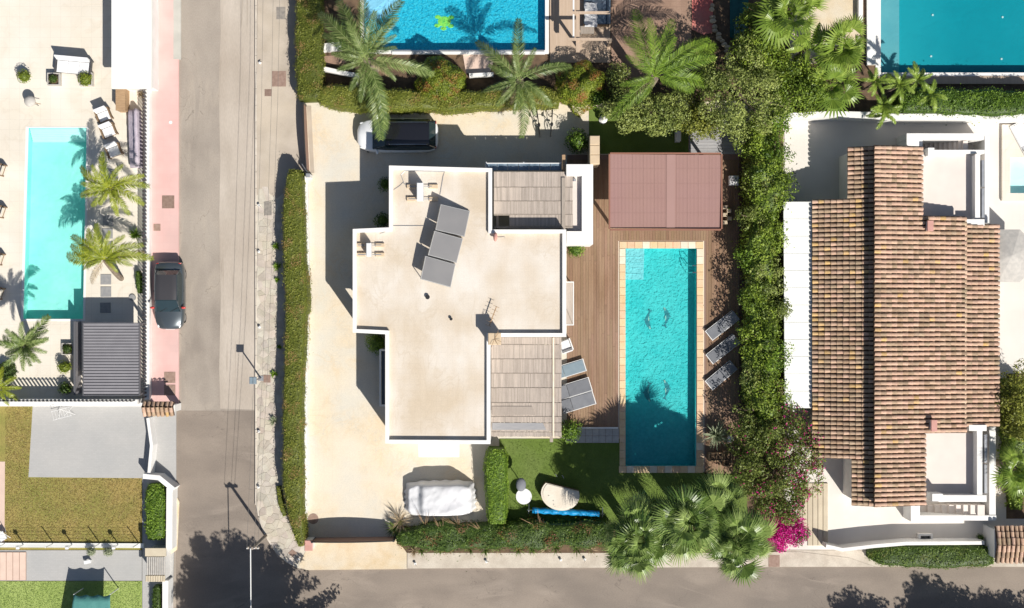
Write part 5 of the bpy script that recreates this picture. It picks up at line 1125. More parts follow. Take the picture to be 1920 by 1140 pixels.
# lower left plots
wall([(277, 784), (284, 835), (279, 889)], 0.17, 1.0, 'white sliding gate between the grey drive and the street', nm='sliding_gate')
wall([(268, 893), (298, 896), (325, 918)], 0.28, 1.1, 'curved white wall over the corner of the lower left hedge')
wall([(318, 915), (317, 1030)], 0.36, 1.05, 'straight white wall right of the lower left hedge')
wall([(310, 1089), (309, 1330)], 0.34, 1.05, 'white street wall below the small gatehouse in the lower left corner')
wall([(-40, 758.5), (276, 758.5)], 0.2, 0.45, 'white boundary wall under the bottom slat fence')
tag(pwall('kerb_wall', [(0, 1022), (270, 1023)], 0.26, 0.1, 0.24, 'white_roof', 0.2), 'pale low kerb wall crossing the lower left garden', 'wall')
t = thing('wire_fence', 'thin wire fence with slim posts along the lower edge of the yellow lawn', 'fence', (*P(140, 1018), 0))
pw = []
for x in (12, 102, 189, 262): q = off(t, [(x, 1018)])[0]; pw.append(q); MB().tube([(q[0], q[1], 0.2), (q[0], q[1], 1.35)], 0.03, 6).build('post', 'metal_white', t)
for zz in (0.5, 0.75, 1.0, 1.25): MB().tube([(pw[0][0], pw[0][1], zz), (pw[-1][0], pw[-1][1], zz)], 0.007, 4).build('wire', 'metal_grey', t)
lm = None
for i, x in enumerate((47, 138, 224)):
    L_ = ['white cube garden lamp, leftmost of the three on the lower kerb wall', 'white cube garden lamp, middle of the three on the lower kerb wall', 'white cube garden lamp, rightmost of the three, by the potted plants'][i]
    if lm is None:
        lm = thing('garden_lamp', L_, 'lamp', (*P(x, 1020), 0), 0, 'cube lamps on the lower left kerb wall'); MB().tube([(0, 0, 0.2), (0, 0, 0.95)], 0.03, 6).build('post', 'metal_white', lm); MB().bevbox(0, 0, 0.95, 0.18, 0.18, 0.17, 0.02).build('lamp_head', 'metal_white', lm)
    else: dup(lm, P(x, 1020), 0, L_)
planter_box('small potted plant on the lower left path, left of the pair', 176, 1031, 0.34, 0.42, 0.28, 0.75, 0.2, 'leaf_agave', True); planter_box('small potted plant on the lower left path, right of the pair', 208, 1031, 0.34, 0.42, 0.30, 0.75, 0.2, 'leaf_agave', True)
t = thing('low_stool', 'small white stool with dark shadow on the lower left grey path', 'stool', (*P(168, 1051), 0)); MB().bevbox(0, 0, 0.36, 0.4, 0.2, 0.05, 0.01, 0.2).build('seat', 'fabric_white', t)
for s in (-1, 1): MB().box(s * 0.15 - 0.02, -0.07, 0.12, s * 0.15 + 0.02, 0.07, 0.36).build('leg', 'metal_white', t)
t = thing('clothes_airer', 'white folding rack standing at the top of the grey drive', 'rack', (*P(125, 773), 0), 0.25); a = MB()
for y in (-0.25, 0.25): a.tube([(-0.55, y, 0.85), (0.55, y, 0.85)], 0.014, 5); a.tube([(-0.5, y, 0.12), (0, -y, 0.85)], 0.012, 5); a.tube([(0.5, y, 0.12), (0, -y, 0.85)], 0.012, 5)
a.build('frame', 'metal_white', t); 
for k in range(7): MB().tube([(-0.5 + k * 0.166, -0.25, 0.86), (-0.5 + k * 0.166, 0.25, 0.86)], 0.008, 4).build('rod', 'metal_white', t)
t = thing('folding_chair', 'pale folding chair at the left edge by the wire fence', 'chair', (*P(8, 1002), 0), 0.5); f = MB()
for s in (-0.28, 0.28): f.tube([(s, -0.35, 0.12), (s, 0.3, 0.95)], 0.018, 5); f.tube([(s, 0.35, 0.12), (s, -0.3, 0.55)], 0.018, 5)
f.build('frame', 'metal_white', t); MB().box(-0.27, -0.3, 0.50, 0.27, 0.2, 0.54).build('seat', 'fabric_white', t)
dk = struct(MB().prism(PL([(-60, 1034), (51, 1034), (51, 1087), (-60, 1087)]), 0.1, GZ + 0.03).build('pink_deck', 'hard_joint'))
for k in range(8): a = P(51.5 - (k + 1) * 12.3, 1086.5); b = P(50.5 - k * 12.3, 1034.5); MB().box(0, 0, 0, b[0] - a[0] - .005, b[1] - a[1], 0.03).build('deck_board', 'pink_board', dk, loc=(a[0], a[1], GZ + 0.03))
t = thing('gatehouse', 'small gatehouse with grey corrugated and beige tiled roof at lower left', 'gatehouse', (*P(292, 1059), 0)); z = 1.6
w = off(t, [(271, 1028), (311, 1028), (311, 1092), (271, 1092)], z); MB().prism(offset_poly(w, 0.12), 0.02, z - 0.12).build('wall', 'white_wall', t)
w = off(t, [(272, 1028), (311, 1043)], z); MB().box(w[0][0], w[1][1], z - 0.119, w[1][0], w[0][1], z).build('roof', 'wood_step', t)
a, b = off(t, [(274, 1078), (309, 1044)], z)
for k in range(9): x0 = a[0] + (b[0] - a[0]) * k / 9; MB().bevbox(x0 + (b[0] - a[0]) / 18, (a[1] + b[1]) / 2, z - 0.118, (b[0] - a[0]) / 9 - 0.03, b[1] - a[1], 0.11, 0.025).build('roof_rib', 'stone_pale', t)
a, b = off(t, [(272, 1091), (309, 1079)], z)
for k in range(8): x0 = a[0] + (b[0] - a[0]) * k / 8; MB().bevbox(x0 + (b[0] - a[0]) / 16, (a[1] + b[1]) / 2, z - 0.118, (b[0] - a[0]) / 8 - 0.012, b[1] - a[1], 0.10, 0.03).build('roof_tile', 'wood_step', t)
t = thing('garden_canopy', 'teal fabric garden canopy with scalloped edge on the bright lawn', 'canopy', (*P(172, 1180), 0)); mb = MB(); q = off(t, [(138, 1115), (206, 1115), (216, 1290), (122, 1290)], 1.65); nx_, ny_ = 20, 12
for j in range(ny_ + 1):
    for i in range(nx_ + 1):
        u, v = i / nx_, j / ny_; p = Vector(q[0]).lerp(Vector(q[1]), u).lerp(Vector(q[3]).lerp(Vector(q[2]), u), v); e = 0.10 * abs(math.sin(math.pi * u * 3)) * (1 if j == 0 else 0)
        mb.v.append((p.x, p.y - 0.12 + e * -1 + 0.12, 1.62 + 0.5 * math.sin(math.pi * v * 0.5) + 0.06 * abs(math.sin(math.pi * u * 3)) * v))
for j in range(ny_):
    for i in range(nx_): a = j * (nx_ + 1) + i; mb.addf((a, a + nx_ + 1, a + nx_ + 2, a + 1))
fb = mb.build('fabric', 'fabric_teal', t, True); sm = fb.modifiers.new('thick', 'SOLIDIFY'); sm.thickness = 0.02
for (x, y) in q: MB().tube([(x, y + (0.0 if y > 0 else 0), 0.1), (x, y, 1.62 if y > 0 else 2.1)], 0.03, 6).build('pole', 'metal_white', t)
# ------------------------------------------------------------------ street: gates, lamp, pole, cables, bollards
def arched_gate(name, label, p0, p1, h0, h1, mat='charcoal'):
    a, b = Vector(P(*p0)), Vector(P(*p1)); L = (b - a).length; t = thing(name, label, 'gate', (*((a + b) / 2), 0), math.atan2((b - a).y, (b - a).x)); n = 16; pts = [(-L / 2, 0.14)]
    for k in range(n + 1): f = k / n; pts.append((-L / 2 + L * f, h0 + (h1 - h0) * math.sin(math.pi * f)))
    pts.append((L / 2, 0.14)); mb = MB(); m = len(pts)
    for s in (-0.03, 0.03): mb.v += [(x, s, z) for x, z in pts]
    mb.addf(range(m)); mb.addf([m + k for k in range(m)][::-1])
    for k in range(m): j = (k + 1) % m; mb.addf((k, m + k, m + j, j))
    mb.build('panel', mat, t); MB().tube([(x, 0, z + 0.01) for x, z in pts[1:-1]], 0.035, 6).build('top_rail', 'metal_dark', t)
    for s in (-1, 1): MB().box(s * L / 2 - 0.05, -0.05, 0.1, s * L / 2 + 0.05, 0.05, h0 + 0.05).build('post', 'metal_dark', t)
    return t
arched_gate('driveway_gate', 'dark arched driveway gate between the two tall street hedges', (574, 199), (580, 324), 1.0, 1.2, 'hard_joint')
arched_gate('driveway_gate', 'dark arched driveway gate at the bottom of the cream courtyard', (592, 1008), (742, 1006), 1.32, 1.52, 'hard_joint')
t = thing('gate_pillar', 'short white pillar with terracotta cap left of the bottom gate', 'pillar', (*P(585, 1015), 0)); MB().box(-0.2, -0.28, 0.1, 0.2, 0.28, 1.15).build('shaft', 'white_wall', t); MB().bevbox(0, 0, 1.15, 0.46, 0.62, 0.09, 0.03).build('cap', 'clay_pink', t)
t = thing('gate_post', 'white post at the bottom end of the upper driveway gate', 'post', (*P(584, 333), 0)); MB().box(-0.1, -0.1, 0.1, 0.1, 0.1, 1.2).build('shaft', 'metal_white', t); MB().bevbox(0, 0, 1.2, 0.24, 0.24, 0.06, 0.02).build('cap', 'metal_grey', t); MB().tube([(-0.4, 0.7, 0.9), (0, 0.1, 1.1)], 0.025, 5).build('closer_arm', 'metal_grey', t)
o = MB().cyl(*P(588, 972), GZ, GZ + 0.015, 0.31, 20).build('round_cover', 'plate_brown'); tag(o, 'round brown cover in the courtyard at the bottom left gate corner', 'manhole cover')
tag(pwall('edging_wall', [(577, 332), (580, 500), (577, 700), (576, 960)], 0.16, 0.1, 0.55, 'white_wall'), 'thin white edging wall on the courtyard side of the long hedge', 'wall')
o = MB().prism(PL([(576, 199), (584, 199), (590, 325), (583, 325)]), 0.12, 0.135).build('gate_rail', 'concrete_walk'); tag(o, 'flat pale rail strip in the drive beside the upper gate', 'rail')
t = thing('street_lamp', 'square headed solar street lamp on the crazy paved pavement', 'street lamp', (*P(490, 709), 0))
MB().tube([(0, 0, 0.1), (0, 0, 2.12)], 0.05, 8, 0.04).build('pole', 'metal_grey', t); MB().bevbox(0, 0, 0.1, 0.3, 0.3, 0.05, 0.02).build('base_plate', 'metal_grey', t); MB().bevbox(-0.02, 0, 2.12, 0.42, 0.42, 0.07, 0.02).build('lamp_head', 'metal_grey', t); MB().box(-0.2, -0.18, 2.19, 0.16, 0.18, 2.2).build('solar_cell', 'fabric_bluegrey', t)
t = thing('utility_pole', 'wooden utility pole at the pavement corner carrying overhead cables', 'utility pole', (*P(499, 1004), 0))
ph = 3.75; MB().tube([(0, 0, 0), (0, 0, ph)], 0.11, 10, 0.08).build('pole', 'wood_grey', t); MB().box(-0.35, -0.06, ph - 0.25, 0.35, 0.06, ph - 0.15).build('crossarm', 'wood_grey', t)
for x in (-0.3, -0.1, 0.1, 0.3): MB().cyl(x, 0, ph - 0.15, ph - 0.03, 0.035, 8).build('insulator', 'metal_white', t)
t = thing('overhead_cables', 'thin black overhead cables running up the road from the utility pole', 'cable', (*P(499, 1004), 0))
for k, x in enumerate((-0.3, 0.1, 0.3)): MB().tube([(x, 0, ph - 0.02), (x + 0.35 + k * 0.08, 10, ph - 0.25), (x + 0.75 + k * 0.15, 25, ph - 0.35), (x + 1.1 + k * 0.2, 45, ph)], 0.008, 4).build('cable', 'cable', t)
t = thing('overhead_cable', 'thick pale overhead cable running straight down from the utility pole', 'cable', (*P(499, 1004), 0)); MB().tube([(-0.1, 0, ph - 0.02), (-0.1, -6, ph - 0.2), (-0.1, -20, ph)], 0.032, 6).build('cable', 'metal_white', t)
bp = None
BP = [(489, 119, 'beside the grey concrete pavement at the top'), (487, 385, 'next to the grey plate where the crazy paving starts'), (487, 472, 'by the upper bend of the hedge shadow'), (488, 613, 'just above the square street lamp'), (487, 808, 'halfway between street lamp and utility pole'), (486, 912, 'above the shadow of the utility pole'), (561, 1047, 'at the curved pavement corner below the diamond plate'), (779, 1055, 'leftmost on the south pavement'), (912, 1051, 'second on the south pavement'), (1051, 1048, 'third on the south pavement'), (1096, 1047, 'on the south pavement closest to the fan palms')]
for (x, y, w_) in BP:
    if bp is None:
        bp = thing('bollard_light', 'small white bollard light ' + w_, 'bollard light', (*P(x, y), 0), 0, 'small bollard lights along the kerb'); MB().cyl(0, 0, 0.1, 0.26, 0.06, 10).build('post', 'metal_white', bp); MB().cyl(0, 0, 0.26, 0.29, 0.085, 12, 0.06).build('cap', 'metal_white', bp); MB().tube([(0.0, 0.0, 0.29), (0.06, 0.05, 0.33), (0.14, 0.08, 0.29)], 0.012, 5).build('hook', 'metal_dark', bp)
    else: dup(bp, P(x, y), random.uniform(0, 6), 'small white bollard light ' + w_)
# ------------------------------------------------------------------ cars
def car(name, label, px, py, rz, L, Wd, H, paint, roofm, hood, ws, rear, mirror='', rails=False, plate=True):
    """front towards +x. hood: x of windscreen foot, ws: x of roof front, rear: x of roof rear (fractions from the nose)"""
    t = thing(name, label, 'car', (*P(px, py), 0), rz)
    if rails: hwv_ = [.36, .56, .76, .91, .975, 1, 1, 1, .985, .94, .83, .66, .46]
    X0 = L / 2; pil = roofm if rails else paint; st = [0, .015, .05, .12, .2, .35, .5, .65, .8, .9, .96, .988, 1.0]
    hwv = hwv_ if rails else [.52, .68, .83, .93, .97, 1, 1, 1, .985, .95, .87, .74, .58]; sh = [.50, .56, .60, .64, .67, .69, .70, .715, .72, .72, .70, .64, .55]
    mb = MB(); K = 11
    for f, w, s in zip(st, hwv, sh):
        x = X0 - f * L; hw = Wd / 2 * w; top = H * s * 0.93; cr = 0.045 if f < hood else 0.02
        for (a, z) in [(-.93, .22), (-1, .38), (-1, top * .72), (-.955, top * .92), (-.86, top), (0, top + cr), (.86, top), (.955, top * .92), (1, top * .72), (1, .38), (.93, .22)]: mb.v.append((x, a * hw, z))
    for i in range(len(st) - 1):
        for k in range(K - 1): a = i * K + k; mb.addf((a, a + 1, a + K + 1, a + K))
    mb.addf([k for k in range(K)][::-1]); mb.addf([(len(st) - 1) * K + k for k in range(K)])
    mb.build('body', paint, t, True)
    # greenhouse
    belt = H * .70 * .93 + .02; g = MB(); xs = [hood - .01, ws, (ws + rear) / 2, rear, min(.985, rear + .075)]; top = [belt + .01, H * .965, H, H * .975, belt + .05]; wb = [.84, .91, .92, .90, .78]; wt = [.74, .70, .72, .70, .66]
    for f, zt, b_, c_ in zip(xs, top, wb, wt):
        x = X0 - f * L
        for (y, z) in [(-b_, belt - .02), (-(b_ * .45 + c_ * .55), belt + (zt - belt) * .6), (-c_, zt - .02), (0, zt + .012), (c_, zt - .02), (b_ * .45 + c_ * .55, belt + (zt - belt) * .6), (b_, belt - .02)]: g.v.append((x, y * Wd / 2, z))
    for i in range(4):
        for k in range(6): a = i * 7 + k; g.addf((a, a + 1, a + 8, a + 7))
    g.addf([k for k in range(7)][::-1]); g.addf([28 + k for k in range(7)]); g.build('windows', 'car_glass', t, False)
    r = MB(); n = 8
    for i in range(n + 1):
        f = ws + .012 + (rear - ws - .01) * i / n; x = X0 - f * L; s = math.sin(math.pi * i / n); zt = H * (.965 + .035 * math.sin(math.pi * min(1, (f - ws) / (rear - ws)) * .95 + .05)) + .022; ww = (.695 + .02 * s) * Wd / 2
        for (y, dz) in ((-1, -.045), (-.93, -.005), (-.5, .008), (0, .012), (.5, .008), (.93, -.005), (1, -.045)): r.v.append((x, y * ww, zt + dz))
    for i in range(n):
        for k in range(6): a = i * 7 + k; r.addf((a, a + 1, a + 8, a + 7))
    ro = r.build('roof', roofm, t, True)
    # pillars
    for s in (-1, 1):
        p0 = (X0 - hood * L, s * .84 * Wd / 2, belt); p1 = (X0 - ws * L, s * .705 * Wd / 2, H * .965); p2 = (X0 - rear * L, s * .70 * Wd / 2, H * .975); p3 = (X0 - min(.975, rear + .07) * L, s * .78 * Wd / 2, belt + .03)
        MB().tube([p0, p1], .03, 5).build('pillar', pil, t); MB().tube([p2, p3], .04, 5).build('pillar', pil, t); MB().tube([p1, ((p1[0] + p2[0]) / 2, s * .725 * Wd / 2, H * .99), p2], .022, 5).build('roof_edge', pil, t)
        mx = X0 - (hood + .05) * L; m = MB().ellip(mx, s * (Wd / 2 + .03), belt + .06, .08, .15, .08, 8, 5).build('mirror', mirror or paint, t, True)
        if rails: MB().tube([(X0 - (ws + .05) * L, s * .64 * Wd / 2, H + .02), (X0 - (ws + .06) * L, s * .64 * Wd / 2, H + .075), (X0 - (rear - .03) * L, s * .64 * Wd / 2, H + .07), (X0 - (rear - .02) * L, s * .64 * Wd / 2, H + .01)], .025, 6).build('roof_rail', 'steel', t)
        hl = MB().ellip(X0 - .06 * L, s * .70 * Wd / 2, H * .53, .15, .085, .055, 8, 5).build('headlight', 'lamp_clear', t, True)
        MB().ellip(X0 - .972 * L, s * .72 * Wd / 2, H * .585, .05, .12, .08, 8, 5).build('tail_light', 'lamp_red', t, True)
        for fx in (.17, .81):
            wx = X0 - fx * L; w = thing_part('wheel', t); w.location = (wx, s * (Wd / 2 - .17), .31); tyre = MB().tube([(0, -.1, 0), (0, .1, 0)], .31, 18).build('tyre', 'tyre', w); MB().tube([(0, -.105, 0), (0, .105, 0)], .19, 12).build('rim', 'metal_grey', w)
        d = MB(); 
        for fx in (.42, .62): d.box(X0 - fx * L - .006, s * Wd / 2 * .985 - .01, .35, X0 - fx * L + .006, s * Wd / 2 * .985 + .012, belt * .9)
        stuff(d.build('door_seam', 'metal_dark', t))
        MB().tube([(X0 - .55 * L, s * (Wd / 2 + .005), belt * .85), (X0 - .58 * L, s * (Wd / 2 + .005), belt * .85)], .015, 5).build('door_handle', paint, t)
    MB().box(X0 - .012 * L, -.26, .42, X0 - .012 * L + .07, .26, .53).build('number_plate', 'plate_white', t); MB().box(-X0 - .006, -.26, .62, -X0 + .05, .26, .73).build('number_plate', 'plate_white', t)
    wp = MB()
    for y0 in (-.45, .15): wp.tube([(X0 - (hood - .012) * L, y0, belt + .03), (X0 - (hood + .045) * L, y0 + .45, belt + .16)], .012, 4)
    stuff(wp.build('wipers', 'metal_dark', t))
    return t
def thing_part(name, parent): o = bpy.data.objects.new(name, None); COL.objects.link(o); o.parent = parent; return o
car('parked_car', 'dark grey hatchback with red mirrors parked on the pink pavement', 324, 554, -math.pi / 2, 3.92, 1.74, 1.42, 'car_grey', 'car_roof_grey', .27, .42, .80, 'mirror_red')
car('parked_car', 'white car with black glass roof parked at the top of the courtyard', 748, 257, math.pi, 4.68, 1.98, 1.55, 'car_white', 'car_black', .205, .36, .90, rails=True)
# the covered car
t = thing('covered_car', 'small car under a rumpled white cloth cover in the courtyard', 'car', (*P(826, 932), 0), 0.02)
mb = MB(); nu, nv = 44, 26; L2, W2 = 2.08, 1.02
def prof(u):     # height along the car: bonnet at the left
    a = [(-1, .55), (-.86, .86), (-.62, .92), (-.42, 1.34), (.1, 1.46), (.6, 1.42), (.86, 1.12), (1, .75)]
    for (x0, z0), (x1, z1) in zip(a[:-1], a[1:]):
        if x0 <= u <= x1: f = (u - x0) / (x1 - x0); f = f * f * (3 - 2 * f); return z0 + (z1 - z0) * f
    return .6
for j in range(nv + 1):
    for i in range(nu + 1):
        u = -1 + 2 * i / nu; v = -1 + 2 * j / nv; au, av = abs(u), abs(v)
        e = (max(0, au - .0) ** 6 + max(0, av) ** 6) ** (1 / 6)
        sx = 1 - .10 * av ** 4; sy = 1 - .12 * au ** 4
        h = prof(u); z = h * (1 - max(0, av - .62) ** 2 * 1.3) if e < .9 else h * .75
        edge = max(0, (max(au, av) - .90) / .10); z = z * (1 - edge) + .22 * edge
        z += .06 * float(nz(u * 2, v * 1.3, .3, 1.6)) + .022 * float(nz(u * 2, v, 2, 5.0)) + .012 * math.sin(3.1 * v + 13 * u * u)
        rr = 1 + .03 * edge * math.sin(19 * math.atan2(v, u))
        mb.v.append((u * L2 * sx * rr, v * W2 * sy * rr, max(.16, z)))
for j in range(nv):
    for i in range(nu): a = j * (nu + 1) + i; mb.addf((a, a + 1, a + nu + 2, a + nu + 1))
mb.build('cloth_cover', 'car_cloth', t, True)
for sx in (-1.3, 1.3):
    for sy in (-.72, .72): w = thing_part('wheel', t); w.location = (sx, sy, .42); MB().tube([(0, -.09, 0), (0, .09, 0)], .3, 16).build('tyre', 'tyre', w); MB().tube([(0, -.095, 0), (0, .095, 0)], .18, 10).build('rim', 'metal_grey', w)
MB().bevbox(0, 0, .3, 3.6, 1.55, .35, .1).build('body', 'car_grey', t)
# ------------------------------------------------------------------ pool furniture
def lounger(label, px, py, rz, fab, group, L=2.0, w=0.7, raise_=0.28, h=0):
    t = thing('sun_lounger', label, 'sun lounger', (*P(px, py), 0.04), rz, group)
    f = MB(); f.box(-L / 2, -w / 2, .30, L / 2, -w / 2 + .03, .36); f.box(-L / 2, w / 2 - .03, .30, L / 2, w / 2, .36); f.box(-L / 2, -w / 2 + .0301, .30, -L / 2 + .045, w / 2 - .0301, .36); f.box(L / 2 - .045, -w / 2 + .0301, .30, L / 2, w / 2 - .0301, .36); f.build('frame', 'metal_white', t)
    for sx in (-1, 1):
        for sy in (-1, 1): MB().box(sx * (L / 2 - .2) - .025, sy * (w / 2 - .03) - .02, .10, sx * (L / 2 - .2) + .025, sy * (w / 2 - .03) + .02, .30).build('leg', 'metal_white', t)
    MB().bevbox(-L * .14, 0, .33, L * .66, w - .07, .06, .02).build('seat', fab, t)
    b = MB(); x0, x1 = L * .195, L * .49; b.add([(x0, -w / 2 + .05, .34), (x1, -w / 2 + .05, .34 + raise_), (x1, w / 2 - .05, .34 + raise_), (x0, w / 2 - .05, .34), (x0, -w / 2 + .05, .40), (x1, -w / 2 + .05, .40 + raise_), (x1, w / 2 - .05, .40 + raise_), (x0, w / 2 - .05, .40)], [(0, 3, 2, 1), (4, 5, 6, 7), (0, 1, 5, 4), (1, 2, 6, 5), (2, 3, 7, 6), (3, 0, 4, 7)]); b.build('backrest', fab, t); return t
gr = 'grey sun loungers on the wooden deck'; d2 = math.radians
lounger('grey sun lounger right of the pool, topmost of three', 1352, 610, d2(38), 'fabric_grey', gr, 2.0); lounger('grey sun lounger right of the pool, middle of three', 1353, 654, d2(38), 'fabric_grey', gr, 2.0); lounger('grey sun lounger right of the pool, lowest of three', 1350, 703, d2(40), 'fabric_grey', gr, 1.9)
lounger('blue grey sun lounger poking out from under the reed pergola', 1067, 692, d2(197), 'fabric_bluegrey', gr, 1.9, 0.75, 0.1)
lounger('pale grey sun lounger by the lower pergola edge, upper of the pair', 1076, 728, d2(197), 'fabric_grey', gr, 2.0, 0.82, 0.05); lounger('pale grey sun lounger by the lower pergola edge, lower of the pair', 1083, 753, d2(197), 'fabric_grey', gr, 2.0, 0.82, 0.05)
seat_unit('deck_chair', 'white armchair at the right corner of the reed pergola', 'chair', 1060, 648, 0.75, 0.7, d2(200), 'fabric_white', 'metal_white', 0.7, 1)
t = thing('glass_canopy', 'narrow white framed glass canopy over the deck beside the villa', 'glass canopy', (*P(1070, 569), 0)); a, b = off(t, [(1060, 610), (1076, 528)], 2.3)
MB().prism([(a[0], a[1]), (b[0], a[1]), (b[0], b[1]), (a[0], b[1])], 2.27, 2.33, [[(a[0] + .05, a[1] + .05), (b[0] - .05, a[1] + .05), (b[0] - .05, b[1] - .05), (a[0] + .05, b[1] - .05)]]).build('frame', 'metal_white', t); MB().box(a[0] + .05, a[1] + .05, 2.29, b[0] - .05, b[1] - .05, 2.305).build('pane', 'reed', t)
MB().tube([(a[0] + .08, a[1] + .9, 2.33), (b[0] - .08, a[1] + .1, 2.33)], .02, 5).build('brace', 'wood_grey', t)
for y in (a[1] + .1, b[1] - .1): MB().box(b[0] - .06, y - .03, .12, b[0], y + .03, 2.269).build('post', 'metal_white', t)
t = thing('round_daybed', 'large round cream daybed on the lawn, partly in palm shade', 'daybed', (*P(1050, 921), 0), d2(-12)); R_ = 1.14
arc = [(R_ * math.cos(math.radians(a)), R_ * math.sin(math.radians(a)) * .82 - .08) for a in range(-212, 33, 7)]
MB().prism(arc, .14, .62).build('base', 'wicker', t); c = [(x * .985, y * .985) for x, y in arc]; MB().prism(c, .621, .76).build('cushion', 'fabric_cream', t); MB().prism([(x * .9, y * .9) for x, y in c], .761, .79).build('cushion', 'fabric_cream', t)
for s in (-.5, -.1): MB().tube([(s, .95, .14), (s, 1.02, .75), (s + .1, .9, .8)], .02, 5).build('canopy_arm', 'metal_grey', t)
t = thing('round_table', 'white round garden table on the green lawn', 'table', (*P(982, 927), 0)); MB().cyl(0, 0, .70, .745, .46, 28).build('tabletop', 'fabric_white', t); MB().cyl(0, 0, .16, .70, .05, 10).build('pedestal', 'metal_white', t); MB().cyl(0, 0, .14, .17, .28, 16, .24).build('foot', 'metal_white', t)
t = thing('garden_lantern', 'tall slender lamp with oval shade behind the white round table', 'lamp', (*P(978, 905), 0)); MB().tube([(0, 0, .14), (0, 0, 1.5)], .025, 6).build('pole', 'metal_white', t); MB().ellip(-.05, .12, 1.55, .3, .4, .2, 14, 7).build('lamp_shade', 'fabric_grey', t, True); MB().cyl(0, 0, .14, .18, .18, 12).build('foot', 'metal_white', t)
t = thing('pool_cover_roller', 'long bright blue rolled pool cover on a roller behind the lawn', 'cover roller', (*P(1060, 957), 0), d2(-3)); mb = MB(); n = 26; sg = 12
for i in range(n + 1):
    r = .17 + .02 * math.sin(i * 1.7) + random.uniform(-.008, .008)
    for k in range(sg): a = 2 * math.pi * k / sg; mb.v.append((-1.95 + 3.9 * i / n, r * math.cos(a), .55 + r * math.sin(a)))
for i in range(n):
    for k in range(sg): a = i * sg + k; b = i * sg + (k + 1) % sg; mb.addf((a, b, b + sg, a + sg))
mb.addf([k for k in range(sg)][::-1]); mb.addf([n * sg + k for k in range(sg)]); mb.build('rolled_cover', 'pool_cover', t, True); MB().tube([(-2.25, 0, .55), (2.25, 0, .55)], .03, 6).build('axle', 'steel', t)
for s in (-1, 1): f = MB(); f.tube([(s * 2.15, -.3, .14), (s * 2.15, 0, .55), (s * 2.15, .3, .14)], .025, 6); f.build('stand', 'metal_white', t)
t = thing('globe_lamp', 'white globe lamp beside the spiky potted yucca', 'lamp', (*P(1366, 821), 0)); MB().cyl(0, 0, .12, .3, .12, 12).build('base', 'metal_grey', t); MB().ellip(0, 0, .5, .22, .22, .22, 16, 10).build('globe', 'fabric_white', t, True)
t = thing('timber_planter', 'brown timber planter boxes below the potted yucca', 'planter', (*P(1347, 858), 0))
for (x, y, w_, d_) in ((-.25, .1, .8, .5), (.45, 0, .5, .9)): MB().prism([(x - w_ / 2, y - d_ / 2), (x + w_ / 2, y - d_ / 2), (x + w_ / 2, y + d_ / 2), (x - w_ / 2, y + d_ / 2)], .14, .6, [[(x - w_ / 2 + .06, y - d_ / 2 + .06), (x + w_ / 2 - .06, y - d_ / 2 + .06), (x + w_ / 2 - .06, y + d_ / 2 - .06), (x - w_ / 2 + .06, y + d_ / 2 - .06)]]).build('box', 'wood_tan', t); MB().box(x - w_ / 2 + .06, y - d_ / 2 + .06, .45, x + w_ / 2 - .06, y + d_ / 2 - .06, .52).build('soil', 'soil', t)
t = thing('white_tank', 'small white domed tank in the hedge beside the maroon roof', 'tank', (*P(1373, 340), 0)); MB().bevbox(0, 0, .12, .55, .55, .55, .06).build('body', 'fabric_white', t); MB().ellip(0, 0, .67, .18, .18, .12, 12, 5, zmin=0).build('lid', 'metal_white', t, True); MB().tube([(-.1, -.1, .8), (.1, .12, .8)], .02, 5).build('handle', 'metal_dark', t)
t = thing('stone_pier', 'rough pale stone pier at the lower right corner of the maroon roof', 'pier', (*P(1360, 402), 0))
for k in range(3):
    for j in range(5): MB().bevbox(-.12 + .24 * (j % 2) + random.uniform(-.02, .02), -.5 + .22 * j, .12 + .18 * k, .26, .21, .17, .02, random.uniform(-.1, .1)).build('stone', 'rubble', t)
t = thing('stone_block', 'long tan stone block at the top right corner of the villa porch', 'block', (*P(1114, 290), 0)); 
for k in range(3): MB().bevbox(-.12, -.54 + .54 * k, .12, .56, .53, 2.1, .03).build('block', 'tan_block', t)
bd = struct(MB().prism(PL([(1291, 222), (1400, 222), (1400, 296), (1291, 289)]), 0.1, GZ + 0.03).build('boardwalk', 'hard_joint'))
for k in range(12): a = P(1291.5, 228 + k * 5.6); b = P(1399, 222.8 + k * 5.6); MB().box(0, 0, 0, b[0] - a[0], b[1] - a[1], .03).build('deck_board', 'wood_silver', bd, loc=(a[0], a[1], GZ + .03))
t = thing('white_lantern', 'small white lantern on the dark lawn above the maroon roof', 'lantern', (*P(1269, 258), 0)); MB().bevbox(0, 0, .14, .3, .62, .1, .02).build('base', 'white_wall', t)
for sx in (-.1, .1):
    for sy in (-.22, .22): MB().box(sx - .025, sy - .025, .24, sx + .025, sy + .025, .6).build('post', 'white_wall', t)
MB().bevbox(0, 0, .6, .32, .6, .1, .05).build('cap', 'white_wall', t)
t = thing('white_statue', 'small white stone ornament at the tip of the palm frond', 'statue', (*P(1130, 226), 0)); MB().lathe([(.22, .14), (.24, .2), (.12, .28), (.2, .45), (.24, .55), (.14, .7), (.1, .8)], 12).build('pedestal', 'white_wall', t); MB().ellip(0, 0, .88, .16, .13, .15, 10, 6).build('top', 'white_wall', t, True)
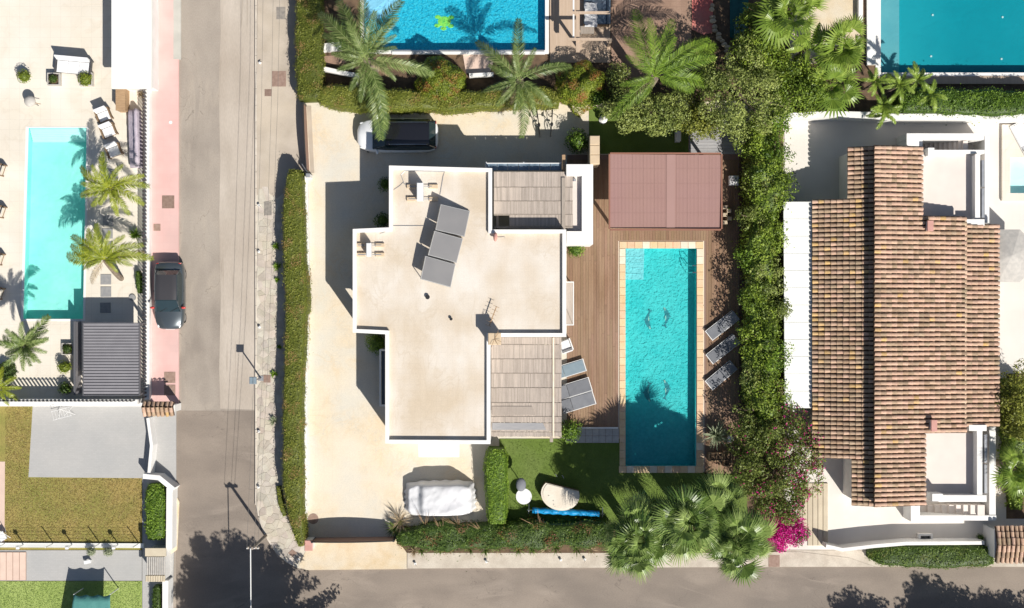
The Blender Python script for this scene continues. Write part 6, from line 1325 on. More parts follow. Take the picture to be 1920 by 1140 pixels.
def bicycle(label, px, py, rz):
    t = thing('bicycle', label, 'bicycle', (*P(px, py), .12), rz, 'bicycles parked above the courtyard shade')
    for x in (-.52, .52):
        w = thing_part('wheel', t); w.location = (x, 0, .34); ty = MB(); ty.tube([(.33 * math.cos(a * math.pi / 12), 0, .33 * math.sin(a * math.pi / 12)) for a in range(25)], .025, 5); ty.build('tyre', 'tyre', w); sp = MB()
        for a in range(8): sp.tube([(0, 0, 0), (.31 * math.cos(a * math.pi / 4), 0, .31 * math.sin(a * math.pi / 4))], .005, 3)
        stuff(sp.build('spokes', 'metal_grey', w))
    f = MB()
    for p, q in (((-.52, 0, .34), (-.12, 0, .34)), ((-.52, 0, .34), (-.2, 0, .8)), ((-.12, 0, .34), (-.2, 0, .86)), ((-.12, 0, .34), (.36, 0, .82)), ((-.2, 0, .8), (.36, 0, .84)), ((.36, 0, .95), (.52, 0, .34))): f.tube([p, q], .02, 6)
    f.build('frame', 'metal_dark', t); MB().tube([(.28, -.3, .97), (.38, -.1, .98), (.38, .1, .98), (.28, .3, .97)], .018, 5).build('handlebar', 'metal_dark', t); MB().ellip(-.22, 0, .9, .14, .08, .04, 10, 4).build('saddle', 'tyre', t, True)
    MB().tube([(-.12, -.1, .34), (-.12, .1, .34)], .05, 8).build('crank', 'metal_grey', t)
bicycle('dark bicycle standing in the courtyard, left of the pair', 1009, 232, d2(97)); bicycle('dark bicycle standing in the courtyard, right of the pair', 1034, 231, d2(86))
# top middle: timber frame, patio, red paving, rubble edge, pond
t = thing('timber_pergola', 'open pale timber pergola frame over a teal sofa at the top middle', 'pergola', (*P(1090, 50), 0)); z = 2.2
def tb(nm, x0, y0, x1, y1, za, zb, m='tan_deck'): a, b = off(t, [(x0, y1), (x1, y0)], zb); return MB().box(a[0], a[1], za, b[0], b[1], zb).build(nm, m, t)
for (x0, x1) in ((1080, 1087),): tb('beam', x0, -200, x1, 97, 2.0, 2.2)
tb('beam', 1074, -200, 1077, 76, 2.05, 2.15, 'metal_white')
for y in (-70, -30, 21, 71): tb('rafter', 1065, y, 1144, y + 5, 2.205, 2.3)
for (x, y) in ((1083, 88), (1140, 88), (1083, -60), (1140, -60)): a = off(t, [(x, y)])[0]; MB().box(a[0] - .07, a[1] - .07, .1, a[0] + .07, a[1] + .07, 2.0).build('post', 'tan_deck', t)
sf = seat_unit('outdoor_sofa', 'teal and white cushioned sofa under the timber pergola', 'sofa', 1117, 22, 1.9, 1.5, -math.pi / 2, 'glass_blue', 'wicker', 0.8, 2)
t = thing('side_table', 'small timber table below the sofa under the timber pergola', 'table', (*P(1100, 60), 0)); MB().box(-.4, -.22, .5, .4, .22, .55).build('tabletop', 'wood_grey', t)
for sx in (-.35, .35):
    for sy in (-.18, .18): MB().box(sx - .03, sy - .03, .1, sx + .03, sy + .03, .5).build('leg', 'wood_grey', t)
t = thing('white_parasol', 'pale folded fabric sheet lying over the teal sofa', 'cloth', (*P(1106, 33), 0.55)); mb = MB(); n = 10
for i in range(n + 1):
    for j in range(7): mb.v.append((-.35 + .12 * j + .03 * math.sin(i * 2), -.7 + 1.4 * i / n, .12 + .05 * math.sin(i * 1.9 + j) + .04 * math.sin(j * 2.3)))
for i in range(n):
    for j in range(6): a = i * 7 + j; mb.addf((a, a + 1, a + 8, a + 7))
mb.build('cloth', 'fabric_white', t, True); t['category'] = 'cloth'; t.name = 'folded_cloth'
struct(MB().prism(PL([(1031, -400), (1144, -400), (1144, 118), (1031, 118)]), .02, .115).build('timber_patio', 'tan_deck')); struct(MB().prism(PL([(1146, -400), (1296, -400), (1296, 150), (1146, 150)]), .02, .112).build('brown_patio', 'brown_patio'))
struct(MB().prism(PL([(1297, -400), (1336, -400), (1336, 62), (1318, 66), (1297, 56)]), .02, .12).build('red_paving', 'brick_red')); struct(MB().prism(PL([(868, 103), (930, 103), (918, 138), (874, 138)]), .02, .1).build('pink_patio', 'pink_board')); struct(MB().prism(PL([(603, 106), (640, 104), (650, 118), (603, 124)]), .02, .1).build('garden_path', 'brown_patio'))
struct(MB().prism(PL([(1480, -400), (1613, -400), (1613, 60), (1590, 120), (1480, 120)]), .02, .1).build('cream_patch', 'cream_crossing'))
t = thing('rubble_edging', 'curving edge of pale rough stones beside the red paving', 'edging', (*P(1348, 70), 0)); pts = [(1334, -10), (1335, 12), (1337, 34), (1339, 52), (1345, 66), (1354, 78), (1361, 90), (1366, 104), (1367, 120), (1364, 134)]
for i, (x, y) in enumerate(pts):
    for k in range(2): q = off(t, [(x + random.uniform(-3, 3), y + k * 7)])[0]; MB().ellip(q[0], q[1], .2, random.uniform(.13, .2), random.uniform(.12, .18), .15, 7, 4, zmin=-.5, wob=.25).build('stone', 'rubble', t)
o = MB().prism(PL([(1366, -300), (1404, -300), (1402, 74), (1385, 82), (1368, 70)]), .02, .13).build('pond', 'pond_teal'); struct(o)
t = thing('striped_lounger', 'green striped lounger cushion beside the dark pond', 'lounger cushion', (*P(1386, 62), 0)); MB().bevbox(0, 0, .2, .7, .9, .12, .04).build('cushion', 'seat_teal', t)
wall([(602, 90), (640, 86)], 0.5, .35, 'short white wall left of the tall palm at the top', 'white_wall'); wall([(604, 128), (640, 136), (672, 142)], 0.25, .6, 'curved white wall under the tall palm at the top', 'white_wall'); wall([(880, 141), (925, 139)], 0.22, .5, 'white low wall below the pink patio between topiary and palm', 'white_wall')
for (x0, x1, L_) in ((735, 1022, 'white pool edge wall along the top middle pool'),): wall([(x0, 99), (x1, 99)], .16, .25, L_)
# right edge: parasol, jacuzzi chair
t = thing('parasol', 'round grey parasol half hidden by the right edge of the tiled roof', 'parasol', (*P(1866, 482), 0)); z = 2.05; mb = MB(); n = 8
cx, cy = 0, 0
for k in range(n): a = 2 * math.pi * (k + .5) / n; b = 2 * math.pi * (k + 1.5) / n; r = 1.62; mb.add([(0, 0, z + .35), (r * math.cos(a), r * math.sin(a), z - .1), (r * math.cos(b), r * math.sin(b), z - .1), (r * math.cos(a), r * math.sin(a), z - .2), (r * math.cos(b), r * math.sin(b), z - .2)], [(0, 1, 2), (1, 3, 4, 2)])
mb.build('canopy', 'stone_pale', t); MB().tube([(0, 0, .12), (0, 0, z + .3)], .03, 8).build('pole', 'metal_grey', t); MB().cyl(0, 0, .12, .2, .35, 16).build('base', 'stone_grey', t)
for k in range(n): a = 2 * math.pi * (k + .5) / n; MB().tube([(0, 0, z + .30), (1.55 * math.cos(a), 1.55 * math.sin(a), z - .13)], .015, 4).build('rib', 'metal_grey', t)
struct(MB().prism(PL([(1875, 235), (2030, 235), (2030, 296), (1890, 296), (1890, 363), (2030, 363), (2030, 377), (1875, 377)]), GZ + 0.002, GZ + 0.2).build('plunge_deck', 'cream_terrace'))
lounger('white sun lounger at the top right beside the plunge pool', 1914, 262, d2(-62), 'fabric_white', 'white loungers at the plunge pool', 2.0, .8)
# ------------------------------------------------------------------ hedges
strip_hedge('hedge', 'long clipped street hedge with wavy edge between pavement and cream courtyard', 'hedge', [(552, 318, 15, 1.5), (549, 380, 20, 1.55), (550, 470, 22, 1.6), (555, 560, 22, 1.6), (552, 640, 20, 1.6), (548, 760, 19, 1.6), (548, 900, 20, 1.55), (553, 965, 16, 1.5), (565, 1024, 8, 1.4)], 'leaf_hedge', size=0.075, wob=0.07, sprig=0.035, tintk=2.2, vb=0.0, dens=420, nscale=2.8)
strip_hedge('hedge', 'tall clipped hedge with russet patches along the street at the top', 'hedge', [(577, -160, 25), (577, 60, 25), (578, 120, 26), (580, 186, 27)], 'leaf_hedge', h=1.5, size=0.08, wob=0.10, sprig=0.04, tintk=1.9, vb=0.02, dens=400, nscale=1.8)
strip_hedge('hedge', 'clipped hedge running above the white car and the courtyard', 'hedge', [(596, 176, 20, 1.45), (650, 182, 24), (740, 187, 21), (840, 189, 19), (930, 185, 19), (1010, 180, 18), (1050, 186, 16)], 'leaf_hedge', h=1.5, size=0.08, wob=0.16, sprig=0.05, tintk=1.2, vb=0.06, dens=400)
strip_hedge('hedge', 'bright clipped box hedge beside the covered car', 'hedge', [(931, 842, 21), (929, 880, 22), (931, 930, 20), (932, 982, 20)], 'leaf_lush', h=1.75, size=0.08, wob=0.06, vb=0.22, dens=420)
strip_hedge('hedge', 'straggly red tipped hedge along the south pavement', 'hedge', [(744, 1010, 16, 0.9), (800, 1008, 25, 1.1), (880, 1007, 26, 1.1), (960, 1005, 26, 1.15), (1060, 1003, 25, 1.2), (1150, 1003, 24, 1.2)], 'leaf_hedge_dark', size=0.085, wob=0.25, rag=0.12, tintk=1.2, vb=-0.03, sprig=0.26, dens=330)
strip_hedge('hedge', 'tall shaggy green hedge between the wooden deck and the white awning', 'hedge', [(1425, 225, 22, 2.0), (1437, 270, 32, 2.3), (1442, 330, 34, 2.6), (1432, 400, 27, 2.1), (1428, 480, 24, 2.4), (1432, 560, 22, 1.9), (1436, 640, 25, 2.3), (1430, 720, 24, 2.2), (1440, 785, 28, 2.4)], 'leaf_shaggy', size=0.12, wob=0.30, rag=0.22, tintk=0.12, sprig=0.18, dens=330, vb=0.10, nscale=1.8)
strip_hedge('hedge', 'dense green hedge below the teal corner pool', 'hedge', [(1690, 186, 26, 1.8), (1760, 190, 25, 1.7), (1840, 192, 25, 1.7), (1960, 193, 26, 1.7)], 'leaf_lush', size=0.095, wob=0.16, rag=0.10, sprig=0.10, dens=330, vb=0.06)
strip_hedge('hedge', 'low green hedge along the lower right road', 'hedge', [(1628, 1040, 10, 0.6), (1650, 1042, 19, 0.9), (1720, 1043, 23, 1.0), (1800, 1044, 23, 1.0), (1862, 1044, 20, 0.9)], 'leaf_hedge_dark', size=0.085, wob=0.12, rag=0.08, vb=0.12, tintk=0.25, dens=360)
strip_hedge('hedge', 'green hedge in the corner of the yellow lawn at lower left', 'hedge', [(289, 908, 18, 0.95), (290, 960, 20), (290, 1012, 19)], 'leaf_lush', h=1.1, size=0.09, wob=0.08, rag=0.08, vb=0.1, dens=360)
strip_hedge('hedge', 'dark hedge stub beside the lower left white wall', 'hedge', [(293, 1100, 8), (292, 1200, 8)], 'leaf_hedge_dark', h=0.9, size=0.09, vb=-0.1)
strip_hedge('low_shrub', 'thin strip of bright shrub at the foot of the long street hedge', 'shrub', [(521, 912, 5, 0.4), (527, 945, 6, 0.45), (533, 968, 4, 0.4)], 'leaf_hedge', size=0.07, vb=0.1)
strip_hedge('low_shrub', 'narrow dark shrub against the slat fence beside the round stone disc', 'shrub', [(258, 508, 4, 0.6), (260, 530, 6, 0.7), (260, 550, 4, 0.6)], 'leaf_hedge_dark', size=0.08, vb=0.1)
ORD = ['first', 'second', 'third', 'fourth', 'fifth', 'sixth', 'seventh', 'eighth', 'ninth', 'tenth', 'eleventh', 'twelfth', 'thirteenth', 'fourteenth', 'fifteenth']
for i, (x, y, r, h) in enumerate(((1408, 262, .9, 3.1), (1452, 300, 1.1, 3.5), (1418, 340, .9, 2.8), (1466, 352, .8, 3.2), (1410, 408, .8, 3.0), (1447, 440, .9, 3.3), (1403, 480, .7, 2.6), (1440, 520, .95, 3.4), (1412, 560, .7, 3.1), (1452, 590, .8, 2.9), (1415, 632, .85, 3.2), (1450, 668, .85, 3.5), (1410, 705, .75, 2.8), (1448, 735, .9, 3.2), (1415, 772, .9, 3.3))):
    tree('strip_shrub', '%s shaggy shrub from the top of the planting strip beside the pool deck' % ORD[i], 'shrub', P(x, y, 1), P(x, y, h * .7), r, r * 1.15, h, ('leaf_shaggy', 'leaf_lush', 'leaf_tree', 'leaf_shaggy', 'leaf_vine')[i % 5], .13, 26, 95, .34, z0=.35, vb=(.12, 0, .04, -.05, .05)[i % 5], limbs=5, group='shrubs in the strip beside the pool deck')
strip_hedge('hedge', 'loose green planting strip at the right edge below the terrace', 'hedge', [(1908, 712, 20, 1.2), (1910, 780, 22, 1.6), (1908, 850, 20, 1.1), (1908, 905, 18, .8), (1908, 955, 14, .8)], 'leaf_shaggy', size=0.12, wob=0.35, rag=0.2, sprig=0.15, dens=260, vb=-0.05)
# ------------------------------------------------------------------ round shrubs and bushes
ball_bush('topiary', 'large round clipped shrub with russet patches below the blue pool', 'topiary', 826, 151, 47, 2.4, 'leaf_topiary', tintk=0.9, size=0.085, vb=0.02)
ball_bush('topiary', 'large round clipped shrub with red tips right of the small palm', 'topiary', 1089, 158, 43, 2.4, 'leaf_topiary', tintk=1.0, size=0.085, vb=0.05, wob=0.25)
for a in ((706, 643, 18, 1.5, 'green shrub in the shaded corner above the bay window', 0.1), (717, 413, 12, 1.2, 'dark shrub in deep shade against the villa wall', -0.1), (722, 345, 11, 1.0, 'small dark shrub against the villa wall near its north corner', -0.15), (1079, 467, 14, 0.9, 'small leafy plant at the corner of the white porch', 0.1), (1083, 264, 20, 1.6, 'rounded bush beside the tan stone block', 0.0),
          (1068, 808, 19, 1.7, 'bush at the lower corner of the long reed pergola', 0.1), (940, 1003, 17, 1.0, 'bright round shrub below the box hedge', 0.22), (1160, 195, 22, 1.5, 'bushy growth at the foot of the large palm', 0.0), (1118, 182, 18, 1.3, 'shaggy russet green shrub right of the red tipped topiary', 0.05)):
    ball_bush('shrub', a[4], 'shrub', a[0], a[1], a[2], a[3], 'leaf_lush' if a[0] != 1160 else 'leaf_tree', size=0.1, vb=a[5], rag=0.15, dens=300)
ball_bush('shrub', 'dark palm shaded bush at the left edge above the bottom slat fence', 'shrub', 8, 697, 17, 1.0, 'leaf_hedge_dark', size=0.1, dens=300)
ball_bush('potted_ball', 'small dark ball plant at the lower right terrace pier', 'plant', 1838, 1008, 6, 0.7, 'leaf_hedge_dark', size=0.07)
# ------------------------------------------------------------------ spiky plants
def tuft(name, label, cat, px, py, n, L, h0, mat, w=0.05, up=(15, 70), group=None, z=0.12, pot=None, wob=0.0):
    t = thing(name, label, cat, (*P(px, py), z), 0, group)
    if pot: MB().lathe([(pot * .7, 0), (pot, .4), (pot * .9, .4), (pot * .85, .34)], 16).build('pot', 'stone_pale', t)
    mb = MB()
    for i in range(n):
        a = random.uniform(0, 6.283); e = math.radians(random.uniform(*up)); l = L * random.uniform(.7, 1.1); d = Vector((math.cos(a) * math.cos(e), math.sin(a) * math.cos(e), math.sin(e))); s = Vector((-math.sin(a), math.cos(a), 0)) * w / 2
        p0 = Vector((0, 0, h0)); p1 = p0 + d * l * .5; p2 = p0 + d * l + Vector((0, 0, -l * .18)); mb.val = random.uniform(.2, .95)
        mb.add([p0 - s * .6, p0 + s * .6, p1 + s, p1 - s, p2], [(0, 1, 2, 3), (3, 2, 4)])
    mb.build('leaves', mat, t); return t
tuft('yucca', 'spiky pale yucca beside the globe lamp at the pool end', 'yucca', 1340, 813, 110, 1.0, 0.5, 'leaf_agave', 0.07, (5, 80), pot=.3)
tuft('agave', 'grey green agave with stiff leaves left of the covered car', 'agave', 752, 975, 60, 1.1, 0.2, 'leaf_dry', 0.035, (5, 75)); tuft('agave', 'stiff reddish grass clump at the gate end of the straggly hedge', 'grass clump', 741, 986, 70, 0.9, 0.2, 'leaf_hedge_dark', 0.035, (10, 80))
for i, (x, y, r) in enumerate(((519, 462, .34), (522, 500, .4), (516, 700, .34), (515, 788, .42), (525, 650, .2), (521, 525, .25))):
    tuft('low_plant', 'spiky plant at the foot of the long street hedge, %s' % ['topmost', 'second from top', 'beside the street lamp', 'pale large one', 'fourth from top', 'third from top'][i], 'plant', x, y, 46, r, .05, 'leaf_lush' if i != 3 else 'leaf_agave', .045, (10, 75), 'small plants along the street hedge')
tuft('small_palm', 'low green palm plant against the slat fence between the yellow palms', 'plant', 258, 440, 60, .5, .2, 'leaf_lush', .06, (5, 70)); tuft('low_plant', 'thin brownish plant on the dark strip beside the white roofed building', 'plant', 268, 180, 40, .35, .1, 'leaf_dry', .05, (10, 70))
for i, (x, y) in enumerate(((800, 985), (830, 990), (862, 985), (1010, 985), (905, 992))):
    t = thing('twig_plant', 'bare twiggy stems rising out of the straggly hedge, %s' % ['leftmost', 'second from left', 'below the covered car', 'under the blue roller', 'left of the bright round shrub'][i], 'plant', (*P(x, y), 0.12)); mb = MB()
    for k in range(7): a = random.uniform(1.2, 2.6); l = random.uniform(.6, 1.3); mb.tube([(0, 0, .3), (l * .5 * math.cos(a), l * .5 * math.sin(a), 1.0), (l * math.cos(a), l * math.sin(a), 1.35)], .014, 4, .005)
    stuff(mb.build('stems', 'wood_tan', t))
# ------------------------------------------------------------------ feather palms
def fset(nm, L, n, ll, mat, droop=.35, lift=.3, w=.05, vb=0, k=3): return [frond_mesh(nm, L, n, ll, mat, droop, lift, w=w, seed=i * 7 + 1, vb=vb) for i in range(k)]
FY = fset('frond', 2.3, 46, .42, 'leaf_palm_yellow', .45, .35, .055); FG = fset('frond', 2.0, 44, .40, 'leaf_palm', .4, .35, .055, .05); FB = fset('frond', 4.1, 60, .60, 'leaf_palm', .34, .25, .06); FL = fset('frond', 4.1, 54, .64, 'leaf_lush', .38, .25, .055, .1); FD = [frond_mesh('frond', 2.3, 30, .3, 'leaf_dry', .5, .1, w=.05, seed=3)]
def fr(lst, k=1.0, p=(0, 35)): return [(a, l * k, random.uniform(*p), i) for i, (a, l) in enumerate(lst)]
palm('yellow_palm', 'upper yellow green palm between left pool and slat fence', 207, 352, 2.5, [(100, .9, 40, 0), (155, .95, 20, 1), (195, .9, 10, 2), (225, .7, 15, 0), (280, .75, 5, 1), (310, .8, 15, 2), (340, .9, 15, 0), (10, .95, 20, 1), (25, .9, 30, 2), (60, .7, 45, 0), (130, .7, 50, 1), (255, .5, 40, 2), (175, .7, 45, 1)], FY, r0=.1, base=(222, 372))
t = palm('yellow_palm', 'lower yellow green palm with leaning trunk beside the left pool', 196, 486, 2.7, [(178, 1.15, 8, 0), (165, 1.0, 15, 1), (142, 1.05, 20, 2), (122, .85, 35, 0), (98, .9, 35, 1), (75, .75, 45, 2), (50, .8, 35, 0), (28, 1.0, 20, 1), (12, 1.15, 8, 2), (-8, .7, 25, 0), (200, .6, 25, 1), (-35, .45, 20, 2), (150, .6, 50, 0)], FY, r0=.13, base=(229, 523))
o = obj('frond', FD[0], t, tuple(Vector((*P(196, 486, 2.6), 2.6)) - t.location)); o.rotation_euler = (0, .15, math.radians(232)); o = obj('frond', FD[0], t, tuple(Vector((*P(196, 486, 2.6), 2.6)) - t.location)); o.rotation_euler = (0, .1, math.radians(18))
palm('green_palm', 'bushy green palm at the left edge above the slat fence shade', 50, 648, 3.4, rosette(17, 20, .85, 5, 60) + [(50, 1.05, 10, 0), (170, .9, 5, 1)], FG, r0=.13, base=(63, 645))
palm('yellow_palm', 'small yellow palm cut off by the left edge near the bottom slat fence', 0, 728, 1.5, [(0, .5, 10, 0), (-35, .55, 5, 1), (40, .5, 20, 2), (75, .55, 30, 0), (110, .5, 30, 1), (-70, .5, 10, 2), (200, .5, 20, 0)], FY, r0=.08)
palm('date_palm', 'tall date palm with long fronds reaching over the white car', 688, 112, 4.6, [(131, 1.0, 12, 0), (112, .95, 18, 1), (92, .9, 25, 2), (61, 1.0, 14, 0), (40, .55, 35, 1), (-7, .98, 5, 2), (-30, .5, 20, 0), (-71, 1.02, 2, 1), (-77, 1.17, -2, 2), (-100, .6, 15, 1), (150, .72, 20, 0), (175, .5, 30, 1), (205, .45, 25, 2), (75, .7, 45, 0), (120, .6, 50, 2), (240, .5, 20, 0), (55, .75, 40, 1), (20, .5, 45, 0)], FB, r0=.2, base=(705, 130), dry=FD[0])
palm('date_palm', 'smaller date palm left of the red tipped topiary', 975, 150, 3.4, [(134, .88, 10, 0), (92, .9, 18, 1), (25, .8, 8, 2), (-84, .85, 0, 0), (195, .55, 12, 1), (-32, .6, 10, 2), (60, .5, 35, 1), (160, .5, 30, 0), (230, .5, 15, 2), (-60, .55, 20, 1), (110, .5, 45, 2), (-100, .5, 20, 0)], FB, r0=.17, dry=FD[0], dryaz=215)
palm('date_palm', 'large green date palm beside the red paving', 1228, 143, 4.2, [(107, 1.02, 15, 0), (92, .8, 30, 1), (77, .85, 20, 2), (60, .6, 40, 0), (40, .95, 18, 1), (29, 1.08, 8, 2), (16, .9, 20, 0), (-5, .92, 4, 1), (-22, .6, 15, 2), (215, .85, 2, 0), (200, .5, 20, 1), (128, .7, 25, 2), (145, .5, 30, 0), (240, .45, 20, 1)], FL, r0=.2, dry=FD[0], dryaz=190)
FA = fset('frond', 1.6, 34, .34, 'leaf_paddle', .4, .45, .07, .1)
for i, (x, y, h, n) in enumerate(((1686, 160, 2.6, 9), (1720, 150, 2.4, 8), (1655, 200, 2.2, 8), (1640, 155, 2.4, 8), (1745, 178, 2.0, 7), (1655, 215, 1.9, 6))):
    palm('areca_palm', 'yellow green feathery palm below the teal pool, %s' % ['tallest, at the corner', 'right of the tallest', 'above the lowest', 'left of the tallest', 'rightmost', 'lowest, over the white wall'][i], x, y, h, rosette(n, i * 40, .75, 10, 65, 12), FA, r0=.05, group='feathery palms below the teal pool', ring=False)
# ------------------------------------------------------------------ fan palms and broad leaves
FDRY = fan_mesh('frond', .9, .7, 18, 'leaf_dry', 9, 0, 130, 1, .9); FF = [fan_mesh('frond', (.95, 1.2, .7, 1.1, .8)[i], (.85, .8, .95, .7, .9)[i], 24, 'leaf_fan', i, (.0, .12, -.1, .15, -.05)[i], (210, 170, 240, 150, 200)[i], 1.05, (.3, .5, .2, .7, .4)[i]) for i in range(5)]; FP = [fan_mesh('frond', (.8, 1.1, .6, 1.0, .9)[i], (.9, .8, 1.0, .7, .85)[i], 20, 'leaf_paddle', i + 5, (0, .1, -.12, .08, -.05)[i], (240, 190, 260, 150, 210)[i], 1.1, (.2, .4, .15, .6, .3)[i]) for i in range(5)]
def fans(n, k, p0=-15, p1=70, a0=0): return [(a0 + i * 137.5 + random.uniform(-40, 40), k * random.uniform(.55, 1.3) * (1.05 if i > n * .3 else .8), p1 + (p0 - p1) * (i / n) ** .8 + random.uniform(-22, 22), i % 5) for i in range(n)]
palm('fan_palm', 'fan palm overhanging the road, leftmost of the group', 1192, 1008, 4.3, fans(64, 1.08), FF, r0=.22, base=(1178, 985), dry=FDRY, dryaz=-70); palm('fan_palm', 'fan palm in the middle of the group by the south pavement', 1290, 968, 4.7, fans(62, 1.08, a0=50), FF, r0=.22, dry=FDRY); palm('fan_palm', 'fan palm at the right of the group beside the bougainvillea', 1380, 1018, 4.4, fans(58, 1.08, a0=90), FF, r0=.22, dry=FDRY, dryaz=-75)
palm('fan_palm', 'smaller fan palm between the leftmost and middle fan palms', 1240, 975, 3.6, fans(26, 1.05, a0=10), FF, r0=.16); palm('fan_palm', 'low fan palm close to the bougainvillea stems', 1345, 945, 3.6, fans(28, 1.05, a0=10), FF, r0=.16)
palm('fan_palm', 'broad leaved fan palm at the top edge left of the teal pool', 1478, 25, 4.6, fans(26, 1.1, -5, 70), FP, r0=.18, base=(1462, 60)); palm('fan_palm', 'broad leaved fan palm left of the white pool edge wall', 1572, 92, 3.8, fans(28, 1.1, -5, 70, 30), FP, r0=.18); palm('fan_palm', 'lower broad leaved fan palm above the white garden wall', 1555, 165, 2.8, fans(20, .95, -5, 60, 70), FP, r0=.15)
PD = [paddle_mesh('leaf', .7, 1.7, .5, 'leaf_paddle', i, .08) for i in range(3)]
palm('bird_of_paradise', 'paddle leaved plant at the top left of the broad leaved palms', 1432, 22, 3.0, rosette(10, 15, .85, 10, 65, 10), PD, r0=.1, group=None, cat='plant', fname='leaf', ring=False); palm('bird_of_paradise', 'paddle leaved plant below the topmost broad leaved palm', 1515, 88, 3.0, rosette(10, 60, .85, 10, 65, 10), PD, r0=.1, cat='plant', fname='leaf', ring=False)
palm('fan_palm', 'palm at the right edge beside the lower balcony', 1908, 880, 3.0, fans(20, .95, -5, 60, 20), FP, r0=.15)
# ------------------------------------------------------------------ trees
struct(MB().prism(PL([(1885, 700), (2100, 700), (2100, 972), (1885, 972)]), .05, GZ + .006).build('dark_bed', 'soil'))
tree('tree', 'broad small leaved tree above the grey boardwalk', 'tree', P(1385, 185), P(1388, 178, 4.0), 2.3, 2.5, 4.8, 'leaf_tree', .13, 120, 110, .46, vb=.10)
for (x, y, r, h, m, L_) in ((1330, 150, .9, 3.4, 'leaf_shaggy', 'bright loose shrub between the large date palm and the broad tree'), (1450, 120, 1.0, 3.8, 'leaf_shaggy', 'tall loose shrub above the broad tree near the broad leaved palms'), (1300, 205, .9, 2.6, 'leaf_hedge', 'yellow green shrub left of the boardwalk'), (1455, 215, .9, 3.0, 'leaf_lush', 'deep green shrub where the strip meets the white garden wall'), (1160, 150, .8, 2.0, 'leaf_tree', 'dull green shrub left of the large date palm')):
    tree('loose_shrub', L_, 'shrub', P(x, y, 1), P(x, y, h * .7), r, r, h, m, .14, 26, 95, .36, z0=.3, vb=.05, limbs=5)
tree('tree', 'low spreading tree under the large date palm', 'tree', P(1225, 205), P(1222, 205, 2.8), 2.8, 1.15, 3.1, 'leaf_tree', .13, 150, 120, .42, z0=.4, vb=.06)
tree('tree', 'small tree joining the hedge at the north end', 'tree', P(1320, 235), P(1318, 226, 2.4), 1.2, 0.8, 2.9, 'leaf_hedge', .12, 70, 120, .4, z0=.35, vb=.08); tree('tree', 'dense green tree behind the broad leaved palms', 'tree', P(1495, 165), P(1500, 160, 3), 1.9, 1.6, 3.8, 'leaf_shaggy', .13, 150, 120, .45, z0=.4, vb=.05)
tree('tree', 'leafy tree at the top edge beside the dark pond', 'tree', P(1425, 60), P(1428, 75, 3.6), 1.3, 2.0, 4.2, 'leaf_shaggy', .13, 120, 120, .45, z0=.4)
tree('bougainvillea', 'large bougainvillea with scattered magenta flowers by the deck end', 'tree', P(1450, 880), P(1462, 872, 2.8), 2.5, 3.2, 3.4, 'leaf_vine', .13, 300, 110, .42, z0=.2, tk=.10, vb=.04)
tree('bougainvillea', 'bright magenta bougainvillea bush at the bottom beside the entry steps', 'shrub', P(1480, 1000), P(1481, 996, 1.6), 1.15, 1.0, 1.9, 'leaf_magenta', .11, 110, 150, .32, z0=.2, tk=.25, limbs=5)
tree('tree', 'yellowish tree at the right edge below the tiled roof', 'tree', P(1915, 760), P(1918, 760, 3), 1.2, 1.9, 3.6, 'leaf_hedge', .13, 120, 110, .42, z0=.3)
tree('bare_shrub', 'thorny pale shrub next to the south balcony at the right edge', 'shrub', P(1872, 900), P(1874, 905, 1.0), .35, 1.0, 1.3, 'leaf_dry', .07, 16, 60, .25, z0=.3, limbs=12)
def conifer(label, base, r, h, n, seed):
    rd = random.Random(seed); t = thing('pine_tree', label, 'tree', (*base, 0), 0, 'pines south of the road'); MB().tube([(0, 0, 0), (.1, 0, h * .5), (0, .1, h)], .22, 8, .06).build('trunk', 'bark', t); cl = []; lb = MB()
    for i in range(n):
        a = 6.283 * (i * .381966) + rd.uniform(-.2, .2); f = rd.random(); z = h * (.35 + .6 * f); L = r * (1.05 - .62 * f) * rd.uniform(.75, 1.1); lb.tube([(0, 0, z), (L * math.cos(a), L * math.sin(a), z + .3)], .05, 4, .015)
        m = int(L / .33)
        for k in range(1, m + 1): g = k / m; cl.append((L * g * math.cos(a) + rd.uniform(-.12, .12), L * g * math.sin(a) + rd.uniform(-.12, .12), z + .3 * g, .42 * (1 - .55 * g) + .10))
    lb.build('limbs', 'bark', t); obj('crown', clump_mesh('crown', cl, 'leaf_pine', .2, 95), t); return t
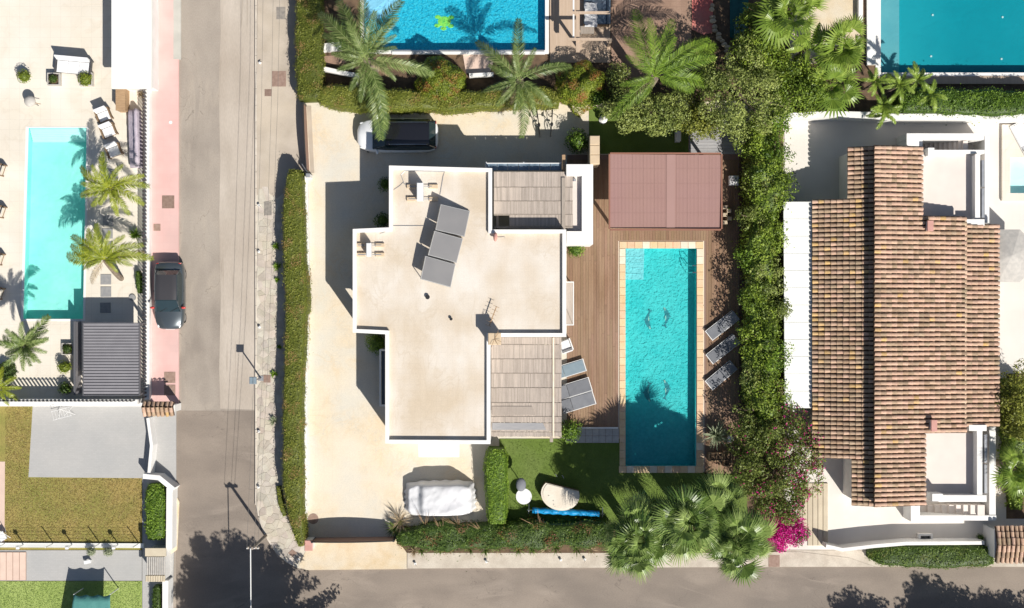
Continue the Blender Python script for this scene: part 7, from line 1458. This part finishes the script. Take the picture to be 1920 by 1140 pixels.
# they stand across the road and throw their shadows over it
conifer('tall pine across the road whose shadow falls on the street corner', P(566, 1302), 5.3, 9.2, 150, 3)
for i, (x, y, r, h) in enumerate(((1712, 1318, 3.3, 6.6), (1850, 1300, 3.6, 6.8), (1965, 1315, 3.6, 6.6), (2080, 1320, 3.4, 6.8))): conifer('pine across the road, %s of the row shading the lower right road' % ['first', 'second', 'third', 'fourth'][i], P(x, y + 8), r, h, 110, i + 5)

for i in range(13): tuft('grass_clump', '%s wiry grass clump from the left along the south pavement hedge' % ORD[i], 'grass clump', 770 + i * 28 + random.uniform(-8, 8), 1028 + random.uniform(-3, 3), 34, .55, .15, 'leaf_hedge_dark' if i % 3 else 'leaf_dry', .03, (10, 80), 'grass clumps along the straggly hedge')
# lawns: blades and tufts, past counting
def grass(nm, label, poly, n, size, mat, z, holes=()):
    w = PL(poly); xs = [p[0] for p in w]; ys = [p[1] for p in w]; pts = []
    x = rng.uniform(min(xs), max(xs), n * 2); y = rng.uniform(min(ys), max(ys), n * 2)
    for a, b in zip(x, y):
        if inpoly(a, b, w) and not any(inpoly(a, b, h) for h in holes):
            pts.append((a, b, z + .02))
            if len(pts) >= n: break
    pt = np.array(pts); m = len(pt); v = np.clip(.45 + .2 * nz(pt[:, 0], pt[:, 1], 0, 2.2) + .15 * nz(pt[:, 1], pt[:, 0], 0, 5.0) + rng.normal(0, .16, m), 0, 1)
    o = obj(nm, leafmesh(nm, pt, rng.normal(size=(m, 3)) * .6 + np.array([0, 0, .8]), size, mat, v, None, aspect=.35)); o['label'] = label; return stuff(o)
leafmat('blade_dry', (0.16, 0.17, 0.04), (0.36, 0.28, 0.10), (0.50, 0.38, 0.16)); leafmat('blade_green', (0.06, 0.11, 0.015), (0.13, 0.20, 0.035), (0.22, 0.29, 0.07)); leafmat('blade_bright', (0.18, 0.28, 0.05), (0.30, 0.40, 0.11), (0.42, 0.50, 0.18))
grass('grass', 'patchy yellow green lawn grass at lower left', [(12, 758), (62, 758), (55, 896), (266, 897), (266, 1017), (12, 1017)], 16000, .075, 'blade_dry', GZ)
grass('grass', 'short green lawn grass beside the pool end', [(953, 826), (1166, 826), (1166, 887), (1395, 887), (1395, 984), (953, 984)], 12000, .06, 'blade_green', GZ + .02)
grass('grass', 'bright green lawn grass in the lower left corner', [(0, 1089), (266, 1089), (266, 1160), (0, 1160)], 9000, .07, 'blade_bright', GZ)
